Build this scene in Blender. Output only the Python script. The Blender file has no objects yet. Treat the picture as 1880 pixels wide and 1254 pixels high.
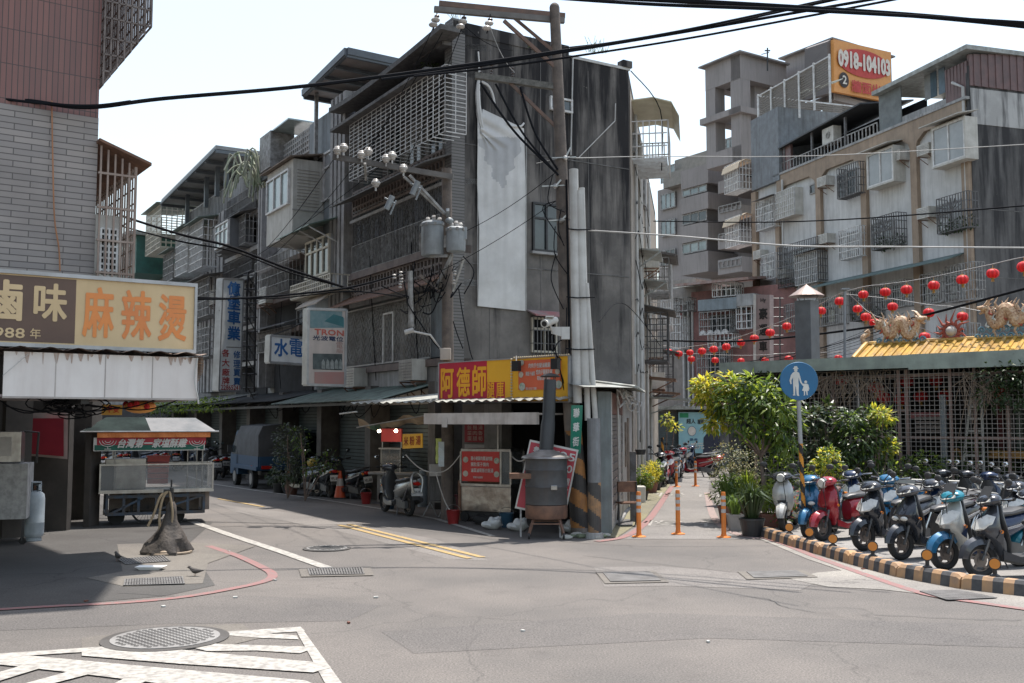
import bpy,math,random
from math import sin,cos,pi,radians,atan,sqrt
from mathutils import Vector as V,Matrix,noise as mnoise
random.seed(7)
S = bpy.context.scene
COL = S.collection
# ---------------------------------------------------------------- camera
CAMH,FOC,HOR = 2.0,1900.0,775.0
TH = atan((HOR - 627) / FOC)
cd = bpy.data.cameras.new('camera'); cam = bpy.data.objects.new('camera',cd); COL.objects.link(cam)
cam.location = (0,0,CAMH); cam.rotation_euler = (pi / 2 + TH,0,0)
cd.sensor_width = 36; cd.lens = FOC / 1880 * 36; cd.clip_end = 2000; cd.clip_start = .1
S.camera = cam
# ---------------------------------------------------------------- sky and sun
SUN = V((.165,.205,1)).normalized()
W = bpy.data.worlds.new('World'); S.world = W; W.use_nodes = True
nt = W.node_tree; nt.nodes.clear()
sky = nt.nodes.new('ShaderNodeTexSky'); sky.sky_type = 'NISHITA'; sky.sun_disc = False
sky.sun_elevation = math.asin(SUN.z); sky.sun_rotation = math.atan2(SUN.x,SUN.y)
sky.dust_density = 1.6; sky.air_density = 1.6; sky.ozone_density = 1.5
hsv = nt.nodes.new('ShaderNodeHueSaturation'); hsv.inputs['Saturation'].default_value = .68
bg = nt.nodes.new('ShaderNodeBackground'); bg.inputs[1].default_value = .148
wo = nt.nodes.new('ShaderNodeOutputWorld')
nt.links.new(sky.outputs[0],hsv.inputs['Color']); nt.links.new(hsv.outputs[0],bg.inputs[0]); nt.links.new(bg.outputs[0],wo.inputs[0])
sl = bpy.data.lights.new('sun','SUN'); sl.energy = 4.7; sl.angle = radians(.6); sl.color = (1,.935,.865)
so = bpy.data.objects.new('sun',sl); COL.objects.link(so); so.rotation_euler = SUN.to_track_quat('Z','Y').to_euler(); so.location = (0,0,40)
S.view_settings.view_transform = 'Standard'; S.view_settings.look = 'None'
S.view_settings.exposure = .72; S.view_settings.gamma = 1
S.render.engine = 'CYCLES'; S.cycles.max_bounces = 6; S.cycles.transparent_max_bounces = 12
# ---------------------------------------------------------------- pixel rays (to measure the place from the photograph)
def ray(px,py):
    u = (627 - py) / FOC
    return V(((px - 940) / FOC,cos(TH) - u * sin(TH),sin(TH) + u * cos(TH)))
O = V((0,0,CAMH))
def G(px,py,z=0):
    r = ray(px,py); t = (z - CAMH) / r.z
    return V((r.x * t,r.y * t,z))
def P(px,py,Y):
    r = ray(px,py); return O + r * (Y / r.y)
def PG(px,py,gpy):      # point above the ground spot seen at row gpy
    return P(px,py,G(px,gpy).y)
class Fr:
    """vertical plane: origin, heading in degrees clockwise from +Y, side = which way is outward"""
    def __init__(s,X,Y,ang,side=1):
        a = radians(ang); s.o = V((X,Y,0)); s.e = V((sin(a),cos(a),0)); s.n = V((cos(a),-sin(a),0)) * side; s.a = a
    def p(s,u,n,z): return s.o + s.e * u + s.n * n + V((0,0,z))
    def hit(s,px,py,n=0):
        r = ray(px,py); c = s.o + s.n * n
        t = (c - O).dot(s.n) / r.dot(s.n); q = O + r * t
        return (q - s.o).dot(s.e),q.z
    def q(s,px,py,n=0):
        u,z = s.hit(px,py,n); return s.p(u,n,z)
    def rect(s,x0,x1,xr,yt,yb,n=0):
        """s0, s1, z0, z1 of a wall rectangle: columns x0..x1, rows yt..yb read at column xr"""
        ym = (yt + yb) / 2
        a = s.hit(x0,ym,n)[0]; b = s.hit(x1,ym,n)[0]
        return (min(a,b),max(a,b),s.hit(xr,yb,n)[1],s.hit(xr,yt,n)[1])
# ---------------------------------------------------------------- materials
MC = {}
def _n(t,k,**kw):
    x = t.nodes.new(k)
    for a,b in kw.items(): setattr(x,a,b)
    return x
def mat(name,c,c2=None,rough=.75,metal=0,scale=2.5,streak=0,dirt=(.05,.045,.04),bump=0,bscale=40,emit=0,spec=.5,trans=0,amt=1.0,coat=0,world=True,alpha=1):
    if name in MC: return MC[name]
    m = bpy.data.materials.new(name); m.use_nodes = True; t = m.node_tree; b = t.nodes['Principled BSDF']; L = t.links.new
    if c2 is None: c2 = tuple(x * .72 for x in c)
    if world: src = _n(t,'ShaderNodeNewGeometry').outputs['Position']
    else: src = _n(t,'ShaderNodeTexCoord').outputs['Object']
    no = _n(t,'ShaderNodeTexNoise'); no.inputs['Scale'].default_value = scale; no.inputs['Detail'].default_value = 8; no.inputs['Roughness'].default_value = .62
    L(src,no.inputs['Vector'])
    r = _n(t,'ShaderNodeMapRange'); r.inputs[1].default_value = .36; r.inputs[2].default_value = .64; r.inputs[4].default_value = amt
    L(no.outputs[0],r.inputs[0])
    mx = _n(t,'ShaderNodeMix',data_type='RGBA'); mx.inputs[6].default_value = (*c,1); mx.inputs[7].default_value = (*c2,1)
    L(r.outputs[0],mx.inputs[0]); out = mx.outputs[2]
    if streak:
        mp = _n(t,'ShaderNodeMapping'); mp.inputs['Scale'].default_value = (3.2,3.2,.28); L(src,mp.inputs[0])
        n2 = _n(t,'ShaderNodeTexNoise'); n2.inputs['Scale'].default_value = 1.6; n2.inputs['Detail'].default_value = 7; n2.inputs['Roughness'].default_value = .68
        L(mp.outputs[0],n2.inputs['Vector'])
        r2 = _n(t,'ShaderNodeMapRange'); r2.inputs[1].default_value = .47; r2.inputs[2].default_value = .72; r2.inputs[4].default_value = streak
        L(n2.outputs[0],r2.inputs[0])
        m2 = _n(t,'ShaderNodeMix',data_type='RGBA'); m2.inputs[7].default_value = (*dirt,1); L(out,m2.inputs[6]); L(r2.outputs[0],m2.inputs[0]); out = m2.outputs[2]
    L(out,b.inputs['Base Color'])
    b.inputs['Roughness'].default_value = rough; b.inputs['Metallic'].default_value = metal
    b.inputs['Specular IOR Level'].default_value = spec
    if coat: b.inputs['Coat Weight'].default_value = coat; b.inputs['Coat Roughness'].default_value = .08
    if alpha < 1: b.inputs['Alpha'].default_value = alpha
    if bump:
        n3 = _n(t,'ShaderNodeTexNoise'); n3.inputs['Scale'].default_value = bscale; n3.inputs['Detail'].default_value = 5; L(src,n3.inputs['Vector'])
        bp = _n(t,'ShaderNodeBump'); bp.inputs['Strength'].default_value = bump; bp.inputs['Distance'].default_value = .02; L(n3.outputs[0],bp.inputs['Height']); L(bp.outputs[0],b.inputs['Normal'])
    if emit:
        b.inputs['Emission Color'].default_value = (*c,1); b.inputs['Emission Strength'].default_value = emit
    if trans:
        tr = _n(t,'ShaderNodeBsdfTranslucent'); tr.inputs[0].default_value = (min(1,c[0] * 2.2),min(1,c[1] * 2.0),c[2] * 1.2,1)
        ms = _n(t,'ShaderNodeMixShader'); ms.inputs[0].default_value = trans
        L(b.outputs[0],ms.inputs[1]); L(tr.outputs[0],ms.inputs[2]); L(ms.outputs[0],t.nodes['Material Output'].inputs[0])
    MC[name] = m; return m
def brick(name,c,c2,mort,fr,bw,bh,ms=.02,off=.5,rough=.6,vert=False,grime=.35):
    """masonry laid out in the wall's own metres"""
    m = bpy.data.materials.new(name); m.use_nodes = True; t = m.node_tree; b = t.nodes['Principled BSDF']; L = t.links.new
    g = _n(t,'ShaderNodeNewGeometry').outputs['Position']
    d = _n(t,'ShaderNodeVectorMath',operation='DOT_PRODUCT'); d.inputs[1].default_value = fr.e; L(g,d.inputs[0])
    sp = _n(t,'ShaderNodeSeparateXYZ'); L(g,sp.inputs[0])
    cb = _n(t,'ShaderNodeCombineXYZ')
    if vert: L(sp.outputs[2],cb.inputs[0]); L(d.outputs['Value'],cb.inputs[1])
    else: L(d.outputs['Value'],cb.inputs[0]); L(sp.outputs[2],cb.inputs[1])
    br = _n(t,'ShaderNodeTexBrick'); br.offset = off; br.inputs['Scale'].default_value = 1
    br.inputs['Brick Width'].default_value = bw; br.inputs['Row Height'].default_value = bh; br.inputs['Mortar Size'].default_value = ms; br.inputs['Mortar Smooth'].default_value = .1
    br.inputs['Color1'].default_value = (*c,1); br.inputs['Color2'].default_value = (*c2,1); br.inputs['Mortar'].default_value = (*mort,1); L(cb.outputs[0],br.inputs[0])
    no = _n(t,'ShaderNodeTexNoise'); no.inputs['Scale'].default_value = .9; no.inputs['Detail'].default_value = 9; L(g,no.inputs['Vector'])
    r = _n(t,'ShaderNodeMapRange'); r.inputs[1].default_value = .45; r.inputs[2].default_value = .75; r.inputs[4].default_value = grime; L(no.outputs[0],r.inputs[0])
    mx = _n(t,'ShaderNodeMix',data_type='RGBA'); mx.inputs[7].default_value = (.09,.08,.075,1); L(br.outputs[0],mx.inputs[6]); L(r.outputs[0],mx.inputs[0]); L(mx.outputs[2],b.inputs['Base Color'])
    bp = _n(t,'ShaderNodeBump'); bp.inputs['Strength'].default_value = .5; bp.inputs['Distance'].default_value = .01; bp.invert = True; L(br.outputs['Fac'],bp.inputs['Height']); L(bp.outputs[0],b.inputs['Normal'])
    b.inputs['Roughness'].default_value = rough; MC[name] = m; return m
# ---------------------------------------------------------------- mesh builder
class MB:
    def __init__(s): s.v = []; s.f = []; s.m = []; s.sm = False
    def add(s,vs,fs,mi=0):
        k = len(s.v); s.v += [V(x) for x in vs]; s.f += [[i + k for i in f] for f in fs]; s.m += [mi] * len(fs); return s
    def hexa(s,p,mi=0): return s.add(p,[(0,3,2,1),(4,5,6,7),(0,1,5,4),(1,2,6,5),(2,3,7,6),(3,0,4,7)],mi)
    def box(s,c,d,rz=0,mi=0,M=None):
        x,y,z = d[0] / 2,d[1] / 2,d[2] / 2
        p = [V(a) for a in ((-x,-y,-z),(x,-y,-z),(x,y,-z),(-x,y,-z),(-x,-y,z),(x,-y,z),(x,y,z),(-x,y,z))]
        R = M if M is not None else Matrix.Rotation(rz,3,'Z')
        return s.hexa([R @ a + V(c) for a in p],mi)
    def fbox(s,fr,s0,s1,n0,n1,z0,z1,mi=0):
        return s.hexa([fr.p(s0,n0,z0),fr.p(s1,n0,z0),fr.p(s1,n1,z0),fr.p(s0,n1,z0),fr.p(s0,n0,z1),fr.p(s1,n0,z1),fr.p(s1,n1,z1),fr.p(s0,n1,z1)],mi)
    def bar(s,a,b,w,h=None,mi=0,up=V((0,0,1))):
        a = V(a); b = V(b); d = (b - a)
        if d.length < 1e-6: return s
        d.normalize(); u = V(up)
        if abs(d.dot(u)) > .97: u = V((0,1,0)) if abs(d.y) < .9 else V((1,0,0))
        x = d.cross(u).normalized() * w / 2; y = x.cross(d).normalized() * (h or w) / 2
        return s.hexa([a - x - y,a + x - y,a + x + y,a - x + y,b - x - y,b + x - y,b + x + y,b - x + y],mi)
    def tube(s,pts,r,n=8,mi=0,cap=True):
        pts = [V(p) for p in pts]; N = len(pts); rs = r if isinstance(r,(list,tuple)) else [r] * N
        k = len(s.v); u = None
        for i,p in enumerate(pts):
            d = (pts[min(i + 1,N - 1)] - pts[max(i - 1,0)])
            if d.length < 1e-9: d = V((0,0,1))
            d.normalize()
            if u is None: u = V((0,0,1)) if abs(d.z) < .9 else V((1,0,0))
            u = (u - d * u.dot(d)).normalized(); w = d.cross(u)
            for j in range(n):
                a = 2 * pi * j / n; s.v.append(p + (u * cos(a) + w * sin(a)) * rs[i])
        for i in range(N - 1):
            for j in range(n):
                a = k + i * n + j; b = k + i * n + (j + 1) % n; s.f.append([a,b,b + n,a + n]); s.m.append(mi)
        if cap:
            s.f.append([k + j for j in range(n)][::-1]); s.f.append([k + (N - 1) * n + j for j in range(n)]); s.m += [mi,mi]
        return s
    def lathe(s,prof,c=(0,0,0),n=16,mi=0,ax=None):
        """profile of (radius, height) turned about the vertical (or the axis matrix ax)"""
        k = len(s.v); c = V(c)
        for r,z in prof:
            for j in range(n):
                a = 2 * pi * j / n; q = V((r * cos(a),r * sin(a),z)); s.v.append(c + (ax @ q if ax else q))
        for i in range(len(prof) - 1):
            for j in range(n):
                a = k + i * n + j; b = k + i * n + (j + 1) % n; s.f.append([a,b,b + n,a + n]); s.m.append(mi)
        s.f.append([k + j for j in range(n)][::-1]); s.f.append([k + (len(prof) - 1) * n + j for j in range(n)]); s.m += [mi,mi]
        return s
    def loft(s,rings,mi=0,cap=True):
        k = len(s.v); n = len(rings[0])
        for r in rings: s.v += [V(p) for p in r]
        for i in range(len(rings) - 1):
            for j in range(n):
                a = k + i * n + j; b = k + i * n + (j + 1) % n; s.f.append([a,b,b + n,a + n]); s.m.append(mi)
        if cap: s.f.append([k + j for j in range(n)][::-1]); s.f.append([k + (len(rings) - 1) * n + j for j in range(n)]); s.m += [mi,mi]
        return s
    def poly(s,pts,mi=0): return s.add(pts,[list(range(len(pts)))],mi)
    def prism(s,pts,ex,mi=0):
        n = len(pts); pts = [V(p) for p in pts]; q = [p + V(ex) for p in pts]
        return s.add(pts + q,[list(range(n))[::-1],list(range(n,2 * n))] + [[i,(i + 1) % n,n + (i + 1) % n,n + i] for i in range(n)],mi)
    def ball(s,c,r,n=10,m=6,sc=(1,1,1),mi=0):
        prof = [(max(1e-4,r * sin(pi * i / m)),-r * cos(pi * i / m) * sc[2]) for i in range(m + 1)]
        k = len(s.v); s.lathe(prof,(0,0,0),n,mi)
        for i in range(k,len(s.v)): s.v[i] = V((s.v[i].x * sc[0],s.v[i].y * sc[1],s.v[i].z)) + V(c)
        return s
    def build(s,name,m,parent=None,origin=None,smooth=False,bevel=0,tag=None,sub=0):
        me = bpy.data.meshes.new(name)
        if parent is not None: org = WO[parent.name]
        else: org = V(origin) if origin is not None else V((0,0,0))
        me.from_pydata([v - org for v in s.v],[],s.f)
        ms = m if isinstance(m,(list,tuple)) else [m]
        for x in ms: me.materials.append(x)
        if len(ms) > 1: me.polygons.foreach_set('material_index',s.m)
        o = bpy.data.objects.new(name,me); COL.objects.link(o)
        if parent is not None: o.parent = parent
        else: o.location = org
        WO[o.name] = org.copy()
        if smooth or s.sm:
            me.polygons.foreach_set('use_smooth',[True] * len(me.polygons)); me.set_sharp_from_angle(angle=radians(38))
        if bevel:
            b = o.modifiers.new('bevel','BEVEL'); b.width = bevel; b.segments = 2; b.limit_method = 'ANGLE'
        if sub:
            b = o.modifiers.new('sub','SUBSURF'); b.levels = sub; b.render_levels = sub
        if tag: settag(o,*tag)
        return o
WO = {}
def settag(o,label,cat,group=None):
    o['label'] = label; o['category'] = cat
    if group: o['group'] = group
    return o
def thing(name,loc,label,cat,group=None):
    o = bpy.data.objects.new(name,None); COL.objects.link(o); o.location = loc; o.empty_display_size = .2
    WO[o.name] = V(loc); return settag(o,label,cat,group)
def kind(o,k): o['kind'] = k; return o
def dup(root,loc=None,rz=None,label=None,group=None,swap=None):
    """copy a thing, its parts and their sub-parts"""
    def cp(o,par):
        c = o.copy(); COL.objects.link(c)
        if par is not None: c.parent = par
        if swap and c.type == 'MESH' and c.data.materials and any(m and m.name in swap for m in c.data.materials):
            c.data = c.data.copy()
            for i,m in enumerate(c.data.materials):
                if m and m.name in swap: c.data.materials[i] = swap[m.name]
        for ch in o.children: cp(ch,c)
        return c
    r = cp(root,None)
    if loc is not None: r.location = loc
    if rz is not None: r.rotation_euler = (0,0,rz)
    if label: r['label'] = label
    if group: r['group'] = group
    return r
# ---------------------------------------------------------------- lettering
TC = {}
def glyphs(body,bold=0):
    k = body
    if k not in TC:
        c = bpy.data.curves.new('t','FONT'); c.body = body; c.resolution_u = 2
        o = bpy.data.objects.new('t',c); COL.objects.link(o)
        me = bpy.data.meshes.new_from_object(o)
        vs = [v.co.copy() for v in me.vertices]; fs = [list(p.vertices) for p in me.polygons]
        bpy.data.objects.remove(o); bpy.data.curves.remove(c); bpy.data.meshes.remove(me)
        xs = [v.x for v in vs]; ys = [v.y for v in vs]
        TC[k] = (vs,fs,min(xs),max(xs),min(ys),max(ys))
    return TC[k]
def txt(mb,body,c,R,U,w,h,bold=.0,mi=0,slant=0):
    """text fitted in a w x h box centred at c, R right, U up"""
    vs,fs,x0,x1,y0,y1 = glyphs(body,bold); R = V(R).normalized(); U = V(U).normalized(); c = V(c)
    N = R.cross(U)
    rep = [(0,0,0)] if bold <= 0 else [(cos(i * pi / 4),sin(i * pi / 4),i % 2 + i * .3 + 1) for i in range(8)] + [(0,0,0)]
    br = bold * min(h,w) * 1.1 if bold > 0 else 0; w -= 2 * br; h -= 2 * br
    for dx,dy,k in rep:
        out = []
        for v in vs:
            a = ((v.x - x0) / (x1 - x0) - .5) * w; b = ((v.y - y0) / (y1 - y0) - .5) * h
            out.append(c + R * (a + b * slant + dx * br) + U * (b + dy * br) + N * k * .0003)
        mb.add(out,fs,mi)
    return mb
# ---------------------------------------------------------------- shared materials
def road_mat(name,c,c2,crack=.5,sp=1.0):
    m = bpy.data.materials.new(name); m.use_nodes = True; t = m.node_tree; b = t.nodes['Principled BSDF']; L = t.links.new
    g = _n(t,'ShaderNodeNewGeometry').outputs['Position']
    big = _n(t,'ShaderNodeTexNoise'); big.inputs['Scale'].default_value = .35; big.inputs['Detail'].default_value = 6; big.inputs['Roughness'].default_value = .6; L(g,big.inputs['Vector'])
    mr = _n(t,'ShaderNodeMapRange'); mr.inputs[1].default_value = .38; mr.inputs[2].default_value = .62; L(big.outputs[0],mr.inputs[0])
    mx = _n(t,'ShaderNodeMix',data_type='RGBA'); mx.inputs[6].default_value = (*c,1); mx.inputs[7].default_value = (*c2,1); L(mr.outputs[0],mx.inputs[0])
    # aggregate speckle
    fn = _n(t,'ShaderNodeTexNoise'); fn.inputs['Scale'].default_value = 55; fn.inputs['Detail'].default_value = 4; fn.inputs['Roughness'].default_value = .8; L(g,fn.inputs['Vector'])
    m2 = _n(t,'ShaderNodeMapRange'); m2.inputs[1].default_value = .3; m2.inputs[2].default_value = .7; m2.inputs[3].default_value = 1 - .62 * sp; m2.inputs[4].default_value = 1 + .62 * sp; L(fn.outputs[0],m2.inputs[0])
    mu = _n(t,'ShaderNodeVectorMath',operation='SCALE'); L(mx.outputs[2],mu.inputs[0]); L(m2.outputs[0],mu.inputs['Scale'])
    # stains along the driving direction and small oil drops
    st = _n(t,'ShaderNodeTexNoise'); st.inputs['Scale'].default_value = 1.7; st.inputs['Detail'].default_value = 9; st.inputs['Roughness'].default_value = .7; L(g,st.inputs['Vector'])
    m3 = _n(t,'ShaderNodeMapRange'); m3.inputs[1].default_value = .55; m3.inputs[2].default_value = .8; m3.inputs[4].default_value = .55; L(st.outputs[0],m3.inputs[0])
    x3 = _n(t,'ShaderNodeMix',data_type='RGBA'); x3.inputs[7].default_value = (c[0] * .45,c[1] * .45,c[2] * .46,1); L(mu.outputs[0],x3.inputs[6]); L(m3.outputs[0],x3.inputs[0])
    out = x3.outputs[2]
    if crack:
        ds = _n(t,'ShaderNodeTexNoise'); ds.inputs['Scale'].default_value = 1.2; ds.inputs['Detail'].default_value = 5; L(g,ds.inputs['Vector'])
        ad = _n(t,'ShaderNodeMix',data_type='RGBA',blend_type='ADD'); ad.inputs[0].default_value = .9; L(g,ad.inputs[6]); L(ds.outputs['Color'],ad.inputs[7])
        vo = _n(t,'ShaderNodeTexVoronoi',feature='DISTANCE_TO_EDGE'); vo.inputs['Scale'].default_value = .27; L(ad.outputs[2],vo.inputs['Vector'])
        m4 = _n(t,'ShaderNodeMapRange'); m4.inputs[1].default_value = .0; m4.inputs[2].default_value = .006; m4.inputs[3].default_value = crack; m4.inputs[4].default_value = 0; L(vo.outputs['Distance'],m4.inputs[0])
        x4 = _n(t,'ShaderNodeMix',data_type='RGBA'); x4.inputs[7].default_value = (.03,.03,.03,1); L(out,x4.inputs[6]); L(m4.outputs[0],x4.inputs[0]); out = x4.outputs[2]
    L(out,b.inputs['Base Color']); b.inputs['Roughness'].default_value = .88; b.inputs['Specular IOR Level'].default_value = .3
    bp = _n(t,'ShaderNodeBump'); bp.inputs['Strength'].default_value = .35; bp.inputs['Distance'].default_value = .01; L(fn.outputs[0],bp.inputs['Height']); L(bp.outputs[0],b.inputs['Normal'])
    MC[name] = m; return m
M_ASPH = road_mat('asphalt',(.146,.133,.122),(.108,.101,.095),.3)
M_ALLEY = road_mat('alley_asphalt',(.185,.175,.165),(.15,.143,.135),.4)
M_PAVE = road_mat('old_concrete',(.085,.082,.078),(.06,.057,.055),.7,.7)
M_PARK = road_mat('parking_concrete',(.27,.262,.25),(.2,.193,.185),.3,.5)
M_APRON = road_mat('drain_concrete',(.16,.147,.128),(.12,.11,.10),.5,.6)
M_MOSS = road_mat('mossy_concrete',(.20,.185,.11),(.15,.14,.11),.6,.8)
def paint(name,c,wear=.5):
    return mat(name,c,(.15,.14,.132),rough=.8,scale=14,amt=wear)
WHITE_P = paint('white_paint',(.40,.385,.35),.75); YEL_P = paint('yellow_paint',(.40,.27,.09),.6)
RED_P = paint('red_paint',(.26,.105,.10),.85); PALE_P = paint('worn_paint',(.36,.35,.32),.95); PINK_P = paint('pink_paint',(.30,.21,.19),.8)
STEEL = mat('steel',(.45,.45,.44),(.3,.29,.28),rough=.32,metal=.9,scale=6,streak=.25)
IRON = mat('iron',(.10,.10,.10),(.06,.055,.05),rough=.55,metal=.6,scale=10)
DARK = mat('dark_metal',(.045,.047,.05),(.03,.03,.03),rough=.5,metal=.3)
BLACK = mat('black',(.018,.018,.019),rough=.5)
RUBBER = mat('rubber',(.022,.022,.022),rough=.85)
VOID = mat('void',(.012,.012,.013),rough=.95,spec=.1)
WIRE = mat('wire',(.012,.013,.016),rough=.9,spec=.1); WIREG = mat('wire_grey',(.35,.35,.34),rough=.6)
BARW = mat('grille_white',(.62,.63,.62),(.42,.40,.38),rough=.5,scale=5); BARG = mat('grille_grey',(.34,.34,.33),(.14,.13,.12),rough=.55,scale=6)
BARD = mat('grille_dark',(.13,.13,.135),(.06,.055,.05),rough=.6,scale=6); BARC = mat('grille_cream',(.55,.52,.43),(.4,.36,.3),rough=.5)
GLASS = mat('window_glass',(.045,.06,.065),(.02,.025,.028),rough=.08,spec=.9,scale=1.2); GLASSP = mat('pale_glass',(.30,.36,.36),(.16,.2,.2),rough=.12,spec=.8,scale=.8)
FROST = mat('curtained_glass',(.30,.31,.31),(.22,.23,.23),rough=.15,spec=.8,scale=1)
CONC = mat('concrete',(.36,.36,.352),(.25,.25,.245),scale=1.5,streak=.6,bump=.3); CONCD = mat('dark_concrete',(.16,.155,.15),(.09,.087,.085),scale=1.2,streak=.85,dirt=(.02,.02,.02),bump=.3)
RUST = mat('rust',(.20,.105,.065),(.11,.06,.04),rough=.8,scale=8); WOOD = mat('weathered_wood',(.24,.19,.15),(.13,.10,.08),scale=6,streak=.5,rough=.85)
ACW = mat('ac_casing',(.52,.51,.47),(.38,.36,.32),rough=.5,streak=.4); PVC = mat('pvc',(.5,.5,.48),(.38,.37,.35),rough=.45,streak=.3)
TIN = mat('corrugated_tin',(.34,.36,.34),(.22,.22,.20),rough=.5,metal=.2,scale=3,streak=.5); TING = mat('green_tin',(.17,.23,.20),(.10,.13,.115),rough=.55,scale=3,streak=.5)
def rep(name): return name
# ---------------------------------------------------------------- ground, pavements, markings
def sheet(name,pts,m,z,k='structure',lab=None):
    b = MB(); b.poly([V((p.x,p.y,z)) for p in pts]); o = b.build(name,m); kind(o,k); return o
def gp(*a): return [G(x,y) for x,y in a]
b = MB(); b.add([(-160,-60,0),(160,-60,0),(160,190,0),(-160,190,0)],[(0,1,2,3)]); kind(b.build('ground',M_ASPH),'structure')
sheet('pavement',[V((-16,7.5,0)),G(-300,1135),G(0,1121),G(300,1095),G(395,1075),G(345,1000),G(390,960),V((-7.6,22.5,0)),V((-11.5,29,0)),V((-20,29,0))],M_PAVE,.004)
sheet('concrete_pavement',gp((215,1000),(330,996),(470,1003),(382,1035),(372,1072),(230,1078),(160,1062),(225,1050)),M_APRON,.008)
sheet('parking_pavement',[G(1392,972),G(1510,1012),G(1640,1045),G(1760,1078),G(1900,1098),V((11,11.2,0)),V((30,12,0)),V((30,34,0)),V((8,34,0)),V((6.6,24,0))],M_PARK,.004)
sheet('alley_road',[G(1130,990),G(1190,955),G(1234,892),G(1246,862),V((7.2,60,0)),V((12,60,0)),G(1306,862),G(1300,905),G(1312,960),G(1388,990)],M_ALLEY,.004)
sheet('alley_pavement',[G(1098,985),G(1132,988),G(1184,953),G(1229,893),G(1240,862),V((4.5,46,0)),V((3.2,27,0)),V((1.9,20.5,0))],M_MOSS,.009)
def strip(mb,pts,w,mi=0,z=.010):
    """painted line of real width w along ground points"""
    pts = [V((p.x,p.y,0)) for p in pts]; L_,R_ = [],[]
    for i,p in enumerate(pts):
        d = (pts[min(i + 1,len(pts) - 1)] - pts[max(i - 1,0)]).normalized(); n = V((-d.y,d.x,0)) * w / 2
        L_.append(p + n + V((0,0,z))); R_.append(p - n + V((0,0,z)))
    k = len(pts)
    return mb.add(L_ + R_,[(i + k,i + 1 + k,i + 1,i) for i in range(k - 1)],mi)
def lerp_pts(pts,n=8):
    """smooth curve through the points"""
    out = []; P_ = [pts[0]] + list(pts) + [pts[-1]]
    for i in range(1,len(P_) - 2):
        for j in range(n):
            t = j / n; a,b_,c,d = P_[i - 1],P_[i],P_[i + 1],P_[i + 2]
            out.append(.5 * ((2 * b_) + (c - a) * t + (2 * a - 5 * b_ + 4 * c - d) * t * t + (3 * b_ - a - 3 * c + d) * t ** 3))
    out.append(pts[-1]); return out
b = MB()
strip(b,gp((350,957),(420,982),(520,1015),(602,1044)),.17)
strip(b,gp((340,873),(390,889),(470,901),(600,919),(700,935),(800,953),(905,985)),.12)
kind(b.build('lane_line_marking',WHITE_P),'structure')
b = MB(); strip(b,gp((401,916),(484,931)),.1); strip(b,gp((622,964),(862,1026)),.11); strip(b,gp((640,963),(886,1024)),.11)
kind(b.build('centre_line_marking',YEL_P),'structure')
b = MB()
strip(b,lerp_pts(gp((382,1003),(430,1019),(475,1039),(500,1055),(486,1068),(420,1083),(330,1098),(220,1108),(100,1114),(0,1120),(-200,1132))),.13)
strip(b,lerp_pts(gp((1095,995),(1140,988),(1172,972),(1195,950),(1215,922),(1234,893))),.15)
strip(b,lerp_pts(gp((1395,985),(1440,1000),(1500,1024),(1600,1060),(1700,1092),(1800,1108),(1900,1122))),.13)
kind(b.build('red_line_marking',RED_P),'structure')
b = MB(); strip(b,lerp_pts(gp((1392,990),(1350,980),(1320,962),(1306,938),(1298,905))),.16); kind(b.build('alley_kerb_marking',PINK_P),'structure')
sheet('gutter_pavement',gp((1389,986),(1453,1007),(1500,1020),(1556,1037),(1645,1061),(1762,1083),(1910,1100),(1910,1124),(1800,1108),(1700,1092),(1620,1083),(1520,1078),(1450,1064),(1500,1052),(1545,1048),(1480,1026),(1395,990)),road_mat('gutter_concrete',(.26,.245,.22),(.17,.16,.15),.5,.7),.006)
M_PATCH = road_mat('asphalt_patch',(.128,.118,.110),(.10,.094,.09),.2,1.1); M_PATCH2 = road_mat('asphalt_patch_pale',(.175,.162,.15),(.14,.13,.122),.3,1.1)
sheet('asphalt_road',gp((-50,1130),(420,1092),(560,1098),(700,1112),(640,1140),(300,1146),(-50,1160)),M_PATCH,.002)
sheet('asphalt_road',gp((1090,1042),(1215,1040),(1330,1050),(1500,1068),(1470,1084),(1230,1076),(1110,1078)),M_PATCH2,.003)
sheet('asphalt_road',gp((700,1160),(1200,1125),(1900,1150),(1900,1190),(1300,1172),(760,1200)),M_PATCH,.002)
sheet('asphalt_road',gp((395,925),(560,945),(800,990),(900,1030),(820,1026),(620,975),(430,940)),M_PATCH2,.002)
# hatched zone at the lower left
b = MB(); z = .0075
def gpoly(*a): b.poly([G(x,y,0) + V((0,0,z)) for x,y in a])
gpoly((415,1161),(552,1152),(560,1160),(490,1164),(545,1168),(548,1175),(470,1172),(412,1167))
z = .0085; gpoly((540,1153),(552,1152),(632,1262),(600,1262)); z = .009
gpoly((350,1190),(372,1180),(400,1184),(560,1189),(566,1196),(550,1201),(470,1196),(380,1197)); z = .0105
gpoly((-60,1206),(190,1189),(215,1190),(200,1196),(-60,1213)); z = .0115; gpoly((150,1196),(215,1189),(300,1192),(600,1220),(608,1228),(575,1237),(330,1221),(150,1206)); z = .0125; gpoly((-60,1200),(20,1203),(300,1229),(560,1252),(600,1268),(330,1262),(120,1236),(-60,1216)); z = .0135
gpoly((50,1222),(92,1224),(-30,1262),(-90,1262)); gpoly((150,1229),(196,1232),(70,1265),(20,1265)); gpoly((250,1237),(305,1240),(230,1268),(190,1268))
kind(b.build('hatched_marking',WHITE_P),'structure')
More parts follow.
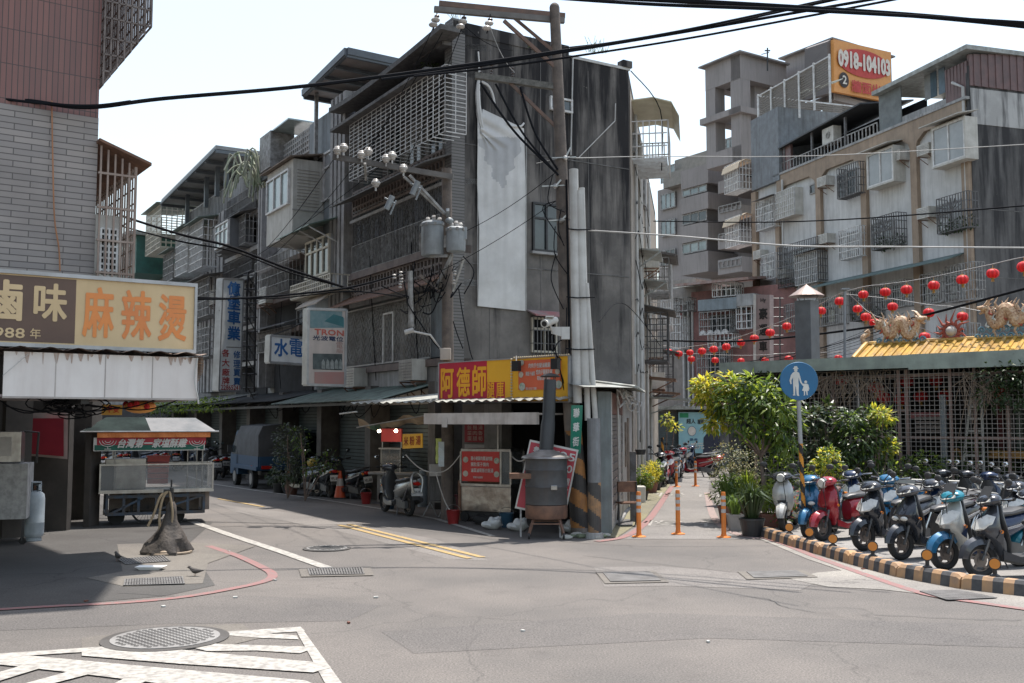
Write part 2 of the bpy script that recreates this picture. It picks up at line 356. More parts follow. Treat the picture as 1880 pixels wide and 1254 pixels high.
# writing on the alley asphalt (faces people coming out of the alley mouth), worn away
b = MB()
for cx,cy in ((1268,962),(1266,909)):
    c = G(cx,cy) + V((0,0,.010)); d = (G(1270,900) - G(1262,960)).normalized(); r = V((d.y,-d.x,0))
    hh = 1.15 if cy > 940 else 1.5
    txt(b,'慢',c - r * .52,r,d,.82,hh); txt(b,'行',c + r * .52,r,d,.82,hh)
kind(b.build('alley_writing_marking',PALE_P),'structure')
# sealed joints and patches in the asphalt
b = MB()
for pts in [((1070,1020),(1180,1033),(1340,1050)),((1355,1095),(1410,1100),(1440,1115),(1500,1125)),((220,1090),(330,1096)),((1600,1130),(1740,1136),(1880,1140))]:
    pp = lerp_pts(gp(*pts),5); pp = [p + V((random.uniform(-.02,.02),random.uniform(-.04,.04),0)) for p in pp]; strip(b,pp,.011,0,.008)
kind(b.build('asphalt_joint',mat('tar',(.045,.045,.046),rough=.7)),'structure')
# ---------------------------------------------------------------- drain grates and manholes
GRATE_M = mat('grate_iron',(.17,.165,.16),(.11,.105,.10),rough=.6,metal=.2,scale=5)
def grate(quad,lab,nx=12,ny=4,surround=None,mesh=True):
    c = sum(quad,V((0,0,0))) / 4
    t = thing('drain_grate',c,lab,'drain','drain grates in the road')
    if surround:
        b = MB(); q = [c + (p - c) * surround for p in quad]; b.poly([p + V((0,0,.012)) for p in q]); b.build('concrete_surround',M_APRON,t)
    b = MB(); b.poly([p + V((0,0,.0145)) for p in quad]); b.build('pit',VOID,t)
    b = MB(); A,B_,C_,D_ = quad; w = .022
    for i in range(nx + 1):
        u = i / nx; b.bar(A.lerp(B_,u) + V((0,0,.0185)),D_.lerp(C_,u) + V((0,0,.0185)),w,.006)
    for j in range(ny + 1):
        u = j / ny; b.bar(A.lerp(D_,u) + V((0,0,.0195)),B_.lerp(C_,u) + V((0,0,.0195)),w,.006)
    b.build('bars',GRATE_M,t)
grate(gp((566,1047),(664,1044),(668,1056),(570,1058)),'iron drain grate in the street beside the end of the long white line',20,4,1.35)
grate(gp((1108,1053),(1192,1052),(1212,1068),(1122,1070)),'fine grey drain grate in asphalt in front of the orange bollards',30,10,1.3)
grate(gp((1372,1052),(1462,1050),(1482,1060),(1386,1063)),'grey drain grate with pale frame near the red line',30,8,1.35)
grate(gp((230,1066),(334,1061),(338,1074),(228,1077)),'dark rusty drain grate in front of the white foam tray',22,4)
grate(gp((218,1029),(300,1022),(312,1032),(232,1038)),'worn drain grate between foam tray and cloth-wrapped bollard',16,4)
grate(gp((1690,1088),(1760,1086),(1830,1100),(1740,1104)),'dark drain grate under the striped kerb at the right',18,4)
grate(gp((1140,955),(1163,955),(1160,966),(1134,966)),'small drain grate in the mossy alley edge beside striped pole',10,4)
def manhole(c,r,lab):
    t = thing('manhole_cover',c,lab,'manhole cover','manhole covers')
    b = MB(); b.lathe([(r * 1.14,.004),(r * 1.14,.016),(r,.017)],c,40); b.build('rim',mat('rim_iron',(.10,.095,.09),(.07,.065,.06),rough=.6,metal=.3),t)
    b = MB(); b.lathe([(r * .97,.018),(r * .97,.023)],c,40)
    b.build('lid',mat('lid_iron',(.27,.265,.255),(.19,.185,.18),rough=.6,metal=.1),t)
    b = MB(); n = 11
    for i in range(-n,n + 1):
        for j in range(-n,n + 1):
            x,y = i * r / n * .95,j * r / n * .95
            if x * x + y * y < (r * .88) ** 2 and (i + j) % 2 == 0: b.box((c.x + x,c.y + y,.024),(r / n * .8,r / n * .8,.005))
    b.build('studs',mat('stud_iron',(.08,.078,.075),rough=.6,metal=.2),t)
b = MB(); b.poly([G(x,y) + V((0,0,.0045)) for x,y in ((150,1172),(330,1150),(445,1146),(478,1172),(420,1186),(150,1196))]); kind(b.build('concrete_patch',M_APRON),'structure')
manhole(G(304,1174),.50,'large round manhole cover beside the white hatching'); manhole(G(600,1008),.33,'small round manhole cover in the sunlit street beyond the drain grate')
# ================================================================ left corner: tiled building, signboard, canopy, stalls
K0 = V((-6.03,14.8,0)); FA = Fr(K0.x,K0.y,55.5,1); FB = Fr(K0.x,K0.y,-31,1)
def ftxt(mb,fr,ch,x0,x1,yt,yb,n,bold=0,mi=0,R=1,xr=None,slant=0):
    a = fr.q(x0,yt,n); b_ = fr.q(x1,yt,n); s0,zt = fr.hit((x0 + x1) / 2,yt,n); s1,zb = fr.hit((x0 + x1) / 2,yb,n)
    c = fr.p((s0 + s1) / 2,n,(zt + zb) / 2); w = abs(fr.hit(x0,(yt + yb) / 2,n)[0] - fr.hit(x1,(yt + yb) / 2,n)[0])
    return txt(mb,ch,c,fr.e * R,(0,0,1),w,abs(zt - zb),bold,mi,slant)
def grid_bars(mb,fr,s0,s1,z0,z1,n,ds,dz,w=.02,mi=0,vert=True,hor=True):
    ns = max(1,round((s1 - s0) / ds)); nz = max(1,round((z1 - z0) / dz))
    if vert:
        for i in range(ns + 1):
            s = s0 + (s1 - s0) * i / ns; mb.fbox(fr,s - w / 2,s + w / 2,n - w / 2,n + w / 2,z0,z1,mi)
    if hor:
        for i in range(nz + 1):
            z = z0 + (z1 - z0) * i / nz; mb.fbox(fr,s0,s1,n - w * .4,n + w * .4,z - w / 2,z + w / 2,mi)
    return mb
M_RTILE = brick('red_tile',(.235,.115,.10),(.195,.098,.088),(.07,.055,.052),FA,.50,.075,.006,.0,vert=True,grime=.35)
M_GBRICK = brick('grey_brick',(.315,.285,.265),(.245,.225,.215),(.10,.09,.085),FA,.46,.088,.007,.5,grime=.4)
lb = thing('tiled_apartment',K0,'red tiled and grey brick apartment block with barred balconies at the left picture edge','building')
def fprism(mb,fr,poly,z0,z1,mi=0):
    return mb.prism([fr.p(a,n,z0) for a,n in poly],(0,0,z1 - z0),mi)
b = MB(); b.fbox(FA,-12,0,-13,0,3.35,6.42); b.build('brick_wall',M_GBRICK,lb)
b = MB(); b.fbox(FA,-12,0,-13,-.02,6.42,14.6); b.build('red_wall',M_RTILE,lb)
b = MB(); b.prism([V((x,y,14.6)) for x,y in ((-2.75,16.8),(-2.1,14.3),(-3.0,13.9),(-17,6.5),(-24,16),(-14,27),(-7.6,23))],(0,0,.3)); b.build('roof',CONC,lb)  # unseen roof overhang, added and shaped to cast shade on the left pavement
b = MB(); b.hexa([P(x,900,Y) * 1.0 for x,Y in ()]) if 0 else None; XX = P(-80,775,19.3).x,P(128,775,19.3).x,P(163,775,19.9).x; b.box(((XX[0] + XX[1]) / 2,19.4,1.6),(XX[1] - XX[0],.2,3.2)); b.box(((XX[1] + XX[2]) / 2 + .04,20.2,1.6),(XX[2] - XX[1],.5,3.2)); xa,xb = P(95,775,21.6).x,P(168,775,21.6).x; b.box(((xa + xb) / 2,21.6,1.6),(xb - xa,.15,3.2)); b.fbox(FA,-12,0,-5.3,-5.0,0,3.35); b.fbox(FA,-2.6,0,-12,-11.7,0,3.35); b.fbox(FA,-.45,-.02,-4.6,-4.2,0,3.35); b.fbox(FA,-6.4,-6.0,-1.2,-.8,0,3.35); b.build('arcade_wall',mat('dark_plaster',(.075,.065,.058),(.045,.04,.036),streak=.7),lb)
# barred balcony on the street side: end face seen edge on, slanting underside
b = MB(); z9 = 8.05; D = .66
for i in range(8):
    s = .02 + D * i / 7; zb = z9 - (1 - i / 7) * 1.0 - .15
    b.fbox(FA,s - .012,s + .012,.10,.13,max(zb,6.9),14.5)
    b.bar(FA.p(s,.115,zb),FA.p(s,-5.5,zb),.022)
for z in [7.1,7.35,7.6,7.9] + [8.15 + .62 * k for k in range(11)]:
    s0 = 0 if z > 8.1 else 0; s1 = D if z > z9 - .2 else D * (z - 6.9) / 1.0
    b.fbox(FA,s0,max(.1,s1),.10,.13,z - .012,z + .012)
for k in range(46):
    n = .1 - k * .125
    b.bar(FA.p(D,n,z9 - .1),FA.p(D,n,14.5),.022); b.bar(FA.p(D,n,z9 - .1),FA.p(0.02,n,6.9),.022)
for z in [8.0 + .2 * k for k in range(33)]: b.bar(FA.p(D,.1,z),FA.p(D,-5.6,z),.018)
b.build('balcony_cage',mat('cage_brown',(.20,.17,.155),(.11,.085,.075),rough=.6,scale=7),lb)
b = MB()
for i in range(6): b.fbox(FA,.02 + i * .1,.045 + i * .1,.07,.095,3.6,6.0 - i * .05)
for z in (3.7,4.15,4.62,5.1,5.6): b.fbox(FA,0,.52,.065,.10,z - .015,z + .015)
for k in range(30):
    n = .08 - k * .14; b.bar(FA.p(.52,n,3.5),FA.p(.52,n,5.75),.02)
for z in [3.6 + .23 * k for k in range(10)]: b.bar(FA.p(.52,.08,z),FA.p(.52,-4.2,z),.016)
b.hexa([FA.p(-.02,.2,6.04),FA.p(.72,.2,5.78),FA.p(.72,-4.6,5.78),FA.p(-.02,-4.6,6.04),FA.p(-.02,.2,6.08),FA.p(.72,.2,5.82),FA.p(.72,-4.6,5.82),FA.p(-.02,-4.6,6.08)],1)
b.build('lower_cage',[mat('cage_tan',(.33,.27,.23),(.22,.16,.13),rough=.6),RUST],lb)
b = MB(); b.fbox(FA,.0,.36,-.35,.03,3.75,5.0); b.build('cabinet',ACW,lb)
b = MB(); grid_bars(b,FA,.07,.30,3.85,4.8,.05,.055,.085,.028); b.build('lattice',BARW,lb)
b = MB(); b.fbox(FA,.09,.28,.033,.036,3.87,4.78); b.build('pane',VOID,lb)
# brown hose hanging down the brick
b = MB(); pts = [FA.q(95,185,.03),FA.q(97,300,.05),FA.q(100,400,.06),FA.q(108,455,.04),FA.q(110,498,.05)]; b.tube(lerp_pts(pts,5),.011,6)
b.build('hanging_hose',mat('hose',(.36,.16,.07),rough=.5),None,K0,True,tag=('thin orange-brown hose hanging down the grey brick wall','hose'))
# signboard
sn = 1.0
sg = thing('shop_signboard',FA.p(0,sn,3),'long cream and brown signboard with orange and cream characters above the white canopy','sign')
s0,s1 = FA.hit(-130,560,sn)[0],FA.hit(361,560,sn)[0]; zt = FA.hit(361,521,sn)[1]; zb = FA.hit(361,649,sn)[1]; sd = FA.hit(139,560,sn)[0]
CREAM = mat('sign_cream',(.62,.47,.27),(.54,.40,.22),rough=.45,scale=1.2,streak=.12,dirt=(.25,.18,.1)); BROWN = mat('sign_brown',(.115,.07,.05),(.10,.06,.045),rough=.5)
b = MB(); b.fbox(FA,sd,s1 - .03,sn - .14,sn,zb + .05,zt - .05); b.build('cream_panel',CREAM,sg)
b = MB(); b.fbox(FA,s0,sd,sn - .14,sn + .001,zb + .07,zt - .07); b.fbox(FA,s0,sd,sn - .14,sn - .003,zb + .05,zt - .05,1); b.build('brown_panel',[BROWN,CREAM],sg)
b = MB()
for a in ((s0,s1,zt - .05,zt),(s0,s1,zb,zb + .05),(s1 - .035,s1,zb + .05,zt - .05)): b.fbox(FA,a[0],a[1],sn - .18,sn + .03,a[2],a[3])
b.build('frame',mat('alu',(.42,.43,.44),(.3,.3,.3),rough=.4,metal=.4),sg)
b = MB()
for ch,x0,x1,y0,y1 in (('麻',152,210,527,620),('辣',223,279,533,624),('燙',291,343,541,627)): ftxt(b,FA,ch,x0,x1,y0,y1,sn + .006,.028)
b.build('orange_lettering',mat('sign_orange',(.68,.24,.06),(.6,.2,.06),rough=.5),sg)
b = MB(); ftxt(b,FA,'滷',-45,42,512,588,sn + .006,.026); ftxt(b,FA,'味',62,124,520,590,sn + .006,.028)
ftxt(b,FA,'1988',-24,46,601,620,sn + .006,.02); ftxt(b,FA,'年',55,75,603,622,sn + .006,.01); b.build('cream_lettering',CREAM,sg)
# canopy: corrugated roof sheet and white fascia
cp = thing('shop_canopy',FA.p(0,.5,2.4),'white canopy with fascia board and corrugated roof hanging under the signboard','canopy')
cz0 = FA.hit(358,735,1.2)[1]; cz1 = FA.hit(358,657,1.2)[1]; cs1 = FA.hit(362,700,1.2)[0]; cs0 = FA.hit(6,690,1.2)[0]
b = MB(); b.fbox(FA,cs0 + .0,cs1,1.17,1.2,cz0,cz1); b.fbox(FA,cs1 - .03,cs1 + .001,-1.5,1.17,cz0,cz1); b.build('fascia',mat('canopy_white',(.72,.69,.66),(.62,.58,.55),rough=.5,scale=.8,streak=.18,dirt=(.3,.22,.18)),cp)
b = MB()
for k in range(1,4): s_ = cs0 + (cs1 - cs0) * k / 4; b.fbox(FA,s_ - .006,s_ + .006,1.2,1.204,cz0,cz1)
b.fbox(FA,cs0,cs1,1.2,1.206,cz0,cz0 + .025); b.build('fascia_seam',mat('seam_grey',(.42,.39,.36),(.3,.27,.25)),cp)
b = MB(); rn = random.Random(15)
for k in range(22): s_ = rn.uniform(cs0 + .1,cs1 - .1); h_ = rn.uniform(.03,.16); w_ = rn.uniform(.01,.04); b.poly([FA.p(s_ - w_,1.2035,cz1),FA.p(s_ + w_,1.2035,cz1),FA.p(s_ + w_ * .3,1.2035,cz1 - h_),FA.p(s_ - w_ * .2,1.2035,cz1 - h_ * .9)])
b.build('rust_stain',mat('rust_run',(.34,.24,.19),(.45,.38,.34),scale=18),cp)
b = MB(); b.fbox(FA,-8,cs1 - .03,-1.5,1.17,cz0 + .02,cz0 + .05); b.build('soffit',mat('soffit',(.34,.29,.27),(.26,.22,.21),streak=.5),cp)
b = MB(); n = 150; s_a,s_b = -7.5,cs1 + .1
for i in range(n):
    a0 = s_a + (s_b - s_a) * i / n; a1 = s_a + (s_b - s_a) * (i + 1) / n; h0 = .022 * sin(i * 1.05); h1 = .022 * sin((i + 1) * 1.05)
    b.add([FA.p(a0,-1.5,cz1 + .13 + h0),FA.p(a1,-1.5,cz1 + .13 + h1),FA.p(a1,1.3,cz1 + .05 + h1),FA.p(a0,1.3,cz1 + .05 + h0)],[(0,1,2,3)])
b.build('roof',mat('rusty_sheet',(.30,.22,.17),(.12,.09,.075),rough=.7,scale=6),cp)
b = MB()
for k in range(26):
    z = cz1 + .02 - k * .021; w = .16 * sin(pi * min(1,(k + 6) / 32)) + .03
    b.fbox(FA,cs1,cs1 + w * .9,-.9,1.1 - .02 * k,z - .008,z + .004)
b.build('torn_sheet',mat('torn_sheet',(.26,.17,.11),(.10,.075,.06),scale=14),cp)
b = MB(); b.tube(lerp_pts([FA.p(cs1 - .01,1.22,cz1),FA.p(cs1 - .05,1.24,cz0 + .3),FA.p(cs1 + .0,1.23,cz0 + .05),FA.p(cs1 + .02,1.22,cz0 - .05)],4),.012,6); b.tube([FA.q(5,690,1.23),FA.q(52,650,1.23)],.004,5); b.build('cord',PVC,cp)
b = MB()
for k in range(4):
    sx = -6.5 + k * 2.05; b.fbox(FA,sx,sx + .1,-1.45,1.1,cz0 - .06,cz0 + .018)
b.build('rafter',DARK,cp)
# tangle of cables under the canopy
b = MB(); random.seed(3)
for k in range(16):
    c = FA.q(random.uniform(90,190),random.uniform(738,762),random.uniform(-.4,.3)); R_ = random.uniform(.10,.32)
    ph = random.uniform(0,6); b.tube([c + FA.e * R_ * cos(a + ph) + V((0,0,1)) * R_ * .38 * sin(a + ph) + FA.n * .1 * sin(2 * a) for a in [i * pi / 7 * random.uniform(.9,1.1) for i in range(13)]],.009,5)
for x0,y0,x1,y1 in ((10,745,150,735),(150,740,300,728),(60,728,220,748),(0,735,90,748),(200,745,340,728)):
    A,B_ = FA.q(x0,y0,.6),FA.q(x1,y1,.6); b.tube([A.lerp(B_,t / 8) - V((0,0,.12 * sin(pi * t / 8))) for t in range(9)],.010,5)
b.build('cable_tangle',WIRE,None,FA.p(-1,0,2.2),True,tag=('messy bundle of black cables looped under the white canopy','cables'))
t = thing('hanging_banner',FA.q(222,755,-.5),'small yellow banner with red writing hanging under the white canopy','banner')
b = MB(); b.hexa([FA.q(*a) for a in ((186,762,-.5),(224,762,-.5),(224,762,-.53),(186,762,-.53),(188,742,-.5),(225,744,-.5),(225,744,-.53),(188,742,-.53))]); b.build('cloth',mat('banner_yellow',(.55,.33,.07),(.45,.25,.05)),t)
b = MB(); ftxt(b,FA,'平安',195,219,746,758,-.49,.02); b.build('lettering',mat('banner_red',(.5,.03,.02)),t)
t = thing('festive_lantern',FA.q(258,748,-.8),'wide yellow lantern with red knots hanging behind the canopy edge','lantern')
b = MB(); c = FA.q(257,747,-.8); b.ball(c,.24,16,8,(1,1,.42)); b.build('shade',mat('lantern_yellow',(.75,.38,.08),(.6,.2,.05)),t)
b = MB()
for k in range(10): b.ball(c + V((.2 * cos(k * .63) * (k % 2 * .5 + .5),.2 * sin(k * .63) - .05,.02 * (k % 3))),.05,6,4)
b.build('ornament',mat('lantern_red',(.55,.02,.02)),t)
# ---------------------------------------------------------------- inside the arcade
FI = Fr(G(62,960).x,18.8,62,1)
b = MB(); b.hexa([P(x,y,Y) for x,y,Y in ((16,830,18.9),(117,838,18.9),(117,838,18.94),(16,830,18.94),(19,768,18.9),(117,768,18.9),(117,768,18.94),(19,768,18.94))]);
t = thing('menu_board',P(66,800,18.9),'red menu board on a pale wall at the back of the dark arcade','menu board')
b.build('board',mat('menu_red',(.30,.02,.035),(.24,.015,.03),rough=.6),t)
b = MB(); b.hexa([P(x,y,Y) for x,y,Y in ((10,833,18.97),(124,843,18.97),(124,843,19.0),(10,833,19.0),(12,758,18.97),(125,758,18.97),(125,758,19.0),(12,758,19.0))]); b.build('backing',mat('backing',(.42,.36,.33),(.34,.28,.26)),t)
# grey cabinet stall cut by the picture's left edge
t = thing('steel_stall_cart',G(20,1000),'grey steel food stall with scratched white front panel, left of the gas cylinder','food cart')
FS = Fr(G(50,1000).x,G(50,1000).y,72,1)
b = MB(); q = FS.rect(-90,50,50,851,953); b.fbox(FS,q[0],q[1],-.75,0,q[2],q[3]); b.build('front_panel',mat('scratched_white',(.40,.40,.40),(.25,.25,.25),scale=9,streak=.35),t,bevel=.008)
q2 = FS.rect(-90,38,38,792,849); b = MB(); b.fbox(FS,q2[0],q2[1],-.5,-.05,q2[2],q2[3]); b.build('cabinet',STEEL,t,bevel=.01)
b = MB(); q3 = FS.rect(-40,20,20,802,837); b.fbox(FS,q3[0],q3[1],-.05,-.03,q3[2],q3[3]); b.build('paper_notice',mat('notice',(.5,.48,.45)),t)
b = MB()
for s in (q[0] + .05,q[1] - .05):
    for n in (-.7,-.05): b.fbox(FS,s - .02,s + .02,n - .02,n + .02,.06,q[2])
b.tube([FS.p(q[1] - .1,-.2,q2[3]),FS.p(q[1] + .12,-.2,q2[3] - .02),FS.p(q[1] + .1,-.2,q[3])],.02,6); b.build('frame',DARK,t)
for s in (q[1] - .05,q[1] - .9):
    b = MB(); b.lathe([(.055,-.02),(.06,0),(.055,.02)],FS.p(s,-.05,.06),12,ax=Matrix.Rotation(pi / 2,3,'X')); b.build('wheel',RUBBER,t)
# gas cylinder
c = G(61,993); t = thing('gas_cylinder',c,'pale blue-grey gas cylinder standing beside the steel stall','gas cylinder')
b = MB(); b.lathe([(.13,0),(.13,.05),(.12,.055),(.155,.09),(.163,.13),(.163,.30),(.166,.31),(.163,.32),(.163,.70),(.15,.78),(.10,.83),(.04,.85)],c,24); b.build('body',mat('gas_paint',(.33,.38,.42),(.26,.30,.33),rough=.45,scale=5,streak=.3),t,smooth=True)
b = MB()
for k in range(10):
    a = 2 * pi * k / 12 - .3
    b.box(c + V((.095 * cos(a),.095 * sin(a),.90)),(.012,.055,.17 if k % 4 else .10),a)
b.lathe([(.098,.975),(.105,.985),(.098,.995),(.088,.985)],c,20); b.build('collar',MC['gas_paint'],t)
b = MB(); b.tube([c + V((0,0,.85)),c + V((0,0,.93))],.022,8); b.tube([c + V((.02,0,.91)),c + V((-.12,.1,.95)),c + V((-.2,.25,.8)),c + V((-.2,.35,.3))],.012,6); b.build('valve_hose',RUST,t,smooth=True)
# table, bench and goods at the back
t = thing('wooden_table',G(125,930),'small wooden table with jars in the dark arcade','table')
c = G(125,930); b = MB(); b.box(c + V((0,0,.74)),(.75,.5,.03),.3); b.build('tabletop',WOOD,t)
for dx,dy in ((-.3,-.2),(.3,-.2),(.3,.2),(-.3,.2)):
    b = MB(); b.box(c + V((dx * .95 - dy * .3,dy + dx * .3,.36)),(.05,.05,.72)); b.build('leg',WOOD,t)
for k in range(4):
    p = c + V((-.25 + .13 * k,.05 * (k % 2),.757)); b = MB(); b.lathe([(.035,0),(.037,.09),(.02,.12),(.022,.15)],p,10)
    b.build('jar',mat('jar%d' % (k % 3),[(.3,.05,.04),(.5,.48,.4),(.1,.2,.1)][k % 3],rough=.3),None,p,True,tag=(['red sauce jar on the arcade table','pale jar second on the arcade table','green jar on the arcade table','rightmost red-capped jar on the arcade table'][k],'jar','jars on the arcade table'))
t = thing('metal_bench',G(120,945),'dark tube-framed bench standing behind the gas cylinder','bench')
A,B_ = G(92,950),G(180,948)
b = MB()
for dz,dy in ((.5,0),(.5,.3),(.32,-.02)): b.tube([A + V((0,dy,dz)),B_ + V((0,dy,dz))],.02,8)
b.build('rail',DARK,t,smooth=True)
for q_ in (A,A + V((.14,-.5,0)),B_,B_ + V((0,.3,0))):
    b = MB(); b.tube([q_ + V((.05,0,.5)),q_ + V((.01,0,.47)),q_],.02,8); b.build('leg',DARK,t,smooth=True)
# back of the arcade: lit gap, crates
t = thing('stacked_crates',G(110,925),'brown cardboard crates piled behind the wooden table','crates')
for k,(x,y,z,m_) in enumerate(((96,915,.0,'RUST'),(104,915,.34,'W'),(98,915,.68,'RUST'))):
    b = MB(); b.box(G(x,y) + V((0,0,z + .16)),(.5,.4,.32),.2 * k); b.build('crate',mat('carton',(.28,.15,.07),(.2,.11,.06)),t,bevel=.01)
# ---------------------------------------------------------------- the food cart under its own roof
FC = Fr(G(195,966).x,G(195,966).y,67,1)
cart = thing('fried_food_cart',FC.p(1,-.4,0),'blue framed fried chicken cart with glass counter, grey roof and red-green banner','food cart')
BLUE = mat('cart_blue',(.025,.06,.11),(.05,.04,.035),rough=.5,scale=6,streak=.3)
W_ = FC.hit(374,930)[0]; D_ = .95
q = FC.rect(190,374,280,904,958)
zA,zB = .22,FC.hit(280,902)[1]
b = MB()
for s in (0,W_ * .17,W_ * .32,W_ * .5,W_ * .67,W_ * .83,W_): b.fbox(FC,s - .025,s + .025,-.05,0,zA,zB)
for z in (zA,(zA + zB) / 2 + .12,zB): b.fbox(FC,0,W_,-.045,.004,z - .03,z + .03)
b.bar(FC.p(.05,-.02,zA),FC.p(W_ * .5,-.02,zB),.04); b.bar(FC.p(W_ * .5,-.02,zA + .05),FC.p(W_,-.02,zB - .1),.035)
for s in (0,W_): b.fbox(FC,s - .03,s + .03,-D_,-.05,zA - .03,zA + .03); b.fbox(FC,s - .03,s + .03,-D_,-.05,zB - .03,zB + .03); b.fbox(FC,s - .025,s + .025,-D_,-D_ + .05,zA,zB)
b.build('frame',BLUE,cart)
b = MB(); b.fbox(FC,.05,W_ - .05,-.5,-.45,zA,zB - .03); b.fbox(FC,W_,W_ + .12,-D_,-.12,zA + .03,zB); b.build('inner_panel',mat('ply',(.26,.215,.185),(.12,.10,.09),scale=3,streak=.4),cart)
b = MB(); b.fbox(FC,0,W_,-D_,-.051,zA - .02,zA + .02); b.build('base_board',WOOD,cart)
for s in (.18,W_ - .5):
    w = MB(); w.tube([FC.p(s + .0 + .0,-.2,.16) + FC.n * -.03,FC.p(s,-.2,.16) + FC.n * .03],.16,16); w.build('wheel',RUBBER,cart,smooth=True)
w = MB(); c = FC.p(W_ * .42,-.1,.33)
for k in range(24):
    a,a2 = 2 * pi * k / 24,2 * pi * (k + 1) / 24; w.bar(c + FC.e * .31 * cos(a) + V((0,0,.31 * sin(a))),c + FC.e * .31 * cos(a2) + V((0,0,.31 * sin(a2))),.04,.04)
    w.bar(c,c + FC.e * .3 * cos(a) + V((0,0,.3 * sin(a))),.006)
w.build('spoked_wheel',RUBBER,cart)
CGL = mat('counter_glass',(.34,.36,.36),rough=.1,spec=.6,alpha=.3,world=True); zc0,zc1 = zB + .03,FC.hit(392,851,.12)[1] + 0
cs,ce = -.14,FC.hit(391,870,.12)[0]
b = MB(); b.fbox(FC,cs,ce,.11,.12,zc0,zc1); b.fbox(FC,ce - .01,ce,-.7,.11,zc0,zc1); b.fbox(FC,cs,cs + .01,-.7,.11,zc0,zc1); b.build('glass_screen',CGL,cart)
b = MB()
for s in (cs,ce):
    for n in (.115,-.7): b.fbox(FC,s - .014,s + .014,n - .014,n + .014,zc0,zc1 + .02)
for z in (zc0,zc1): b.fbox(FC,cs,ce,.10,.135,z - .014,z + .014); b.fbox(FC,cs,ce,-.715,-.685,z - .014,z + .014)
for s in (cs,ce):
    for z in (zc0,zc1): b.fbox(FC,s - .013,s + .013,-.7,.115,z - .012,z + .012)
b.fbox(FC,cs - .02,ce + .02,-.72,.14,zc0 - .05,zc0 - .015); b.build('counter_frame',STEEL,cart)
b = MB(); q = FC.rect(193,268,230,842,896,-.3); b.fbox(FC,q[0],q[1],-.65,-.3,zc0,q[3]); b.build('fryer',STEEL,cart,bevel=.01)
b = MB(); b.fbox(FC,cs - .0,cs + .28,-.6,-.02,zc0,zc1 - .01); b.build('side_box',DARK,cart)
zr = FC.hit(385,792,.2)[1]
b = MB()
for s,n in ((.12,.05),(W_ - .05,.05),(W_ - .3,-.3),(.12,-D_),(W_ - .05,-D_)): b.tube([FC.p(s,n,zc0),FC.p(s,n,zr + .02)],.014,8)
b.build('post',STEEL,cart)
b = MB(); r0,r1 = FC.hit(150,790,.25)[0],FC.hit(398,792,.25)[0]
rg = [(r0,.25,zr),(r1,.25,zr),(r1 - .0,-1.35,zr),(r0,-1.35,zr)]; zt_ = zr + .27
tp = [(r0 + .45,-.35),(r1 - .35,-.35),(r1 - .35,-.75),(r0 + .45,-.75)]
vs = [FC.p(a,n,z) for a,n,z in rg] + [FC.p(a,n,zt_) for a,n in tp]
b.add(vs,[(0,1,5,4),(1,2,6,5),(2,3,7,6),(3,0,4,7),(4,5,6,7),(3,2,1,0)])
b.build('roof',mat('roof_vinyl',(.24,.24,.245),(.15,.16,.17),rough=.85,spec=.15,scale=1.5,bump=.4,bscale=6),cart)
b = MB(); e_ = V((0,0,.012)); b.poly([FC.p(r0 - .01,.262,zr) + e_,FC.p(r0 + (r1 - r0) * .5,.262,zr) + e_,FC.p(r0 + (r1 - r0) * .47,-.35,zt_) + e_,FC.p(r0 + .45,-.35,zt_) + e_]); b.poly([FC.p(r0 + .45,-.35,zt_) + e_,FC.p(r0 + (r1 - r0) * .47,-.35,zt_) + e_,FC.p(r0 + (r1 - r0) * .47,-.75,zt_) + e_,FC.p(r0 + .45,-.75,zt_) + e_]); b.build('roof_shade',mat('vinyl_shade',(.03,.042,.04),(.018,.024,.024),rough=.95,spec=.05,bump=.5,bscale=8),cart)  # dark sheet paints the shade on the left half of the cart roof
b = MB(); b.tube([FC.p(r0 - .03,.26,zr),FC.p(r1 + .04,.26,zr)],.014,8); b.tube([FC.p(r1,.26,zr),FC.p(r1,-1.35,zr)],.012,6); b.build('roof_rail',STEEL,cart)
# banner
ORNG = mat('valance_orange',(.70,.24,.07),(.55,.17,.05)); BRED = mat('banner_dark_red',(.38,.035,.05),(.3,.03,.04)); BGRN = mat('banner_green',(.02,.12,.085)); BWHT = mat('banner_white',(.62,.62,.58))
za = FC.hit(280,791,.2)[1]; zb_ = FC.hit(280,803,.2)[1]; zc_ = FC.hit(280,826,.2)[1]; bs0,bs1 = FC.hit(178,810,.2)[0],FC.hit(378,810,.2)[0]
b = MB(); n = 40
for i in range(n):
    a0,a1 = bs0 + (bs1 - bs0 + .08) * i / n,bs0 + (bs1 - bs0 + .08) * (i + 1) / n; w0,w1 = .02 * sin(i * .9),.02 * sin((i + 1) * .9)
    b.add([FC.p(a0,.23,za),FC.p(a1,.23,za),FC.p(a1,.25 + w1,zb_),FC.p(a0,.25 + w0,zb_)],[(0,1,2,3)])
b.build('valance',ORNG,cart)
b = MB(); b.fbox(FC,bs0,bs1,.19,.205,zc_ + .10,zb_ + .0,0); b.fbox(FC,bs0 - .04,bs1 - .04,.189,.204,zc_,zc_ + .10,1); b.fbox(FC,bs0 - .06,bs1 - .02,.186,.200,zc_ - .015,zb_ + .0,2); b.build('banner',[BRED,BGRN,BWHT],cart)
b = MB(); ftxt(b,FC,'台灣第一家塩酥雞',218,344,805,822,.212,.03,slant=.3)
for cx in (198,362):
    c = FC.q(cx,812,.21)
    for r_ in (.15,.1,.05): b.tube([c + FC.e * r_ * cos(a) + V((0,0,r_ * .75 * sin(a) + .03)) for a in [pi + pi * i / 12 for i in range(13)]],.007,4)
    b.bar(c - V((0,0,.13)) - FC.e * .06,c - V((0,0,.13)) + FC.e * .06,.012); b.bar(c - V((0,0,.13)),c - V((0,0,.08)),.012)
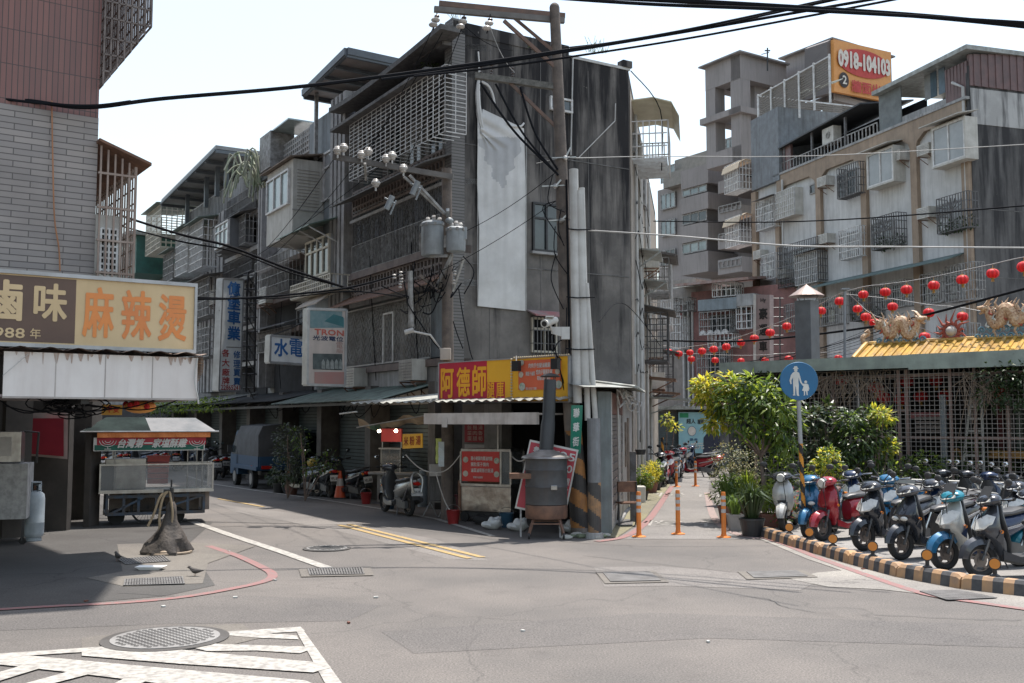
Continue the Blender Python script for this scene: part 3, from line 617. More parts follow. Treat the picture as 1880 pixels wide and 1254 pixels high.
b.build('banner_lettering',BWHT,cart)
# red crate stack on the cart
t = thing('red_crate',FC.p(1,-.6,1),'red plastic crate standing on the cart counter behind the glass','crate')
q = FC.rect(272,309,290,838,888,-.35); b = MB()
for k in range(5):
    z = q[2] + (q[3] - q[2]) * k / 5; b.fbox(FC,q[0] - .004 * k,q[1] + .004 * k,-.6,-.35 + .004 * k,z,z + (q[3] - q[2]) / 5 - .015)
b.build('body',mat('crate_red',(.42,.05,.045),(.33,.04,.035),rough=.45),t,bevel=.006)
b = MB(); b.fbox(FC,q[0] - .03,q[1] + .03,-.62,-.32,q[3] - .02,q[3] + .02); b.build('rim',MC['crate_red'],t)
# ---------------------------------------------------------------- tarred, cloth-wrapped bollard with hoses
c = G(308,1016); t = thing('wrapped_bollard',c,'cone of tarry cloth wrapped round a pipe with hoses, before the blue cart','bollard')
b = MB(); prof = [(.34,.0),(.35,.05),(.30,.16),(.25,.24),(.17,.36),(.105,.50),(.085,.62),(.075,.72),(.045,.78)]
k0 = len(b.v); b.lathe(prof,c,26)
for i,v in enumerate(b.v):
    d = v - c; f = 1 + .28 * (mnoise.noise(d * 5) + .4 * mnoise.noise(d * 14)) + .10 * sin(4 * math.atan2(d.y,d.x) + d.z * 6); lean = .06 * (d.z / .8)
    b.v[i] = c + V((d.x * f + lean * .6,d.y * f,d.z))
b.build('tar_cloth',mat('tar_cloth',(.085,.07,.058),(.03,.026,.024),rough=.75,scale=5,bump=.6,bscale=25),t,smooth=True)
b = MB(); b.tube([c + V((.04,0,.7)),c + V((.04,-.02,1.0))],.03,8); b.box(c + V((.0,-.03,.95)),(.14,.06,.05)); b.tube([c + V((.03,0,1)),c + V((.03,0,1.12))],.015,6); b.build('pipe',DARK,t)
b = MB()
for dx,m_ in ((-.16,0),(.1,1),(-.08,0)):
    b.tube(lerp_pts([c + V((.02,-.04,.96)),c + V((dx * .6 - .02,-.06,.86)),c + V((dx * 1.1 - .03,-.07,.6)),c + V((dx * (1.6 if dx < -.1 else .9) - .03,-.08,.42 if dx < -.1 else .3))],5),.018,8)
b.build('hose',mat('tan_hose',(.36,.28,.18),(.25,.19,.12),rough=.5),t,smooth=True)
b = MB(); b.tube(lerp_pts([c + V((-.3,-.2,.02)),c + V((0,-.36,.02)),c + V((.3,-.22,.03)),c + V((.36,.0,.03))],5),.02,6); b.ball(c + V((.05,-.3,.05)),.07,8,5,(1.2,.8,.5)); b.build('rope',mat('rope',(.28,.22,.16),scale=20),t,smooth=True)
# foam tray and two small birds
c = G(277,1047); b = MB(); b.loft([[c + V((a * .13,d * .07,.012)) for a,d in ((-1,-1),(1,-1),(1,1),(-1,1))],[c + V((a * .19,d * .10,.055)) for a,d in ((-1,-1),(1,-1),(1,1),(-1,1))],[c + V((a * .15,d * .07,.050)) for a,d in ((-1,-1),(1,-1),(1,1),(-1,1))],[c + V((a * .11,d * .05,.02)) for a,d in ((-1,-1),(1,-1),(1,1),(-1,1))]])
b.build('foam_tray',mat('foam',(.75,.75,.73),(.68,.68,.66)),None,c,True,tag=('white foam food tray lying on the pavement between two drain grates','tray'))
def bird(c,rz,lab,head=.3):
    t = thing('sparrow',c,lab,'bird')
    R = Matrix.Rotation(rz,3,'Z'); b = MB(); f = lambda x,y,z: c + R @ V((x,y,z))
    rings = []
    for x,z,r in ((-.13,.085,.006),(-.10,.083,.012),(-.06,.078,.024),(-.02,.075,.034),(.02,.082,.035),(.05,.10,.024),(.065,.118,.022),(.085,.122,.018),(.098,.12,.006),(.115,.116,.001)):
        rings.append([f(x,r * cos(2 * pi * k / 8),z + r * sin(2 * pi * k / 8)) for k in range(8)])
    b.loft(rings); b.build('body',mat('feathers',(.07,.06,.055),(.03,.028,.026),scale=30),t,smooth=True)
    b = MB()
    for s in (-1,1): b.tube([f(.0,s * .015,.05),f(-.01,s * .018,.025),f(.0,s * .018,0)],.003,5); b.bar(f(-.01,s * .018,.003),f(.025,s * .018,.003),.006,.003)
    b.build('leg',RUST,t)
bird(G(216,1031),2.3,'small dark bird standing by the worn drain grate near the shade edge'); bird(G(357,1059),2.9,'small dark bird pecking near the right end of the concrete apron')
# ================================================================ the long row on the left street and the dark corner block
C0 = V((-1.39,24.0,0)); FL = Fr(C0.x,C0.y,-31,-1); FD = Fr(C0.x,C0.y,59,1)
DT = 5.2; D0 = FD.p(DT,0,0); FR_ = Fr(D0.x,D0.y,10,1)
def lrect(x0,x1,xr,yt,yb,n=0): return FL.rect(x0,x1,xr,yt,yb,n)
def wallmat_mold(name,c,c2,blk,z0,z1):
    """plaster whose black mould grows in from the roof line and runs down in streaks"""
    m = bpy.data.materials.new(name); m.use_nodes = True; t = m.node_tree; b = t.nodes['Principled BSDF']; L = t.links.new
    g = _n(t,'ShaderNodeNewGeometry').outputs['Position']
    n1 = _n(t,'ShaderNodeTexNoise'); n1.inputs['Scale'].default_value = .9; n1.inputs['Detail'].default_value = 10; n1.inputs['Roughness'].default_value = .65; L(g,n1.inputs['Vector'])
    r1 = _n(t,'ShaderNodeMapRange'); r1.inputs[1].default_value = .4; r1.inputs[2].default_value = .6; L(n1.outputs[0],r1.inputs[0])
    a = _n(t,'ShaderNodeMix',data_type='RGBA'); a.inputs[6].default_value = (*c,1); a.inputs[7].default_value = (*c2,1); L(r1.outputs[0],a.inputs[0])
    mp = _n(t,'ShaderNodeMapping'); mp.inputs['Scale'].default_value = (2.2,2.2,.22); L(g,mp.inputs[0])
    n2 = _n(t,'ShaderNodeTexNoise'); n2.inputs['Scale'].default_value = 1.3; n2.inputs['Detail'].default_value = 8; n2.inputs['Roughness'].default_value = .62; L(mp.outputs[0],n2.inputs['Vector'])
    sp = _n(t,'ShaderNodeSeparateXYZ'); L(g,sp.inputs[0])
    zz = _n(t,'ShaderNodeMapRange'); zz.inputs[1].default_value = z0; zz.inputs[2].default_value = z1; zz.inputs[3].default_value = -.12; zz.inputs[4].default_value = .17; L(sp.outputs[2],zz.inputs[0])
    ad = _n(t,'ShaderNodeMath',operation='ADD'); L(n2.outputs[0],ad.inputs[0]); L(zz.outputs[0],ad.inputs[1])
    r2 = _n(t,'ShaderNodeMapRange'); r2.inputs[1].default_value = .47; r2.inputs[2].default_value = .68; r2.inputs[4].default_value = .93; L(ad.outputs[0],r2.inputs[0])
    d = _n(t,'ShaderNodeMix',data_type='RGBA'); d.inputs[7].default_value = (*blk,1); L(a.outputs[2],d.inputs[6]); L(r2.outputs[0],d.inputs[0])
    # flaked pale spots
    n3 = _n(t,'ShaderNodeTexNoise'); n3.inputs['Scale'].default_value = 1.9; n3.inputs['Detail'].default_value = 12; n3.inputs['Roughness'].default_value = .75; L(g,n3.inputs['Vector'])
    r3 = _n(t,'ShaderNodeMapRange'); r3.inputs[1].default_value = .66; r3.inputs[2].default_value = .69; r3.inputs[4].default_value = .75; L(n3.outputs[0],r3.inputs[0])
    e = _n(t,'ShaderNodeMix',data_type='RGBA'); e.inputs[7].default_value = (.30,.285,.27,1); L(d.outputs[2],e.inputs[6]); L(r3.outputs[0],e.inputs[0])
    L(e.outputs[2],b.inputs['Base Color']); b.inputs['Roughness'].default_value = .9; b.inputs['Specular IOR Level'].default_value = .2
    bp = _n(t,'ShaderNodeBump'); bp.inputs['Strength'].default_value = .3; bp.inputs['Distance'].default_value = .02; L(n3.outputs[0],bp.inputs['Height']); L(bp.outputs[0],b.inputs['Normal'])
    MC[name] = m; return m
M_MOLD = wallmat_mold('moulded_plaster',(.185,.172,.16),(.115,.108,.102),(.014,.014,.016),3.2,10.5)
M_BEIGE = mat('beige_plaster',(.42,.37,.31),(.28,.25,.22),streak=.7,dirt=(.08,.07,.06),bump=.3)
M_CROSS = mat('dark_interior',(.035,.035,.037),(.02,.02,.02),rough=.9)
FIN = mat('fin_grey',(.33,.325,.32),(.22,.215,.21),streak=.5,scale=4)
def window(fr,s0,s1,z0,z1,par,fm=BARG,gm=GLASS,n=0,mull=2,trans=1,w=.05,d=.08,name='window'):
    b = MB()
    for a in ((s0,s1,z0,z0 + w),(s0,s1,z1 - w,z1)): b.fbox(fr,a[0],a[1],n,n + d,a[2],a[3])
    for i in range(mull + 1):
        s = s0 + (s1 - s0 - w) * i / mull; b.fbox(fr,s,s + w,n + .001,n + d - .004,z0 + w,z1 - w)
    if trans: zt = z0 + (z1 - z0) * .68; b.fbox(fr,s0 + w,s1 - w,n + .003,n + d - .008,zt - w / 2,zt + w / 2)
    f = b.build(name,fm,par); b = MB(); b.fbox(fr,s0 + w,s1 - w,n - .02,n + d * .4,z0 + w,z1 - w); p = b.build('pane',gm,f); return f
def cage(fr,s0,s1,z0,z1,par,m=BARW,n0=0,dep=.5,ds=.13,dz=.55,w=.018,roof=None,floor=True,ends=(True,True),name='window_cage'):
    b = MB(); n1 = n0 + dep
    grid_bars(b,fr,s0,s1,z0,z1,n1,ds,dz,w)
    k = max(1,round(dep / ds))
    for e,s in ((ends[0],s0),(ends[1],s1)):
        if not e: continue
        for i in range(k + 1): nn = n0 + dep * i / k; b.fbox(fr,s - w / 2,s + w / 2,nn - w / 2,nn + w / 2 * .9,z0,z1)
        for i in range(max(1,round((z1 - z0) / dz)) + 1):
            z = z0 + (z1 - z0) * i / max(1,round((z1 - z0) / dz)); b.fbox(fr,s - w * .4,s + w * .4,n0,n1 - w,z - w / 2,z + w / 2)
    if floor:
        for i in range(round((s1 - s0) / ds) + 1): s = s0 + (s1 - s0) * i / round((s1 - s0) / ds); b.fbox(fr,s - w / 2,s + w / 2,n0,n1 - w,z0 - .003,z0 + w)
    c = b.build(name,m,par)
    if roof:
        b = MB(); e = .25
        b.hexa([fr.p(s0 - .1,n0,z1 + .24),fr.p(s1 + .1,n0,z1 + .24),fr.p(s1 + .1,n1 + e,z1 + .02),fr.p(s0 - .1,n1 + e,z1 + .02),fr.p(s0 - .1,n0,z1 + .27),fr.p(s1 + .1,n0,z1 + .27),fr.p(s1 + .1,n1 + e,z1 + .05),fr.p(s0 - .1,n1 + e,z1 + .05)])
        b.build('awning',roof,c)
    return c
def acunit(fr,s,z,par,n=0,w=.62,h=.42,d=.4,win=True):
    b = MB(); b.fbox(fr,s,s + w,n,n + d,z,z + h); a = b.build('air_conditioner',ACW,par)
    b = MB()
    if win:
        for k in range(6): b.fbox(fr,s + .04,s + w - .04,n + d,n + d + .008,z + .06 + k * h * .14,z + .06 + k * h * .14 + .02)
    else:
        for r_ in (.05,.1,.15,.19): b.tube([fr.p(s + w * .45 + r_ * cos(t),n + d + .012,z + h / 2 + r_ * sin(t)) for t in [i * pi / 8 for i in range(17)]],.006,4,cap=False)
    b.build('grille',BARG if win else DARK,a)
    b = MB(); b.fbox(fr,s + .05,s + .08,n,n + d,z - .05,z - .02); b.fbox(fr,s + w - .08,s + w - .05,n,n + d,z - .05,z - .02); b.bar(fr.p(s + .065,n + d,z - .035),fr.p(s + .065,n,z - .35),.025); b.bar(fr.p(s + w - .065,n + d,z - .035),fr.p(s + w - .065,n,z - .35),.025); b.build('bracket',RUST,a)
    return a
def breeze(fr,s0,s1,z0,z1,par,m=CONC,n=.0,cell=.22,d=.1,name='breeze_blocks'):
    b = MB(); grid_bars(b,fr,s0,s1,z0,z1,n + d / 2,cell,cell,.06); o = b.build(name,m,par)
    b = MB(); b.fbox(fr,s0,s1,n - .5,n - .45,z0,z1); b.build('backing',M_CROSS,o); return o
def foldgrille(fr,s0,s1,z0,z1,par,m,n=.1,step=.085,name='folding_grille',seed=0):
    """scissor gate: uprights joined by crossing laths"""
    rn = random.Random(seed); b = MB(); k = max(2,int((s1 - s0) / step))
    for i in range(k + 1):
        s = s0 + (s1 - s0) * i / k; b.fbox(fr,s - .008,s + .008,n - .008,n + .008,z0,z1)
    for i in range(0,k - 1,2):
        a,c = s0 + (s1 - s0) * i / k,s0 + (s1 - s0) * (i + 2) / k; zz = z0 + rn.uniform(0,.1)
        while zz < z1 - .25:
            b.bar(fr.p(a,n + .012,zz),fr.p(c,n + .012,zz + .24),.008); b.bar(fr.p(c,n + .014,zz),fr.p(a,n + .014,zz + .24),.008); zz += .24
    for z in (z0,z1): b.fbox(fr,s0,s1,n - .02,n + .02,z - .02,z + .02)
    return b.build(name,m,par)
# ------------------------------------------------ corner block
cb = thing('corner_apartment',C0,'mould blackened four storey corner block with torn white cloth on its windowless wall','building')
HT = 11.25
b = MB(); far = FR_.p(19,0,0); lf = FL.p(6.0,-.9,0); c_in = FL.p(.35,-.9,0)
b.prism([C0,D0,far,FL.p(6.0,-9.5,0),lf,c_in,FL.p(.35,0,0)],(0,0,HT)); b.build('wall',M_MOLD,cb)
b = MB(); b.prism([D0 + FR_.n * .006 + FR_.e * .3,far + FR_.n * .006,far + FR_.n * .03,D0 + FR_.n * .03 + FR_.e * .3],(0,0,HT - .4)); b.build('alley_render',M_BEIGE,cb)
b = MB(); b.fbox(FD,-.02,3.3,-.22,.02,HT,HT + .3); b.fbox(FD,3.3,DT + .05,-.22,.02,HT,HT + .07,1); b.fbox(FD,DT - .2,DT + .1,-.2,.05,HT + .07,HT + .25); b.build('parapet',[M_MOLD,PVC],cb)
b = MB()
for z in (8.6,5.75,3.0): b.fbox(FD,.02,DT - .02,.0,.012,z - .012,z + .012,0)
for s in (1.0,2.45,3.9): b.fbox(FD,s - .008,s + .008,.0,.009,3.2,11,0)
b.build('plaster_joint',CONCD,cb)
# brick clad corner pier seen to the left of the wall
b = MB(); b.fbox(FL,-.02,.36,-.3,.05,3,HT + .35); b.build('corner_pier',brick('pier_tile',(.17,.165,.16),(.14,.135,.13),(.07,.068,.065),FL,.2,.075,.012),cb)
# windows of the dark wall
def drect(x0,x1,xr,yt,yb,n=0): return FD.rect(x0,x1,xr,yt,yb,n)
q = drect(976,1026,1000,374,463); window(FD,q[0],q[1],q[2],q[3],cb,DARK,GLASS,mull=2,trans=1)
b = MB(); b.fbox(FD,q[0] - .05,q[1] + .1,0,.12,q[2] - .07,q[2] - .01); b.build('sill',CONC,cb)
q = drect(1008,1049,1030,181,206); window(FD,q[0],q[1],q[2],q[3],cb,BARW,GLASS,mull=2,trans=0)
q = drect(974,1020,1000,584,648); window(FD,q[0],q[1],q[2],q[3],cb,BARC,VOID,mull=2,trans=1); cage(FD,q[0],q[1],q[2] - .1,q[3],cb,BARD,0,.15,.11,.35)
b = MB(); b.hexa([FD.p(q[0] - .1,0,q[3] + .15),FD.p(q[1] + .1,0,q[3] + .15),FD.p(q[1] + .1,.4,q[3]),FD.p(q[0] - .1,.4,q[3]),FD.p(q[0] - .1,0,q[3] + .18),FD.p(q[1] + .1,0,q[3] + .18),FD.p(q[1] + .1,.4,q[3] + .03),FD.p(q[0] - .1,.4,q[3] + .03)]); b.build('awning',mat('awning_maroon',(.3,.12,.12),(.22,.2,.2),streak=.4),cb)
# drain pipes down the wall
b = MB(); a_ = FD.q(1052,102,.06); b.tube([a_,FD.q(1048,285,.06)],.02,6); b.tube([FD.q(1130,190,.05),FD.q(1129,222,.06),FD.q(1062,290,.08)],.014,6); b.build('conduit',PVC,cb)
# storeys on the street side: recessed balconies with slabs, breeze blocks and grilles
def band(x0,x1,xr,yt,yb,n0,n1,m,name,par=cb):
    q = lrect(x0,x1,xr,yt,yb,n1); b = MB(); b.fbox(FL,q[0],q[1],n0,n1,q[2],q[3]); return b.build(name,m,par)
zs = {}
q4 = lrect(643,817,794,133,253,.55)
cage(FL,q4[0],q4[1],q4[2],q4[3],cb,BARW,0,.55,.30,.105,.016)
b = MB(); b.fbox(FL,.36,6.0,-.88,-.84,q4[2] - .6,q4[3] + .2); b.build('balcony_wall',brick('balcony_tile',(.26,.24,.225),(.21,.195,.185),(.1,.095,.09),FL,.2,.07,.012),cb)
for k in range(4): window(FL,.7 + k * 1.3,1.6 + k * 1.3,q4[2] + .3,q4[2] + 1.75,cb,BARG,[GLASSP,GLASS,FROST,GLASS][k],n=-.84)
# eave and slabs
for z,nn,m_ in ((q4[3] + .06,.75,CONCD),(q4[2] - .95,.12,CONC),(HT - .3,.3,CONCD)):
    b = MB(); b.hexa([FL.p(.0,-.9,z),FL.p(6.1,-.9,z),FL.p(6.1,nn,z - .04),FL.p(0,nn,z - .04),FL.p(0,-.9,z + .16),FL.p(6.1,-.9,z + .16),FL.p(6.1,nn,z + .04),FL.p(0,nn,z + .04)]); b.build('floor_slab',m_,cb)
zb4 = q4[2] - .8
breeze(FL,.36,6.0,q4[2] - .78,q4[2] - .12,cb,mat('breeze',(.22,.18,.16),(.13,.11,.1),streak=.5),-.0,.2)
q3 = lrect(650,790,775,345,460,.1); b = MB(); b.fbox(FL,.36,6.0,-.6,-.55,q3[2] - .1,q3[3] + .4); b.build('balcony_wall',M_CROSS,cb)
g3 = foldgrille(FL,.5,5.95,q3[2],q3[3] + .15,cb,BARD,.06,.095,seed=3)
b = MB(); grid_bars(b,FL,.5,5.95,q3[2],q3[2] + .75,.1,.09,.75,.012); b.build('balcony_rail',BARG,cb)
b = MB(); rnd = random.Random(4)
for k in range(13):
    s = .7 + k * .4 + rnd.uniform(-.1,.1); w_ = rnd.uniform(.14,.3); h_ = rnd.uniform(.4,1.1); z = q3[3] - .25; b.hexa([FL.p(s,.0,z - h_),FL.p(s + w_,.0,z - h_),FL.p(s + w_,-.03,z - h_),FL.p(s,-.03,z - h_),FL.p(s,.0,z),FL.p(s + w_,0,z),FL.p(s + w_,-.03,z),FL.p(s,-.03,z)],k % 3)
b.build('hanging_laundry',[mat('cloth_a',(.12,.14,.17)),mat('cloth_b',(.20,.20,.19)),mat('cloth_c',(.09,.10,.12))],cb)
b = MB(); b.hexa([FL.p(0,-.2,q3[3] + .62),FL.p(6.1,-.2,q3[3] + .62),FL.p(6.1,.75,q3[3] + .25),FL.p(0,.75,q3[3] + .25),FL.p(0,-.2,q3[3] + .66),FL.p(6.1,-.2,q3[3] + .66),FL.p(6.1,.75,q3[3] + .29),FL.p(0,.75,q3[3] + .29)]); b.build('awning',CONCD,cb)
b = MB(); b.fbox(FL,.0,6.1,-.5,.16,q3[2] - .22,q3[2] - .03); b.build('beam',mat('beam_brown',(.20,.155,.135),(.12,.095,.085),streak=.5),cb)
breeze(FL,.36,6.0,q3[2] - .82,q3[2] - .24,cb,MC['breeze'],0,.2)
b = MB(); b.fbox(FL,.0,6.1,-.9,.1,q3[2] - 1.0,q3[2] - .84); b.build('floor_slab',CONC,cb)
q2 = lrect(637,785,785,535,657,.12)
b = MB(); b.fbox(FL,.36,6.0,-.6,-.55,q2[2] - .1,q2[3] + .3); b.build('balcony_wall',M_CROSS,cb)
foldgrille(FL,.9,6.15,q2[2],q2[3] - .05,cb,mat('grille_silver',(.34,.34,.335),(.24,.225,.21),rough=.5,metal=.3),.12,.082,seed=5)
for s in (2.4,3.5): b = MB(); b.fbox(FL,s,s + .32,.0,.06,q2[2],q2[3] - .3); b.build('hanging_curtain',mat('curtain',(.27,.23,.19),(.2,.17,.14)),cb)
b = MB(); b.fbox(FL,2.95,3.0,.13,.17,q2[2],q2[2] + 1.3); b.fbox(FL,3.55,3.6,.13,.17,q2[2],q2[2] + 1.3); b.fbox(FL,3.0,3.55,.13,.17,q2[2] + 1.25,q2[2] + 1.3); b.build('gate_frame',BARW,cb)
b = MB(); b.hexa([FL.p(0,-.1,q2[3] + .42),FL.p(6.3,-.1,q2[3] + .42),FL.p(6.3,.7,q2[3] + .0),FL.p(0,.7,q2[3] + .0),FL.p(0,-.1,q2[3] + .45),FL.p(6.3,-.1,q2[3] + .45),FL.p(6.3,.7,q2[3] + .03),FL.p(0,.7,q2[3] + .03)]); b.build('awning',RUST,cb)
b = MB(); b.fbox(FL,.0,6.2,-.5,.2,q2[2] - .22,q2[2] - .05); b.fbox(FL,.0,6.2,-.5,.12,q2[2] - 1.1,q2[2] - .23,1); b.build('beam',[MC['beam_brown'],CONC],cb)
b = MB(); b.fbox(FL,.36,1.05,-.5,.05,q2[2],q2[3]); b.build('side_panel',mat('blue_tin',(.20,.24,.26),(.14,.16,.17),streak=.5),cb)
# broken roof edge rising to the corner and rooftop plants
b = MB(); n = 16; base = [FL.q(620 + (828 - 620) * i / n,205 + (52 - 205) * (i / n) ** 1.15,.35) for i in range(n + 1)]
for i in range(n): b.bar(base[i],base[i + 1] + V((0,0,.0)),.55,.13,up=V((0,0,1)))
b.build('roof_edge',mat('roof_edge',(.12,.115,.11),(.06,.058,.055),scale=7,bump=.8,bscale=8),cb)
# penthouse canopy on the roof behind (grey steel, sloping)
t = thing('rooftop_canopy',FL.p(7,-2,11),'grey steel rooftop canopy on posts above the blue-grey facade','canopy')
zt = 13.2; zl = 12.55
b = MB(); P4 = [FL.q(558,172,.6),FL.q(636,98,.2)]; 
s_a,z_a = FL.hit(558,174,.5); s_b,z_b = FL.hit(637,97,.5)
v0,v1 = FL.p(s_a,.5,z_a),FL.p(s_b,.5,z_b); v2,v3 = FL.p(s_b,-4.6,z_b - .1),FL.p(s_a,-4.6,z_a - .1)
b.hexa([v0,v1,v2,v3,v0 + V((0,0,.12)),v1 + V((0,0,.12)),v2 + V((0,0,.12)),v3 + V((0,0,.12))]); b.build('roof',mat('canopy_sheet',(.30,.27,.25),(.24,.22,.21),rough=.5,streak=.3,dirt=(.25,.12,.06)),t)
b = MB()
for k in range(4): u = k / 3; b.bar(v0.lerp(v3,u) - V((0,0,.05)),v1.lerp(v2,u) - V((0,0,.05)),.08)
for k in range(5): u = k / 4; b.bar(v0.lerp(v1,u) - V((0,0,.08)),v3.lerp(v2,u) - V((0,0,.08)),.1)
for e0,e1 in ((v0,v1),(v1,v2),(v2,v3),(v3,v0)): b.bar(e0 + V((0,0,.04)),e1 + V((0,0,.04)),.16,.2)
b.build('beam',mat('steel_teal',(.11,.13,.145),(.08,.09,.1),rough=.5),t)
for s,nn in ((s_a - .3,.2),(s_a - .3,-1.3),(s_b + .2,-1)):
    b = MB(); zz = z_a if s > s_b + 1 else z_b; b.fbox(FL,s - .05,s + .05,nn - .05,nn + .05,9.5,zz); b.build('post',BARG,t)
b = MB()
for z in (.25,.8): b.bar(FL.p(s_a - .3,-1.2,11.3 + z),FL.p(s_b + .3,-1.2,11.3 + z),.03)
b.build('rail',BARG,t)
# ------------------------------------------------ row buildings
def rowbuilding(name,s0,s1,h,m,label):
    t = thing(name,FL.p(s0,0,0),label,'building')
    b = MB(); b.fbox(FL,s0,s1,-10,-.35,0,h); b.build('wall',m,t); return t
def fins(par,s0,s1,z0,z1,k=4,m=FIN):
    b = MB()
    for i in range(k): s = s0 + (s1 - s0) * (i + .5) / k; b.fbox(FL,s - (s1 - s0) / k * .3,s + (s1 - s0) / k * .3,-.35,.22,z0,z1)
    b.fbox(FL,s0,s1,-.36,-.02,z0,z1); return b.build('pilaster',m,par)
sx = lambda x,y,n=0: FL.hit(x,y,n)[0]
HB = FL.hit(617,185)[1]
sB0,sB1 = sx(646,400),sx(566,400)
r2 = rowbuilding('blue_grey_apartment',sB0,sB1,FL.hit(600,200)[1],mat('bluegrey_render',(.23,.26,.28),(.17,.19,.20),streak=.55,scale=2),'blue-grey rendered apartment with tall paned windows and vertical fins beside corner block')
fins(r2,sB0,sx(616,400),3.2,FL.hit(630,180)[1],4)
sw0,sw1 = sx(614,400),sB1
b = MB(); b.fbox(FL,sw0,sw1,-.34,0,3.2,FL.hit(590,215)[1]); b.build('facade',MC['bluegrey_render'],r2)
q = lrect(569,612,569,300,385); window(FL,q[0],q[1],q[2],q[3],r2,BARW,FROST,.0,3,1,.06)
q = lrect(564,607,564,447,515,.3); window(FL,q[0],q[1],q[2],q[3],r2,BARC,GLASS,.3,4,1,.06); b = MB(); b.fbox(FL,q[0],q[1],0,.29,q[2],q[3]); b.build('bay',CONC,r2)
b = MB(); b.hexa([FL.p(q[0] - .3,0,q[3] + .5),FL.p(q[1] + .6,0,q[3] + .5),FL.p(q[1] + .6,1.1,q[3] + .12),FL.p(q[0] - .3,1.1,q[3] + .12),FL.p(q[0] - .3,0,q[3] + .53),FL.p(q[1] + .6,0,q[3] + .53),FL.p(q[1] + .6,1.1,q[3] + .15),FL.p(q[0] - .3,1.1,q[3] + .15)]); b.build('awning',mat('green_acrylic',(.14,.22,.19),(.09,.13,.11),rough=.4),r2)
b = MB()
for s in (q[0] - .2,q[0] + .6,q[1] + .5): b.bar(FL.p(s,1.05,q[3] + .1),FL.p(s,.0,q[3] - .35),.03)
b.build('awning_bracket',BARW,r2)
qq = lrect(534,606,606,502,528,.75); b = MB()
grid_bars(b,FL,qq[0],qq[1],qq[2],qq[3],.75,.16,.13,.03); grid_bars(b,FL,qq[0],qq[1],qq[2],qq[3],.05,.6,.2,.02)
for i in range(5): nn = .05 + .7 * i / 4; b.fbox(FL,qq[0] - .014,qq[0] + .014,nn - .012,nn + .012,qq[2],qq[3])
for z in (qq[2],qq[3]): b.fbox(FL,qq[0] - .015,qq[0] + .015,.05,.74,z - .015,z + .015); b.fbox(FL,qq[1] - .015,qq[1] + .015,.05,.74,z - .015,z + .015)
b.fbox(FL,qq[0],qq[1],.05,.74,qq[2] - .04,qq[2] - .02); b.build('balcony_rail',BARC,r2)
q = lrect(572,612,572,530,570,.4); b = MB(); b.hexa([FL.p(q[0],0,q[3]),FL.p(q[1],0,q[3]),FL.p(q[1],.9,q[2]),FL.p(q[0],.9,q[2]),FL.p(q[0],0,q[3] + .03),FL.p(q[1],0,q[3] + .03),FL.p(q[1],.9,q[2] + .03),FL.p(q[0],.9,q[2] + .03)]); b.build('awning',mat('awning_beige',(.40,.34,.27),(.3,.26,.22),streak=.3),r2)
# third: white bay
sC0,sC1 = sB1 + .02,sx(484,400)
r3 = rowbuilding('white_bay_apartment',sC0,sC1,FL.hit(530,262)[1],CONC,'grey apartment with one large white enclosed bay window on its top floor')
q = lrect(489,536,489,322,452,1.0); bz0,bz1 = q[2],q[3]
CRM = mat('bay_white',(.50,.49,.45),(.40,.39,.35),streak=.4,dirt=(.16,.13,.10))
b = MB(); b.fbox(FL,q[0],q[1],-.2,.98,bz0,bz1); b.build('bay',CRM,r3)
window(FL,q[0] + .25,q[1] - .1,bz0 + (bz1 - bz0) * .42,bz1 - .25,r3,BARW,GLASSP,.98,3,0,.06)
FLe = Fr(FL.p(q[0],0,0).x,FL.p(q[0],0,0).y,59,1)
b = MB(); b.hexa([FL.p(q[0] - .15,1.15,bz1),FL.p(q[1] + .3,1.15,bz1),FL.p(q[1] + .3,-.2,bz1 + .25),FL.p(q[0] - .15,-.2,bz1 + .25),FL.p(q[0] - .15,1.15,bz1 + .04),FL.p(q[1] + .3,1.15,bz1 + .04),FL.p(q[1] + .3,-.2,bz1 + .29),FL.p(q[0] - .15,-.2,bz1 + .29)]); b.build('bay_roof',WOOD,r3)
b = MB()
for k in range(12): z = bz0 + .9 + k * .1; b.hexa([FL.p(q[0] - .02,.15,z),FL.p(q[0],.15,z),FL.p(q[0],.85,z),FL.p(q[0] - .02,.85,z),FL.p(q[0] - .02,.15,z + .015),FL.p(q[0],.15,z + .015),FL.p(q[0],.85,z + .015),FL.p(q[0] - .02,.85,z + .015)])
b.fbox(FL,q[0] - .02,q[0],0,1,bz0 + .75,bz0 + .79); b.build('louvre',mat('louvre',(.33,.32,.3)),r3)
breeze(FL,sC0 + .1,sC1 - .2,FL.hit(530,290)[1],FL.hit(530,262)[1] + .2,r3,CONC,-.3,.2)
fins(r3,sC1 - .55,sC1,3.2,FL.hit(487,350)[1],2)
c2 = cage(FL,sC0 + .3,sC1 - .7,FL.hit(520,535,.5)[1],FL.hit(520,462,.5)[1],r3,BARG,0,.5,.14,.3)
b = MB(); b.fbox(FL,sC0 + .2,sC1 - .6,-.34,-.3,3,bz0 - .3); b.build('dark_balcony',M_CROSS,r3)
for zz in (bz0 - .35,FL.hit(520,545)[1] - .1,FL.hit(520,610)[1]): b = MB(); b.fbox(FL,sC0,sC1,-.34,.25,zz - .12,zz + .05); b.build('floor_slab',MC['beam_brown'],r3)
cage(FL,sC0 + .3,sC1 - .6,FL.hit(520,640,.4)[1],FL.hit(520,600,.4)[1],r3,BARG,0,.4,.12,.3,roof=CONCD)
window(FL,sC0 + .4,sC0 + 1.6,FL.hit(520,600,0)[1],FL.hit(520,560,0)[1],r3,BARG,GLASS,-.3)
t = thing('louvred_tank_screen',FL.p(sC1 - 1,0,FL.hit(500,300)[1]),'ribbed grey screen box on the roof above white bay window','screen')
b = MB(); q = lrect(489,509,489,256,320)
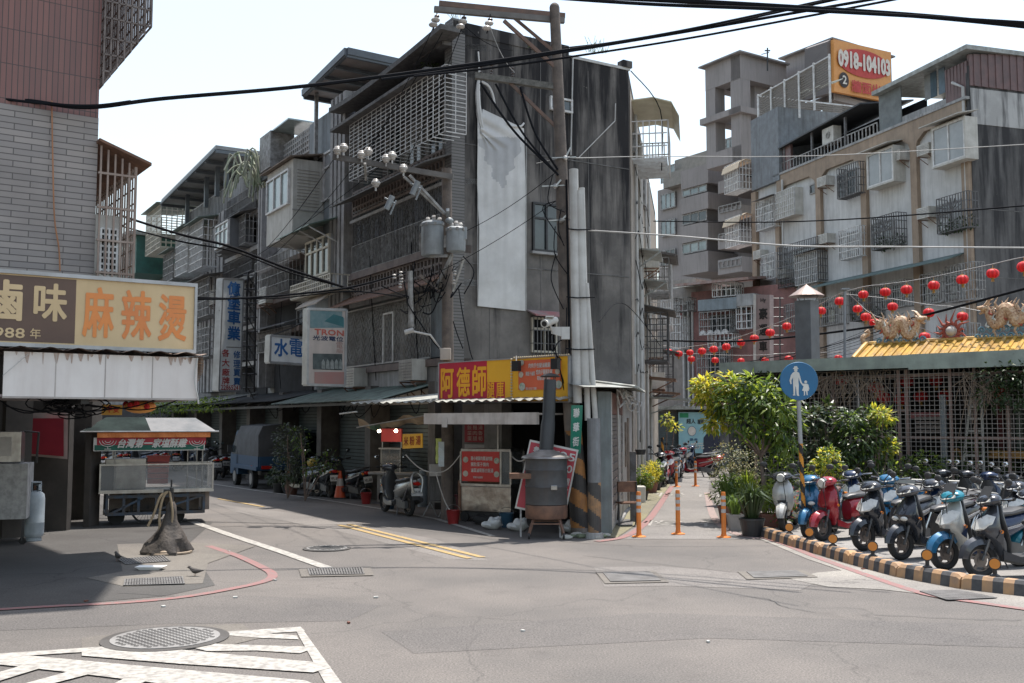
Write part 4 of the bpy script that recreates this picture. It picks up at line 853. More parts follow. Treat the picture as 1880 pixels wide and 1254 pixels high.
for k in range(22): z = q[2] + (q[3] - q[2]) * k / 22; b.fbox(FL,q[0],q[1],-.6,.25,z,z + .05)
b.build('slats',BARG,t); b = MB(); b.fbox(FL,q[0] + .05,q[1] - .05,-.5,.2,q[2] - .3,q[3]); b.build('core',DARK,t)
b = MB(); b.hexa([FL.p(q[0] - 1.7,.2,q[3] - .05),FL.p(q[0],.2,q[3] - .05),FL.p(q[0],-2,q[3] - .05),FL.p(q[0] - 1.7,-2,q[3] - .05),FL.p(q[0] - 1.7,.2,q[3]),FL.p(q[0],.2,q[3]),FL.p(q[0],-2,q[3]),FL.p(q[0] - 1.7,-2,q[3])]); b.build('roof',GLASSP,t)
# fourth: balconies under the big roof
sD0,sD1 = sC1 + .02,sx(392,450)
r4 = rowbuilding('plant_topped_apartment',sD0,sD1,FL.hit(440,350)[1],CONC,'grey apartment with long cactus plants trailing over its roof parapet')
fins(r4,sx(420,500),sD1 - .1,3.2,FL.hit(400,400)[1],4)
q = lrect(396,421,396,415,465,.9); b = MB(); b.fbox(FL,q[0],q[1],0,.88,q[2],q[3]); b.build('bay',mat('bay_dark',(.13,.135,.14),(.09,.09,.09),streak=.4),r4); window(FL,q[0] + .05,q[1] - .05,q[2] + .1,q[3] - .05,r4,BARW,GLASSP,.88,3,1,.05)
for yt,yb,dd in ((350,392,.2),(392,445,.55),(470,500,.3),(520,590,.5),(610,660,.35)):
    qz = (FL.hit(450,yb,dd)[1],FL.hit(450,yt,dd)[1]); cage(FL,sD0 + .3,sx(424,480),qz[0],qz[1],r4,[BARD,BARG][yt % 4 == 0],0,dd,.13,.3,roof=(CONCD if yt in (392,520) else None))
    b = MB(); b.fbox(FL,sD0,sD1,-.34,.15,qz[0] - .2,qz[0] - .05); b.build('floor_slab',CONC,r4)
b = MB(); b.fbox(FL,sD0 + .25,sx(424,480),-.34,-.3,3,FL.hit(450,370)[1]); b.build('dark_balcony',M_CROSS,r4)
# fifth: steel canopy building
sE0,sE1 = sD1 + .02,sx(268,500)
r5 = rowbuilding('canopied_apartment',sE0,sE1,FL.hit(330,470)[1],mat('render_mid',(.22,.215,.21),(.15,.145,.14),streak=.6),'far apartment with caged balconies under a big sloping steel rooftop canopy')
fins(r5,sE0,sE0 + 1.2,3.2,FL.hit(385,420)[1],3)
for i,(x0,x1,yt,yb,m_,rf) in enumerate(((322,345,430,508,BARW,TING),(348,372,418,500,BARW,TING),(300,318,470,520,BARG,TING),(345,383,525,590,BARG,CONCD),(300,340,540,600,BARG,TING),(350,384,610,660,BARG,None))):
    q = lrect(x0,x1,x0,yt,yb,.8); cage(FL,q[0],q[1],q[2],q[3],r5,m_,0,.8,.2,.3,.03,roof=rf)
    window(FL,q[0] + .2,q[1] - .2,q[2] + .3,q[3] - .3,r5,BARG,[GLASS,FROST][i % 2],-.35,3)
q = lrect(268,295,268,397,470,.9); cage(FL,q[0],q[1],q[2],q[3],r5,BARC,-1,1.9,.25,.25,.035,roof=TING); b = MB(); b.fbox(FL,q[0],q[1],-2.5,-.9,q[2],q[3]); b.build('roof_room',mat('olive_tin',(.26,.27,.20),(.18,.19,.15),streak=.3),r5)
for s,z in ((sE0 + 1.6,6.1),(sE0 + 1.7,4.3),(sE0 + 4,5.0)): acunit(FL,s,z,r5,.1,.8,.55)
sa,za = FL.hit(296,372,1.0); sb,zb = FL.hit(396,273,1.0); v0,v1 = FL.p(sa,1.0,za),FL.p(sb,1.0,zb); v2,v3 = FL.p(sb,-5,zb),FL.p(sa,-5,za)
b = MB(); b.hexa([v0,v1,v2,v3] + [v + V((0,0,.14)) for v in (v0,v1,v2,v3)]); b.build('canopy_roof',mat('canopy_roof',(.24,.25,.25),(.18,.18,.18),rough=.5),r5)
b = MB()
for k in range(7): u = k / 6; b.bar(v0.lerp(v1,u) - V((0,0,.1)),v3.lerp(v2,u) - V((0,0,.1)),.12)
for k in range(4): u = k / 3; b.bar(v0.lerp(v3,u) - V((0,0,.05)),v1.lerp(v2,u) - V((0,0,.05)),.1)
b.build('canopy_beam',MC['steel_teal'],r5)
for x,yt,yb in ((415,283,345),(343,350,415),(378,322,380),(398,300,360)):
    q = lrect(x - 2,x + 2,x,yt,yb,.3); b = MB(); b.fbox(FL,(q[0] + q[1]) / 2 - .08,(q[0] + q[1]) / 2 + .08,.2,.36,q[2],q[3]); b.build('canopy_post',MC['steel_teal'],r5)
b = MB(); q = lrect(345,470,400,355,395,.1); grid_bars(b,FL,q[0],q[1],q[2],q[2] + .9,.1,.22,.9,.06); b.build('parapet_rail',CONC,r5)
b = MB(); b.fbox(FL,sE0,sE1 - 2,-3.2,-3,q[2],zb - .3); b.build('roof_room_wall',CONCD,r5)
# sixth: green tin box, end of row
sF0,sF1 = sE1 + .02,sE1 + 70
r6 = rowbuilding('distant_apartment',sF0,sF1,FL.hit(250,475)[1],CONC,'most distant apartment of the left row with a green tin balcony box')
q = lrect(224,250,250,432,500,1.2); b = MB(); b.fbox(FL,q[0],q[1],-1,1.2,q[2],q[3]); b.build('tin_box',mat('green_box',(.03,.12,.10),(.025,.08,.07),rough=.5),r6)
window(FL,q[0] + .4,q[1] - .4,q[2] + .4,q[3] - .3,r6,BARG,FROST,1.2,6,1,.1); b = MB(); b.fbox(FL,q[0] - .2,q[1] + .2,-1.2,1.7,q[3],q[3] + .15); b.build('box_roof',TIN,r6)
for k in range(4): cage(FL,sF0 + .5 + k * 3.6,sF0 + 3.4 + k * 3.6,4.2 + (k % 2) * 3,6.2 + (k % 2) * 3,r6,BARG,0,.7,.3,.4,.04)
for k in range(3): window(FL,sF0 + 1 + k * 4,sF0 + 3 + k * 4,7.6,9.2,r6,BARG,GLASS,-.35,3)
# closing walls so the street ends among buildings
t = thing('street_end_block',V((-42,72,0)),'grey block closing the far end of the left street','building')
b = MB(); fe = Fr(-46,58,59,1); b.fbox(fe,0,20,-8,0,0,11); b.build('wall',CONC,t)
for k in range(4):
    for j in range(3): window(fe,8 + k * 3,10 + k * 3,3.6 + j * 2.6,5.2 + j * 2.6,t,BARG,GLASS,0,2)
# ================================================================ torn cloth on the wall
CL = mat('torn_cloth',(.60,.60,.59),(.47,.47,.46),rough=.85,scale=1.3,streak=.18,dirt=(.3,.3,.29)); CLW = mat('wet_cloth',(.40,.405,.41),(.34,.345,.35),rough=.8)
t = thing('torn_wall_cloth',FD.q(920,560,.1),'tall torn white cloth sagging on the dark windowless wall','cloth')
b = MB(); prof_l = [(876,200),(877,262),(876,340),(880,420),(879,500),(878,562)]; prof_r = [(886,200),(962,236),(965,330),(966,410),(965,490),(965,571)]
NU,NV = 44,90
PXY = {}
def cp_(u,v):
    def at(pr,v):
        k = v * (len(pr) - 1); i = min(int(k),len(pr) - 2); f = k - i
        return (pr[i][0] + (pr[i + 1][0] - pr[i][0]) * f,pr[i][1] + (pr[i + 1][1] - pr[i][1]) * f)
    l,r_ = at(prof_l,v),at(prof_r,v)
    x = l[0] + (r_[0] - l[0]) * u; y = l[1] + (r_[1] - l[1]) * u + 14 * sin(pi * u) * (1 - v) ** 2 * 3
    PXY[(round(u,4),round(v,4))] = (x,y)
    return FD.q(x,y,.05 + .022 * sin(u * 30 + v * 3) * (1 - v) ** 1.5 + .012 * mnoise.noise(V((u * 4,v * 9,0))) + .05 * (1 - v) ** 3)
k = len(b.v)
for j in range(NV + 1):
    for i in range(NU + 1): b.v.append(cp_(i / NU,j / NV))
for j in range(NV):
    for i in range(NU):
        a = j * (NU + 1) + i; u = (i + .5) / NU; v = (j + .5) / NV
        b.f.append([a,a + NU + 1,a + NU + 2,a + 1]); xx,yy = PXY[(round(i / NU,4),round(j / NV,4))]; b.m.append(1 if (252 < yy < 344 and abs(xx - 919 + 4 * sin(yy * .2)) < 42 * (1 - (yy - 252) / 92) ** .8) else 0)
b.build('sheet',[CL,CLW],t,smooth=True)
b = MB(); b.tube(lerp_pts([FD.q(878,95,.08),FD.q(880,130,.1),FD.q(877,170,.1),FD.q(880,210,.08),FD.q(885,235,.08)],6),[.02,.02,.02,.02,.03,.03,.03,.03,.03,.04,.05,.05,.06,.06,.06,.06,.06,.07,.07,.07,.06,.06,.05,.05,.04],6)
b.tube(lerp_pts([FD.q(884,150,.1),FD.q(897,158,.1),FD.q(905,175,.1),FD.q(908,192,.08)],4),.035,5); b.tube(lerp_pts([FD.q(931,222,.1),FD.q(936,230,.1),FD.q(955,232,.1),FD.q(962,226,.1)],4),.025,5); b.build('rag',CL,t,smooth=True)
b = MB(); pts = [FD.q(966,250 + 320 * i / 12,.06) for i in range(13)]; b.tube(pts,.014,5); pts = [FD.q(877,300 + 262 * i / 10,.06) for i in range(11)]; b.tube(pts,.014,5); b.build('hem_rope',WIREG,t)
# ================================================================ ground floor of the left street: dark arcade, shutters, eaves
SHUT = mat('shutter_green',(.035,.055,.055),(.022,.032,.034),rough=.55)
t = thing('shop_arcade',FL.p(5,0,0),'dark arcade of shuttered shop fronts below the green tin eaves','shop fronts')
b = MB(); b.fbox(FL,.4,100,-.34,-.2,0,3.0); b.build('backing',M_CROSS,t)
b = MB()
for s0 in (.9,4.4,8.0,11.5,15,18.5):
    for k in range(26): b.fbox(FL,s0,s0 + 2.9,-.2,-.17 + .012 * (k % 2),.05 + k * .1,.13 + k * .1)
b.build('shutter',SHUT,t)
for s0 in (.35,4.1,7.7,11.2,14.7,18.2,22,26): b = MB(); b.fbox(FL,s0 - .18,s0 + .18,-.2,.35,0,2.95); b.build('column',mat('arcade_column',(.13,.12,.11),(.07,.065,.06),streak=.5),t)
def tinroof(name,fr,s0,s1,n0,z0,n1,z1,m,par,pitch=.09,amp=.018):
    b = MB(); n = int((s1 - s0) / (pitch / 4)); vs = []
    for i in range(n + 1):
        s = s0 + (s1 - s0) * i / n; h = amp * sin(i * pi / 2)
        vs += [fr.p(s,n0,z0 + h),fr.p(s,n1,z1 + h)]
    return b.add(vs,[(2 * i,2 * i + 2,2 * i + 3,2 * i + 1) for i in range(n)]).build(name,m,par)
t = thing('street_eaves',FL.p(5,.5,2.7),'long corrugated green-grey eaves along the shops of the left street','eaves')
tinroof('eave_sheet',FL,.6,8.5,-.3,3.02,1.55,2.52,TING,t); tinroof('eave_sheet',FL,8.3,16,-.3,3.0,1.5,2.62,mat('black_tin',(.06,.065,.065),(.04,.04,.04)),t); tinroof('eave_sheet',FL,15.8,30,-.3,3.05,1.4,2.7,TIN,t)
b = MB(); b.fbox(FL,.6,30,1.3,1.36,2.42,2.49); 
for k in range(20): s = .8 + k * 1.5; b.bar(FL.p(s,-.2,2.95),FL.p(s,1.5,2.5),.05)
b.build('eave_rafter',DARK,t)
# hanging green plants on the eaves edge further down
def leafcloud(mb,c,r,n,size,seed=0,flat=.6,droop=.2,mi=(0,),shell=.35,asp=.42):
    rn = random.Random(seed); c = V(c)
    for i in range(n):
        d = V((rn.gauss(0,1),rn.gauss(0,1),rn.gauss(0,1))).normalized(); q_ = (shell + (1 - shell) * rn.random() ** .5)
        q_ *= 1 + .35 * mnoise.noise(d * 2.3 + V((seed,seed * .7,0)))
        p = c + V((d.x * r[0],d.y * r[1],d.z * r[2])) * q_
        ax = (d + V((rn.uniform(-.8,.8),rn.uniform(-.8,.8),rn.uniform(-.5,.6) - droop))).normalized()
        up = V((rn.uniform(-flat,flat),rn.uniform(-flat,flat),1)).normalized(); sd = ax.cross(up)
        if sd.length < .1: continue
        sd.normalize(); up = sd.cross(ax); L_ = size * rn.uniform(.6,1.3); w = L_ * asp * .5
        m_ = mi[rn.randrange(len(mi))]
        mb.add([p,p + ax * L_ * .45 + sd * w - up * L_ * .04,p + ax * L_ - up * L_ * .18,p + ax * L_ * .45 - sd * w - up * L_ * .04,p + ax * L_ * .5 + up * L_ * .03],[(0,1,4),(1,2,4),(2,3,4),(3,0,4)],m_)
    return mb
LFA = mat('leaf_mid',(.085,.14,.03),(.05,.095,.022),rough=.45,trans=.4,spec=.4); LFB = mat('leaf_dark',(.035,.06,.02),(.022,.042,.016),rough=.4,trans=.2,spec=.45)
LFY = mat('leaf_yellow',(.36,.34,.05),(.24,.27,.045),rough=.45,trans=.5); LFG = mat('leaf_grey',(.075,.09,.06),(.05,.065,.045),rough=.4,trans=.15); LFL = mat('leaf_light',(.17,.23,.045),(.11,.17,.035),rough=.4,trans=.48)
LFF = mat('leaf_flower',(.45,.08,.07),(.3,.06,.05),trans=.2)
t = thing('eaves_creeper',FL.p(20,1.2,2.7),'bright green creeper hanging over the far end of the eaves behind the cart roof','creeper')
b = MB()
for k in range(9): leafcloud(b,FL.p(14.5 + k * 1.3,1.35,2.62),(.55,.55,.22),130,.14,k,mi=(0,1))
b.build('foliage',[LFA,LFL],t)
b = MB()
for k in range(8): leafcloud(b,FL.p(20 + k * 1.1,1.2,1.7),(.5,.4,.8),110,.14,k + 30)
b.build('hanging_foliage',LFB,t)
# ================================================================ the corner shop
FSh = Fr(-1.49,21.0,133.7,1); sgn = .0
shop = thing('corner_food_shop',FSh.p(1.7,-1,0),'small open fronted food shop under corrugated roof at the foot of dark wall','shop')
SW = 3.47
b = MB(); b.fbox(FSh,-1.2,2.2,-2.3,-2.2,0,2.5); b.build('back_wall',mat('shop_wall',(.16,.15,.145),(.10,.095,.09),streak=.5),shop)
b = MB(); q = FSh.rect(889,921,905,778,862,-1.6); b.fbox(FSh,q[0],q[1],-1.9,-1.6,0,2.4); b.build('pillar',mat('shop_pillar',(.30,.29,.28),(.2,.19,.18),streak=.4),shop)
b = MB(); b.fbox(FSh,q[1] + .01,2.75,-2.0,-1.95,0,2.4); b.build('dark_door',VOID,shop)
b = MB(); b.fbox(FSh,q[0] - .95,q[0] - .01,-1.9,-1.85,0,2.4); b.build('inner_wall',mat('inner_wall',(.2,.18,.17),(.13,.12,.11)),shop)
q = FSh.rect(853,890,870,776,812,-1.8); b = MB(); b.fbox(FSh,q[0],q[1],-1.84,-1.8,q[2],q[3]); o = b.build('menu_board',mat('shop_red',(.33,.03,.035),(.27,.025,.03)),shop)
b = MB()
for i in range(3):
    for j in range(3): ftxt(b,FSh,'飯麵湯菜肉魯蛋腿筍'[i * 3 + j],858 + j * 10,866 + j * 10,781 + i * 10,789 + i * 10,-1.79)
b.build('lettering',mat('pale_lettering',(.6,.45,.38)),o)
for k in range(3):
    q = FSh.rect(853,890,870,816 + k * 14,827 + k * 14,-1.8); b = MB(); b.fbox(FSh,q[0],q[1],-1.84,-1.8,q[2],q[3]); b.build('notice',mat('notice%d' % (k % 2),[(.5,.48,.46),(.3,.04,.05)][k % 2]),shop)
# roof and big sign
b = MB(); n = 110
s0,s1 = -2.3,3.75; vs = []
for i in range(n + 1):
    s = s0 + (s1 - s0) * i / n; h = .02 * sin(i * pi / 2.2); vs += [FSh.p(s * .75 - .2,-2.6,2.72 + h),FSh.p(s,.5,2.40 + h)]
b.add(vs,[(2 * i,2 * i + 2,2 * i + 3,2 * i + 1) for i in range(n)]); b.build('roof',TIN,shop)
t = thing('shop_sign',FSh.p(1.7,0,2.4),'large red and yellow shop sign with gold characters on the corner shop roof','sign')
s1_,zt1 = FSh.hit(1046,651); _,zb1 = FSh.hit(1046,739); zt0 = FSh.hit(805,666)[1]; zb0 = FSh.hit(805,739)[1]
SR = mat('sign_red',(.50,.02,.05),(.44,.02,.05),rough=.4); SY = mat('sign_yellow',(.80,.42,.03),(.74,.38,.03),rough=.4); SO = mat('sign_orange_red',(.62,.13,.06),(.55,.11,.05),rough=.45); GOLD = mat('sign_gold',(.85,.40,.03),(.8,.36,.02),rough=.4)
zq = lambda s,f: (zb0 + (zb1 - zb0) * s / s1_) + ((zt0 + (zt1 - zt0) * s / s1_) - (zb0 + (zb1 - zb0) * s / s1_)) * f
def spanel(b,a,c,f0,f1,n0,n1,mi=0):
    return b.hexa([FSh.p(a,n0,zq(a,f0)),FSh.p(c,n0,zq(c,f0)),FSh.p(c,n1,zq(c,f0)),FSh.p(a,n1,zq(a,f0)),FSh.p(a,n0,zq(a,f1)),FSh.p(c,n0,zq(c,f1)),FSh.p(c,n1,zq(c,f1)),FSh.p(a,n1,zq(a,f1))],mi)
sr,sr2 = FSh.hit(894,700)[0],FSh.hit(927,715)[0]
b = MB(); spanel(b,.02,s1_ - .02,.02,.98,-.08,0); b.build('yellow_panel',SY,t)
b = MB(); spanel(b,.02,sr,.02,.98,-.07,.006); spanel(b,sr,sr2,.02,.47,-.07,.006); b.build('red_panel',SR,t)
b = MB(); ftxt(b,FSh,'阿',809,833,676,731,.012,.03); ftxt(b,FSh,'德',838,863,674,729,.012,.03); ftxt(b,FSh,'師',867,893,670,728,.012,.03); ftxt(b,FSh,'腿',894,908,702,732,.012,.02); ftxt(b,FSh,'庫',911,925,700,731,.012,.02); b.build('lettering',GOLD,t)
b = MB()
for a in ((0,s1_,0,.025),(0,s1_,.975,1)): spanel(b,a[0],a[1],a[2],a[3],-.1,.02)
spanel(b,0,.03,0,1,-.1,.021); spanel(b,s1_ - .03,s1_,0,1,-.1,.021); b.build('frame',MC['alu'],t)
m0,m1 = FSh.hit(953,690)[0],FSh.hit(1030,690)[0]
b = MB(); spanel(b,m0,m1,.28,.93,-.01,.02); o = b.build('menu_panel',SO,t)
b = MB(); ftxt(b,FSh,'肉肉手包腿滷豬腸',970,1010,666,675,.026,.01); ftxt(b,FSh,'焢肉子腿尾肚豬',984,1014,678,687,.026,.01); ftxt(b,FSh,'蹄筋子滷蛋',965,982,682,690,.026,.01); ftxt(b,FSh,'筍絲白飯魯肉',986,1010,690,698,.026,.01); ftxt(b,FSh,'歡迎訂購',965,985,711,716,.026); b.build('menu_lettering',BWHT,o)
for k,(x,y) in enumerate(((958,666),(957,688),(959,710),(1023,664),(1024,682),(1026,706))):
    c = FSh.q(x,y,.028); b = MB(); b.tube([c,c + FSh.n * .012],.055 if k % 3 != 2 else .075,14); b.build('dish_picture',mat('dish%d' % (k % 3),[(.3,.32,.25),(.42,.36,.28),(.18,.28,.2)][k % 3],(.5,.46,.4),scale=18),o)
b = MB()
for k in range(15): c = FSh.q(939,660 + k * 5.3,.03); b.ball(c,.022,8,5)
for k in range(26): c = FSh.p(m0 - .1 + (s1_ - m0 + .1) * k / 25,.03,zq(s1_,1) + .0 + (zt0 - zt1) * 0); b.ball(c,.018,6,4)
b.build('bulb_string',mat('bulb',(.55,.45,.3),rough=.3),t)
for x,y in ((948,672),(1020,668)):
    b = MB(); q_ = FSh.q(x,y,.2); b.box(q_,(.16,.09,.19),FSh.a * -1 + pi / 2,M=None); b.bar(q_ + V((0,0,.05)),FSh.q(x,y - 18,.0),.02); b.build('floodlight',BLACK,t)
# white fascia beam and hanging cables below the roof
t = thing('white_fascia_beam',FSh.p(1,.6,2.2),'long white painted beam hanging under the shop roof','beam')
q = FSh.rect(778,985,880,758,779,.45); b = MB(); b.fbox(FSh,q[0],q[1],.38,.45,q[2],q[3]); b.fbox(FSh,q[0],q[1],-.5,.38,q[3] - .04,q[3] - .01); b.build('beam',mat('beam_white',(.55,.52,.49),(.42,.38,.35),streak=.4),t)
b = MB(); b.fbox(FSh,q[0] + .55,q[0] + .7,.46,.47,q[2] - .06,q[2] + .12); b.build('paper_notice',MC['notice'],t)
def stripe_tube(mb,a,c,r,per,tw=1.0,n=16,m=60,r1=None,z0=None,z1=None,mA=0,mB_=1,mC=2):
    """post with slanting two colour stripes between z0 and z1"""
    a,c = V(a),V(c); k = len(mb.v); r1 = r if r1 is None else r1
    for i in range(m + 1):
        p = a.lerp(c,i / m); rr = r + (r1 - r) * i / m
        for j in range(n): mb.v.append(p + V((cos(2 * pi * j / n),sin(2 * pi * j / n),0)) * rr)
    for i in range(m):
        z = a.z + (c.z - a.z) * (i + .5) / m
        for j in range(n):
            q_ = [k + i * n + j,k + i * n + (j + 1) % n,k + (i + 1) * n + (j + 1) % n,k + (i + 1) * n + j]; mb.f.append(q_)
            th = 2 * pi * (j + .5) / n; ph = (z / per + tw * abs(((th / pi) % 2) - 1)) % 1
            mb.m.append(mC if (z0 is not None and not z0 <= z <= z1) else (mA if ph < .5 else mB_))
    mb.f.append([k + m * n + j for j in range(n)]); mb.m.append(mC)
    return mb
STO = mat('stripe_orange',(.42,.19,.05),(.28,.13,.05),rough=.6,scale=7,streak=.35); STK = mat('stripe_black',(.03,.03,.032),(.06,.055,.05),rough=.6); PCON = mat('pole_concrete',(.24,.21,.185),(.16,.14,.125),streak=.4,scale=4)
t = thing('striped_column',G(824,915),'orange and black striped column inside the corner shop','column'); c = G(824,915)
b = MB(); stripe_tube(b,c,c + V((0,0,2.5)),.16,.5,.5,z0=.2,z1=1.9); b.build('shaft',[STO,STK,PCON],t)
# corrugated side of the shack and shutters along the alley
sk = thing('corrugated_shack',V((2.2,21,0)),'grey-green corrugated shack with brown shutters along the alley, behind the striped pole','shack')
FK = Fr(G(1108,988).x,18.7,62,1); pA = V((FK.o.x,FK.o.y,0)); 
q = FK.rect(1098,1122,1110,712,985,0); b = MB(); n = 26; w_ = q[1] - q[0]
for i in range(n): s = q[0] + w_ * i / n; b.fbox(FK,s,s + w_ / n,-.1,0 + .018 * (i % 2),0,2.55)
b.build('corrugated_wall',mat('shack_tin',(.27,.31,.31),(.2,.22,.22),rough=.5,streak=.35),sk)
pk = FK.p(q[1],0,0); dE = D0 + FR_.e * .2 - pk; FKs = Fr(pk.x,pk.y,math.degrees(math.atan2(dE.x,dE.y)),1); LK = dE.length
b = MB()
for k in range(5): b.fbox(FKs,0,LK,-.12,-.02,0,.35) if k == 0 else None
b.fbox(FKs,0,.4,-.1,0,.35,2.55); b.fbox(FKs,2.6,3.1,-.1,.0,0,2.5); b.fbox(FKs,3.9,LK,-.1,0,0,2.75); b.fbox(FKs,.4,3.9,-.1,0,2.15,2.55,1); b.build('side_wall',[mat('white_render',(.48,.46,.43),(.32,.30,.28),streak=.6),mat('brown_board',(.20,.09,.07),(.14,.07,.055))],sk)
for a0,a1 in ((.42,2.58),(3.12,3.88)):
    b = MB()
    for k in range(24): b.fbox(FKs,a0,a1,-.08,-.03 + .02 * (k % 2),.3 + k * .077,.37 + k * .077)
    b.build('shutter',mat('shutter_brown',(.20,.165,.15),(.13,.11,.10),rough=.5,streak=.3),sk)
for a0,z0_,z1_ in ((4.6,1.0,2.0),(5.6,.1,2.1)):
    b = MB(); b.fbox(FKs,a0,a0 + .6,-.02,.03,z0_,z1_); b.build('door_panel',WOOD,sk)
b = MB(); R0 = [FK.p(q[0] - .5,.35,2.62),FK.p(q[1] + .3,.35,2.62),FKs.p(LK,.35,2.75),FKs.p(LK,-2.6,3.25),FK.p(q[0] - .6,-2.4,3.0)]
b.poly(R0); b.build('roof',TIN,sk)
# corrugated look of that roof: ribs
b = MB()
for k in range(26): u = k / 25; a = R0[1].lerp(R0[2],u); d = R0[4].lerp(R0[3],u); b.tube([a + V((0,0,.02)),d + V((0,0,.02))],.025,5)
b.build('roof_rib',TIN,sk)
b = MB(); rn = random.Random(9)
for k in range(6): pts = [FKs.p(.3 + LK * j / 8,.1 + .05 * k % .2,2.6 - .05 * k + rn.uniform(-.1,.1)) for j in range(9)]; b.tube(lerp_pts(pts,3),.014,5)
b.tube([FKs.p(1.2,.05,2.6),FKs.p(1.25,.06,1.9),FKs.p(1.6,.05,.4)],.02,6); b.build('cable',PVC,None,FKs.p(2,0,2.5),True,tag=('tangle of white cables along the eave of the corrugated shack','cables'))
b = MB(); b.fbox(FR_,1.2,4.0,.02,.05,3.3,4.9); b.build('white_board',mat('board_white',(.62,.62,.6),(.5,.49,.47),streak=.3),cb)
# ================================================================ leaning red price board
def quadboard(name,pts,th,m,par):
    """board through four corner points"""
    n = (pts[1] - pts[0]).cross(pts[3] - pts[0]).normalized()
    if n.y > 0: n = -n
    b = MB(); b.hexa([p - n * th for p in pts] + pts); return b.build(name,m,par),n
pc = [P(945,933,18.36),P(1037,953,18.26),P(1062,826,18.36),P(973,807,18.46)]
t = thing('price_board',G(990,975),'red price board leaning sideways behind the sheet metal stove','price board')
_,nn = quadboard('frame',pc,.05,BWHT,t); cc = sum(pc,V((0,0,0))) / 4
quadboard('panel',[cc + (p - cc) * .94 + nn * .004 for p in pc],.02,mat('price_red',(.42,.03,.05),(.36,.03,.045),rough=.5),t)
R_ = (pc[1] - pc[0]).normalized(); U_ = (pc[3] - pc[0]).normalized(); W0,H0 = (pc[1] - pc[0]).length,(pc[3] - pc[0]).length
b = MB()
def pb(ch,u,v,w,h,bold=.02): txt(b,ch,pc[0] + R_ * W0 * u + U_ * H0 * v + nn * .012,R_,U_,w,h,bold)
pb('魯',.18,.87,.13,.13); pb('肉',.36,.87,.13,.13); pb('飯',.55,.87,.15,.14); pb('25',.80,.87,.27,.14); pb('50',.82,.70,.22,.14); pb('腿',.88,.52,.11,.12); pb('庫',.88,.38,.11,.12); pb('飯',.88,.24,.11,.12); pb('70',.84,.08,.18,.11)
pb('腿',.30,.55,.11,.12); pb('庫',.30,.40,.11,.12); b.build('lettering',BWHT,t)
b = MB()
for a in (.12,.9): b.bar(pc[0] + R_ * W0 * a - nn * .0,V(((pc[0] + R_ * W0 * a).x,(pc[0] + R_ * W0 * a).y - .1,0.0)),.03)
b.build('leg',BARG,t)
# ================================================================ sheet metal stove with chimney
c = G(1003,987); Y = c.y; sc = Y / 1900 / 1.0; c = V((P(1003,900,Y).x,Y,0)); zf = lambda py: P(1003,py,Y).z
SHM = mat('stove_metal',(.075,.078,.082),(.045,.047,.05),rough=.6,metal=.25,scale=4,streak=.5,dirt=(.07,.05,.04)); SHR = mat('stove_scorched',(.23,.13,.09),(.12,.075,.06),rough=.6,metal=.4,scale=6)
t = thing('metal_barrel_stove',c,'round sheet metal stove with tall black chimney on a wheeled stand','stove')
r = .365; b = MB(); b.lathe([(r,zf(925)),(r,zf(925) + .0),(r,zf(895)),(r + .012,zf(893)),(r,zf(890)),(r,zf(865)),(r + .012,zf(862)),(r,zf(859)),(r,zf(841))],c,32); b.build('barrel',SHM,t,smooth=True)
b = MB(); b.lathe([(r - .01,zf(951)),(r + .004,zf(949)),(r + .004,zf(926))],c,32); b.build('firebox',SHR,t,smooth=True)
b = MB(); b.lathe([(r + .07,zf(841)),(r + .06,zf(838)),(.13,zf(826)),(.12,zf(825))],c + V((.0,0,0)),32); b.build('hood',mat('hood',(.32,.31,.3),(.2,.18,.17),rough=.4,metal=.6),t,smooth=True)
b = MB(); top = P(1010,697,Y); b.tube([c + V((0.0,0,zf(828))),P(1006,780,Y),P(1007,770,Y),top],[.125,.125,.112,.108],20); b.build('chimney',mat('chimney',(.05,.055,.062),(.035,.038,.04),rough=.5,metal=.3,streak=.3),t,smooth=True)
b = MB(); b.lathe([(.17,-.015),(.175,0),(.10,.04),(.02,.055)],top + V((0,0,.06)),20)
for k in range(4): a = k * pi / 2 + .6; b.tube([top + V((.1 * cos(a),.1 * sin(a),-.02)),top + V((.12 * cos(a),.12 * sin(a),.06))],.007,4)
b.build('rain_cap',BLACK,t,smooth=True)
b = MB(); q_ = c + V((.12,-r - .005,zf(893))); b.box(q_,(.11,.03,.08)); b.build('damper_door',STEEL,t,bevel=.01)
b = MB(); b.box(c + V((-.42,-.12,zf(873))),(.45,.25,.09)); b.build('side_shelf',RUST,t)
for k in range(4):
    a = k * pi / 2 + .75; p0 = c + V((r * .85 * cos(a),r * .85 * sin(a),zf(951))); p1 = c + V((r * 1.15 * cos(a),r * 1.15 * sin(a),.09))
    b = MB(); b.bar(p0,p1,.035); b.build('leg',SHR,t)
    b = MB(); b.tube([p1 + V((-.015,0,-.03)),p1 + V((.015,0,-.03))],.055,12); b.build('wheel',BLACK,t)
b = MB()
for k in range(4): a,a2 = k * pi / 2 + .75,(k + 1) * pi / 2 + .75; b.bar(c + V((r * cos(a),r * sin(a),.26)),c + V((r * cos(a2),r * sin(a2),.26)),.022)
b.build('leg_brace',SHR,t)
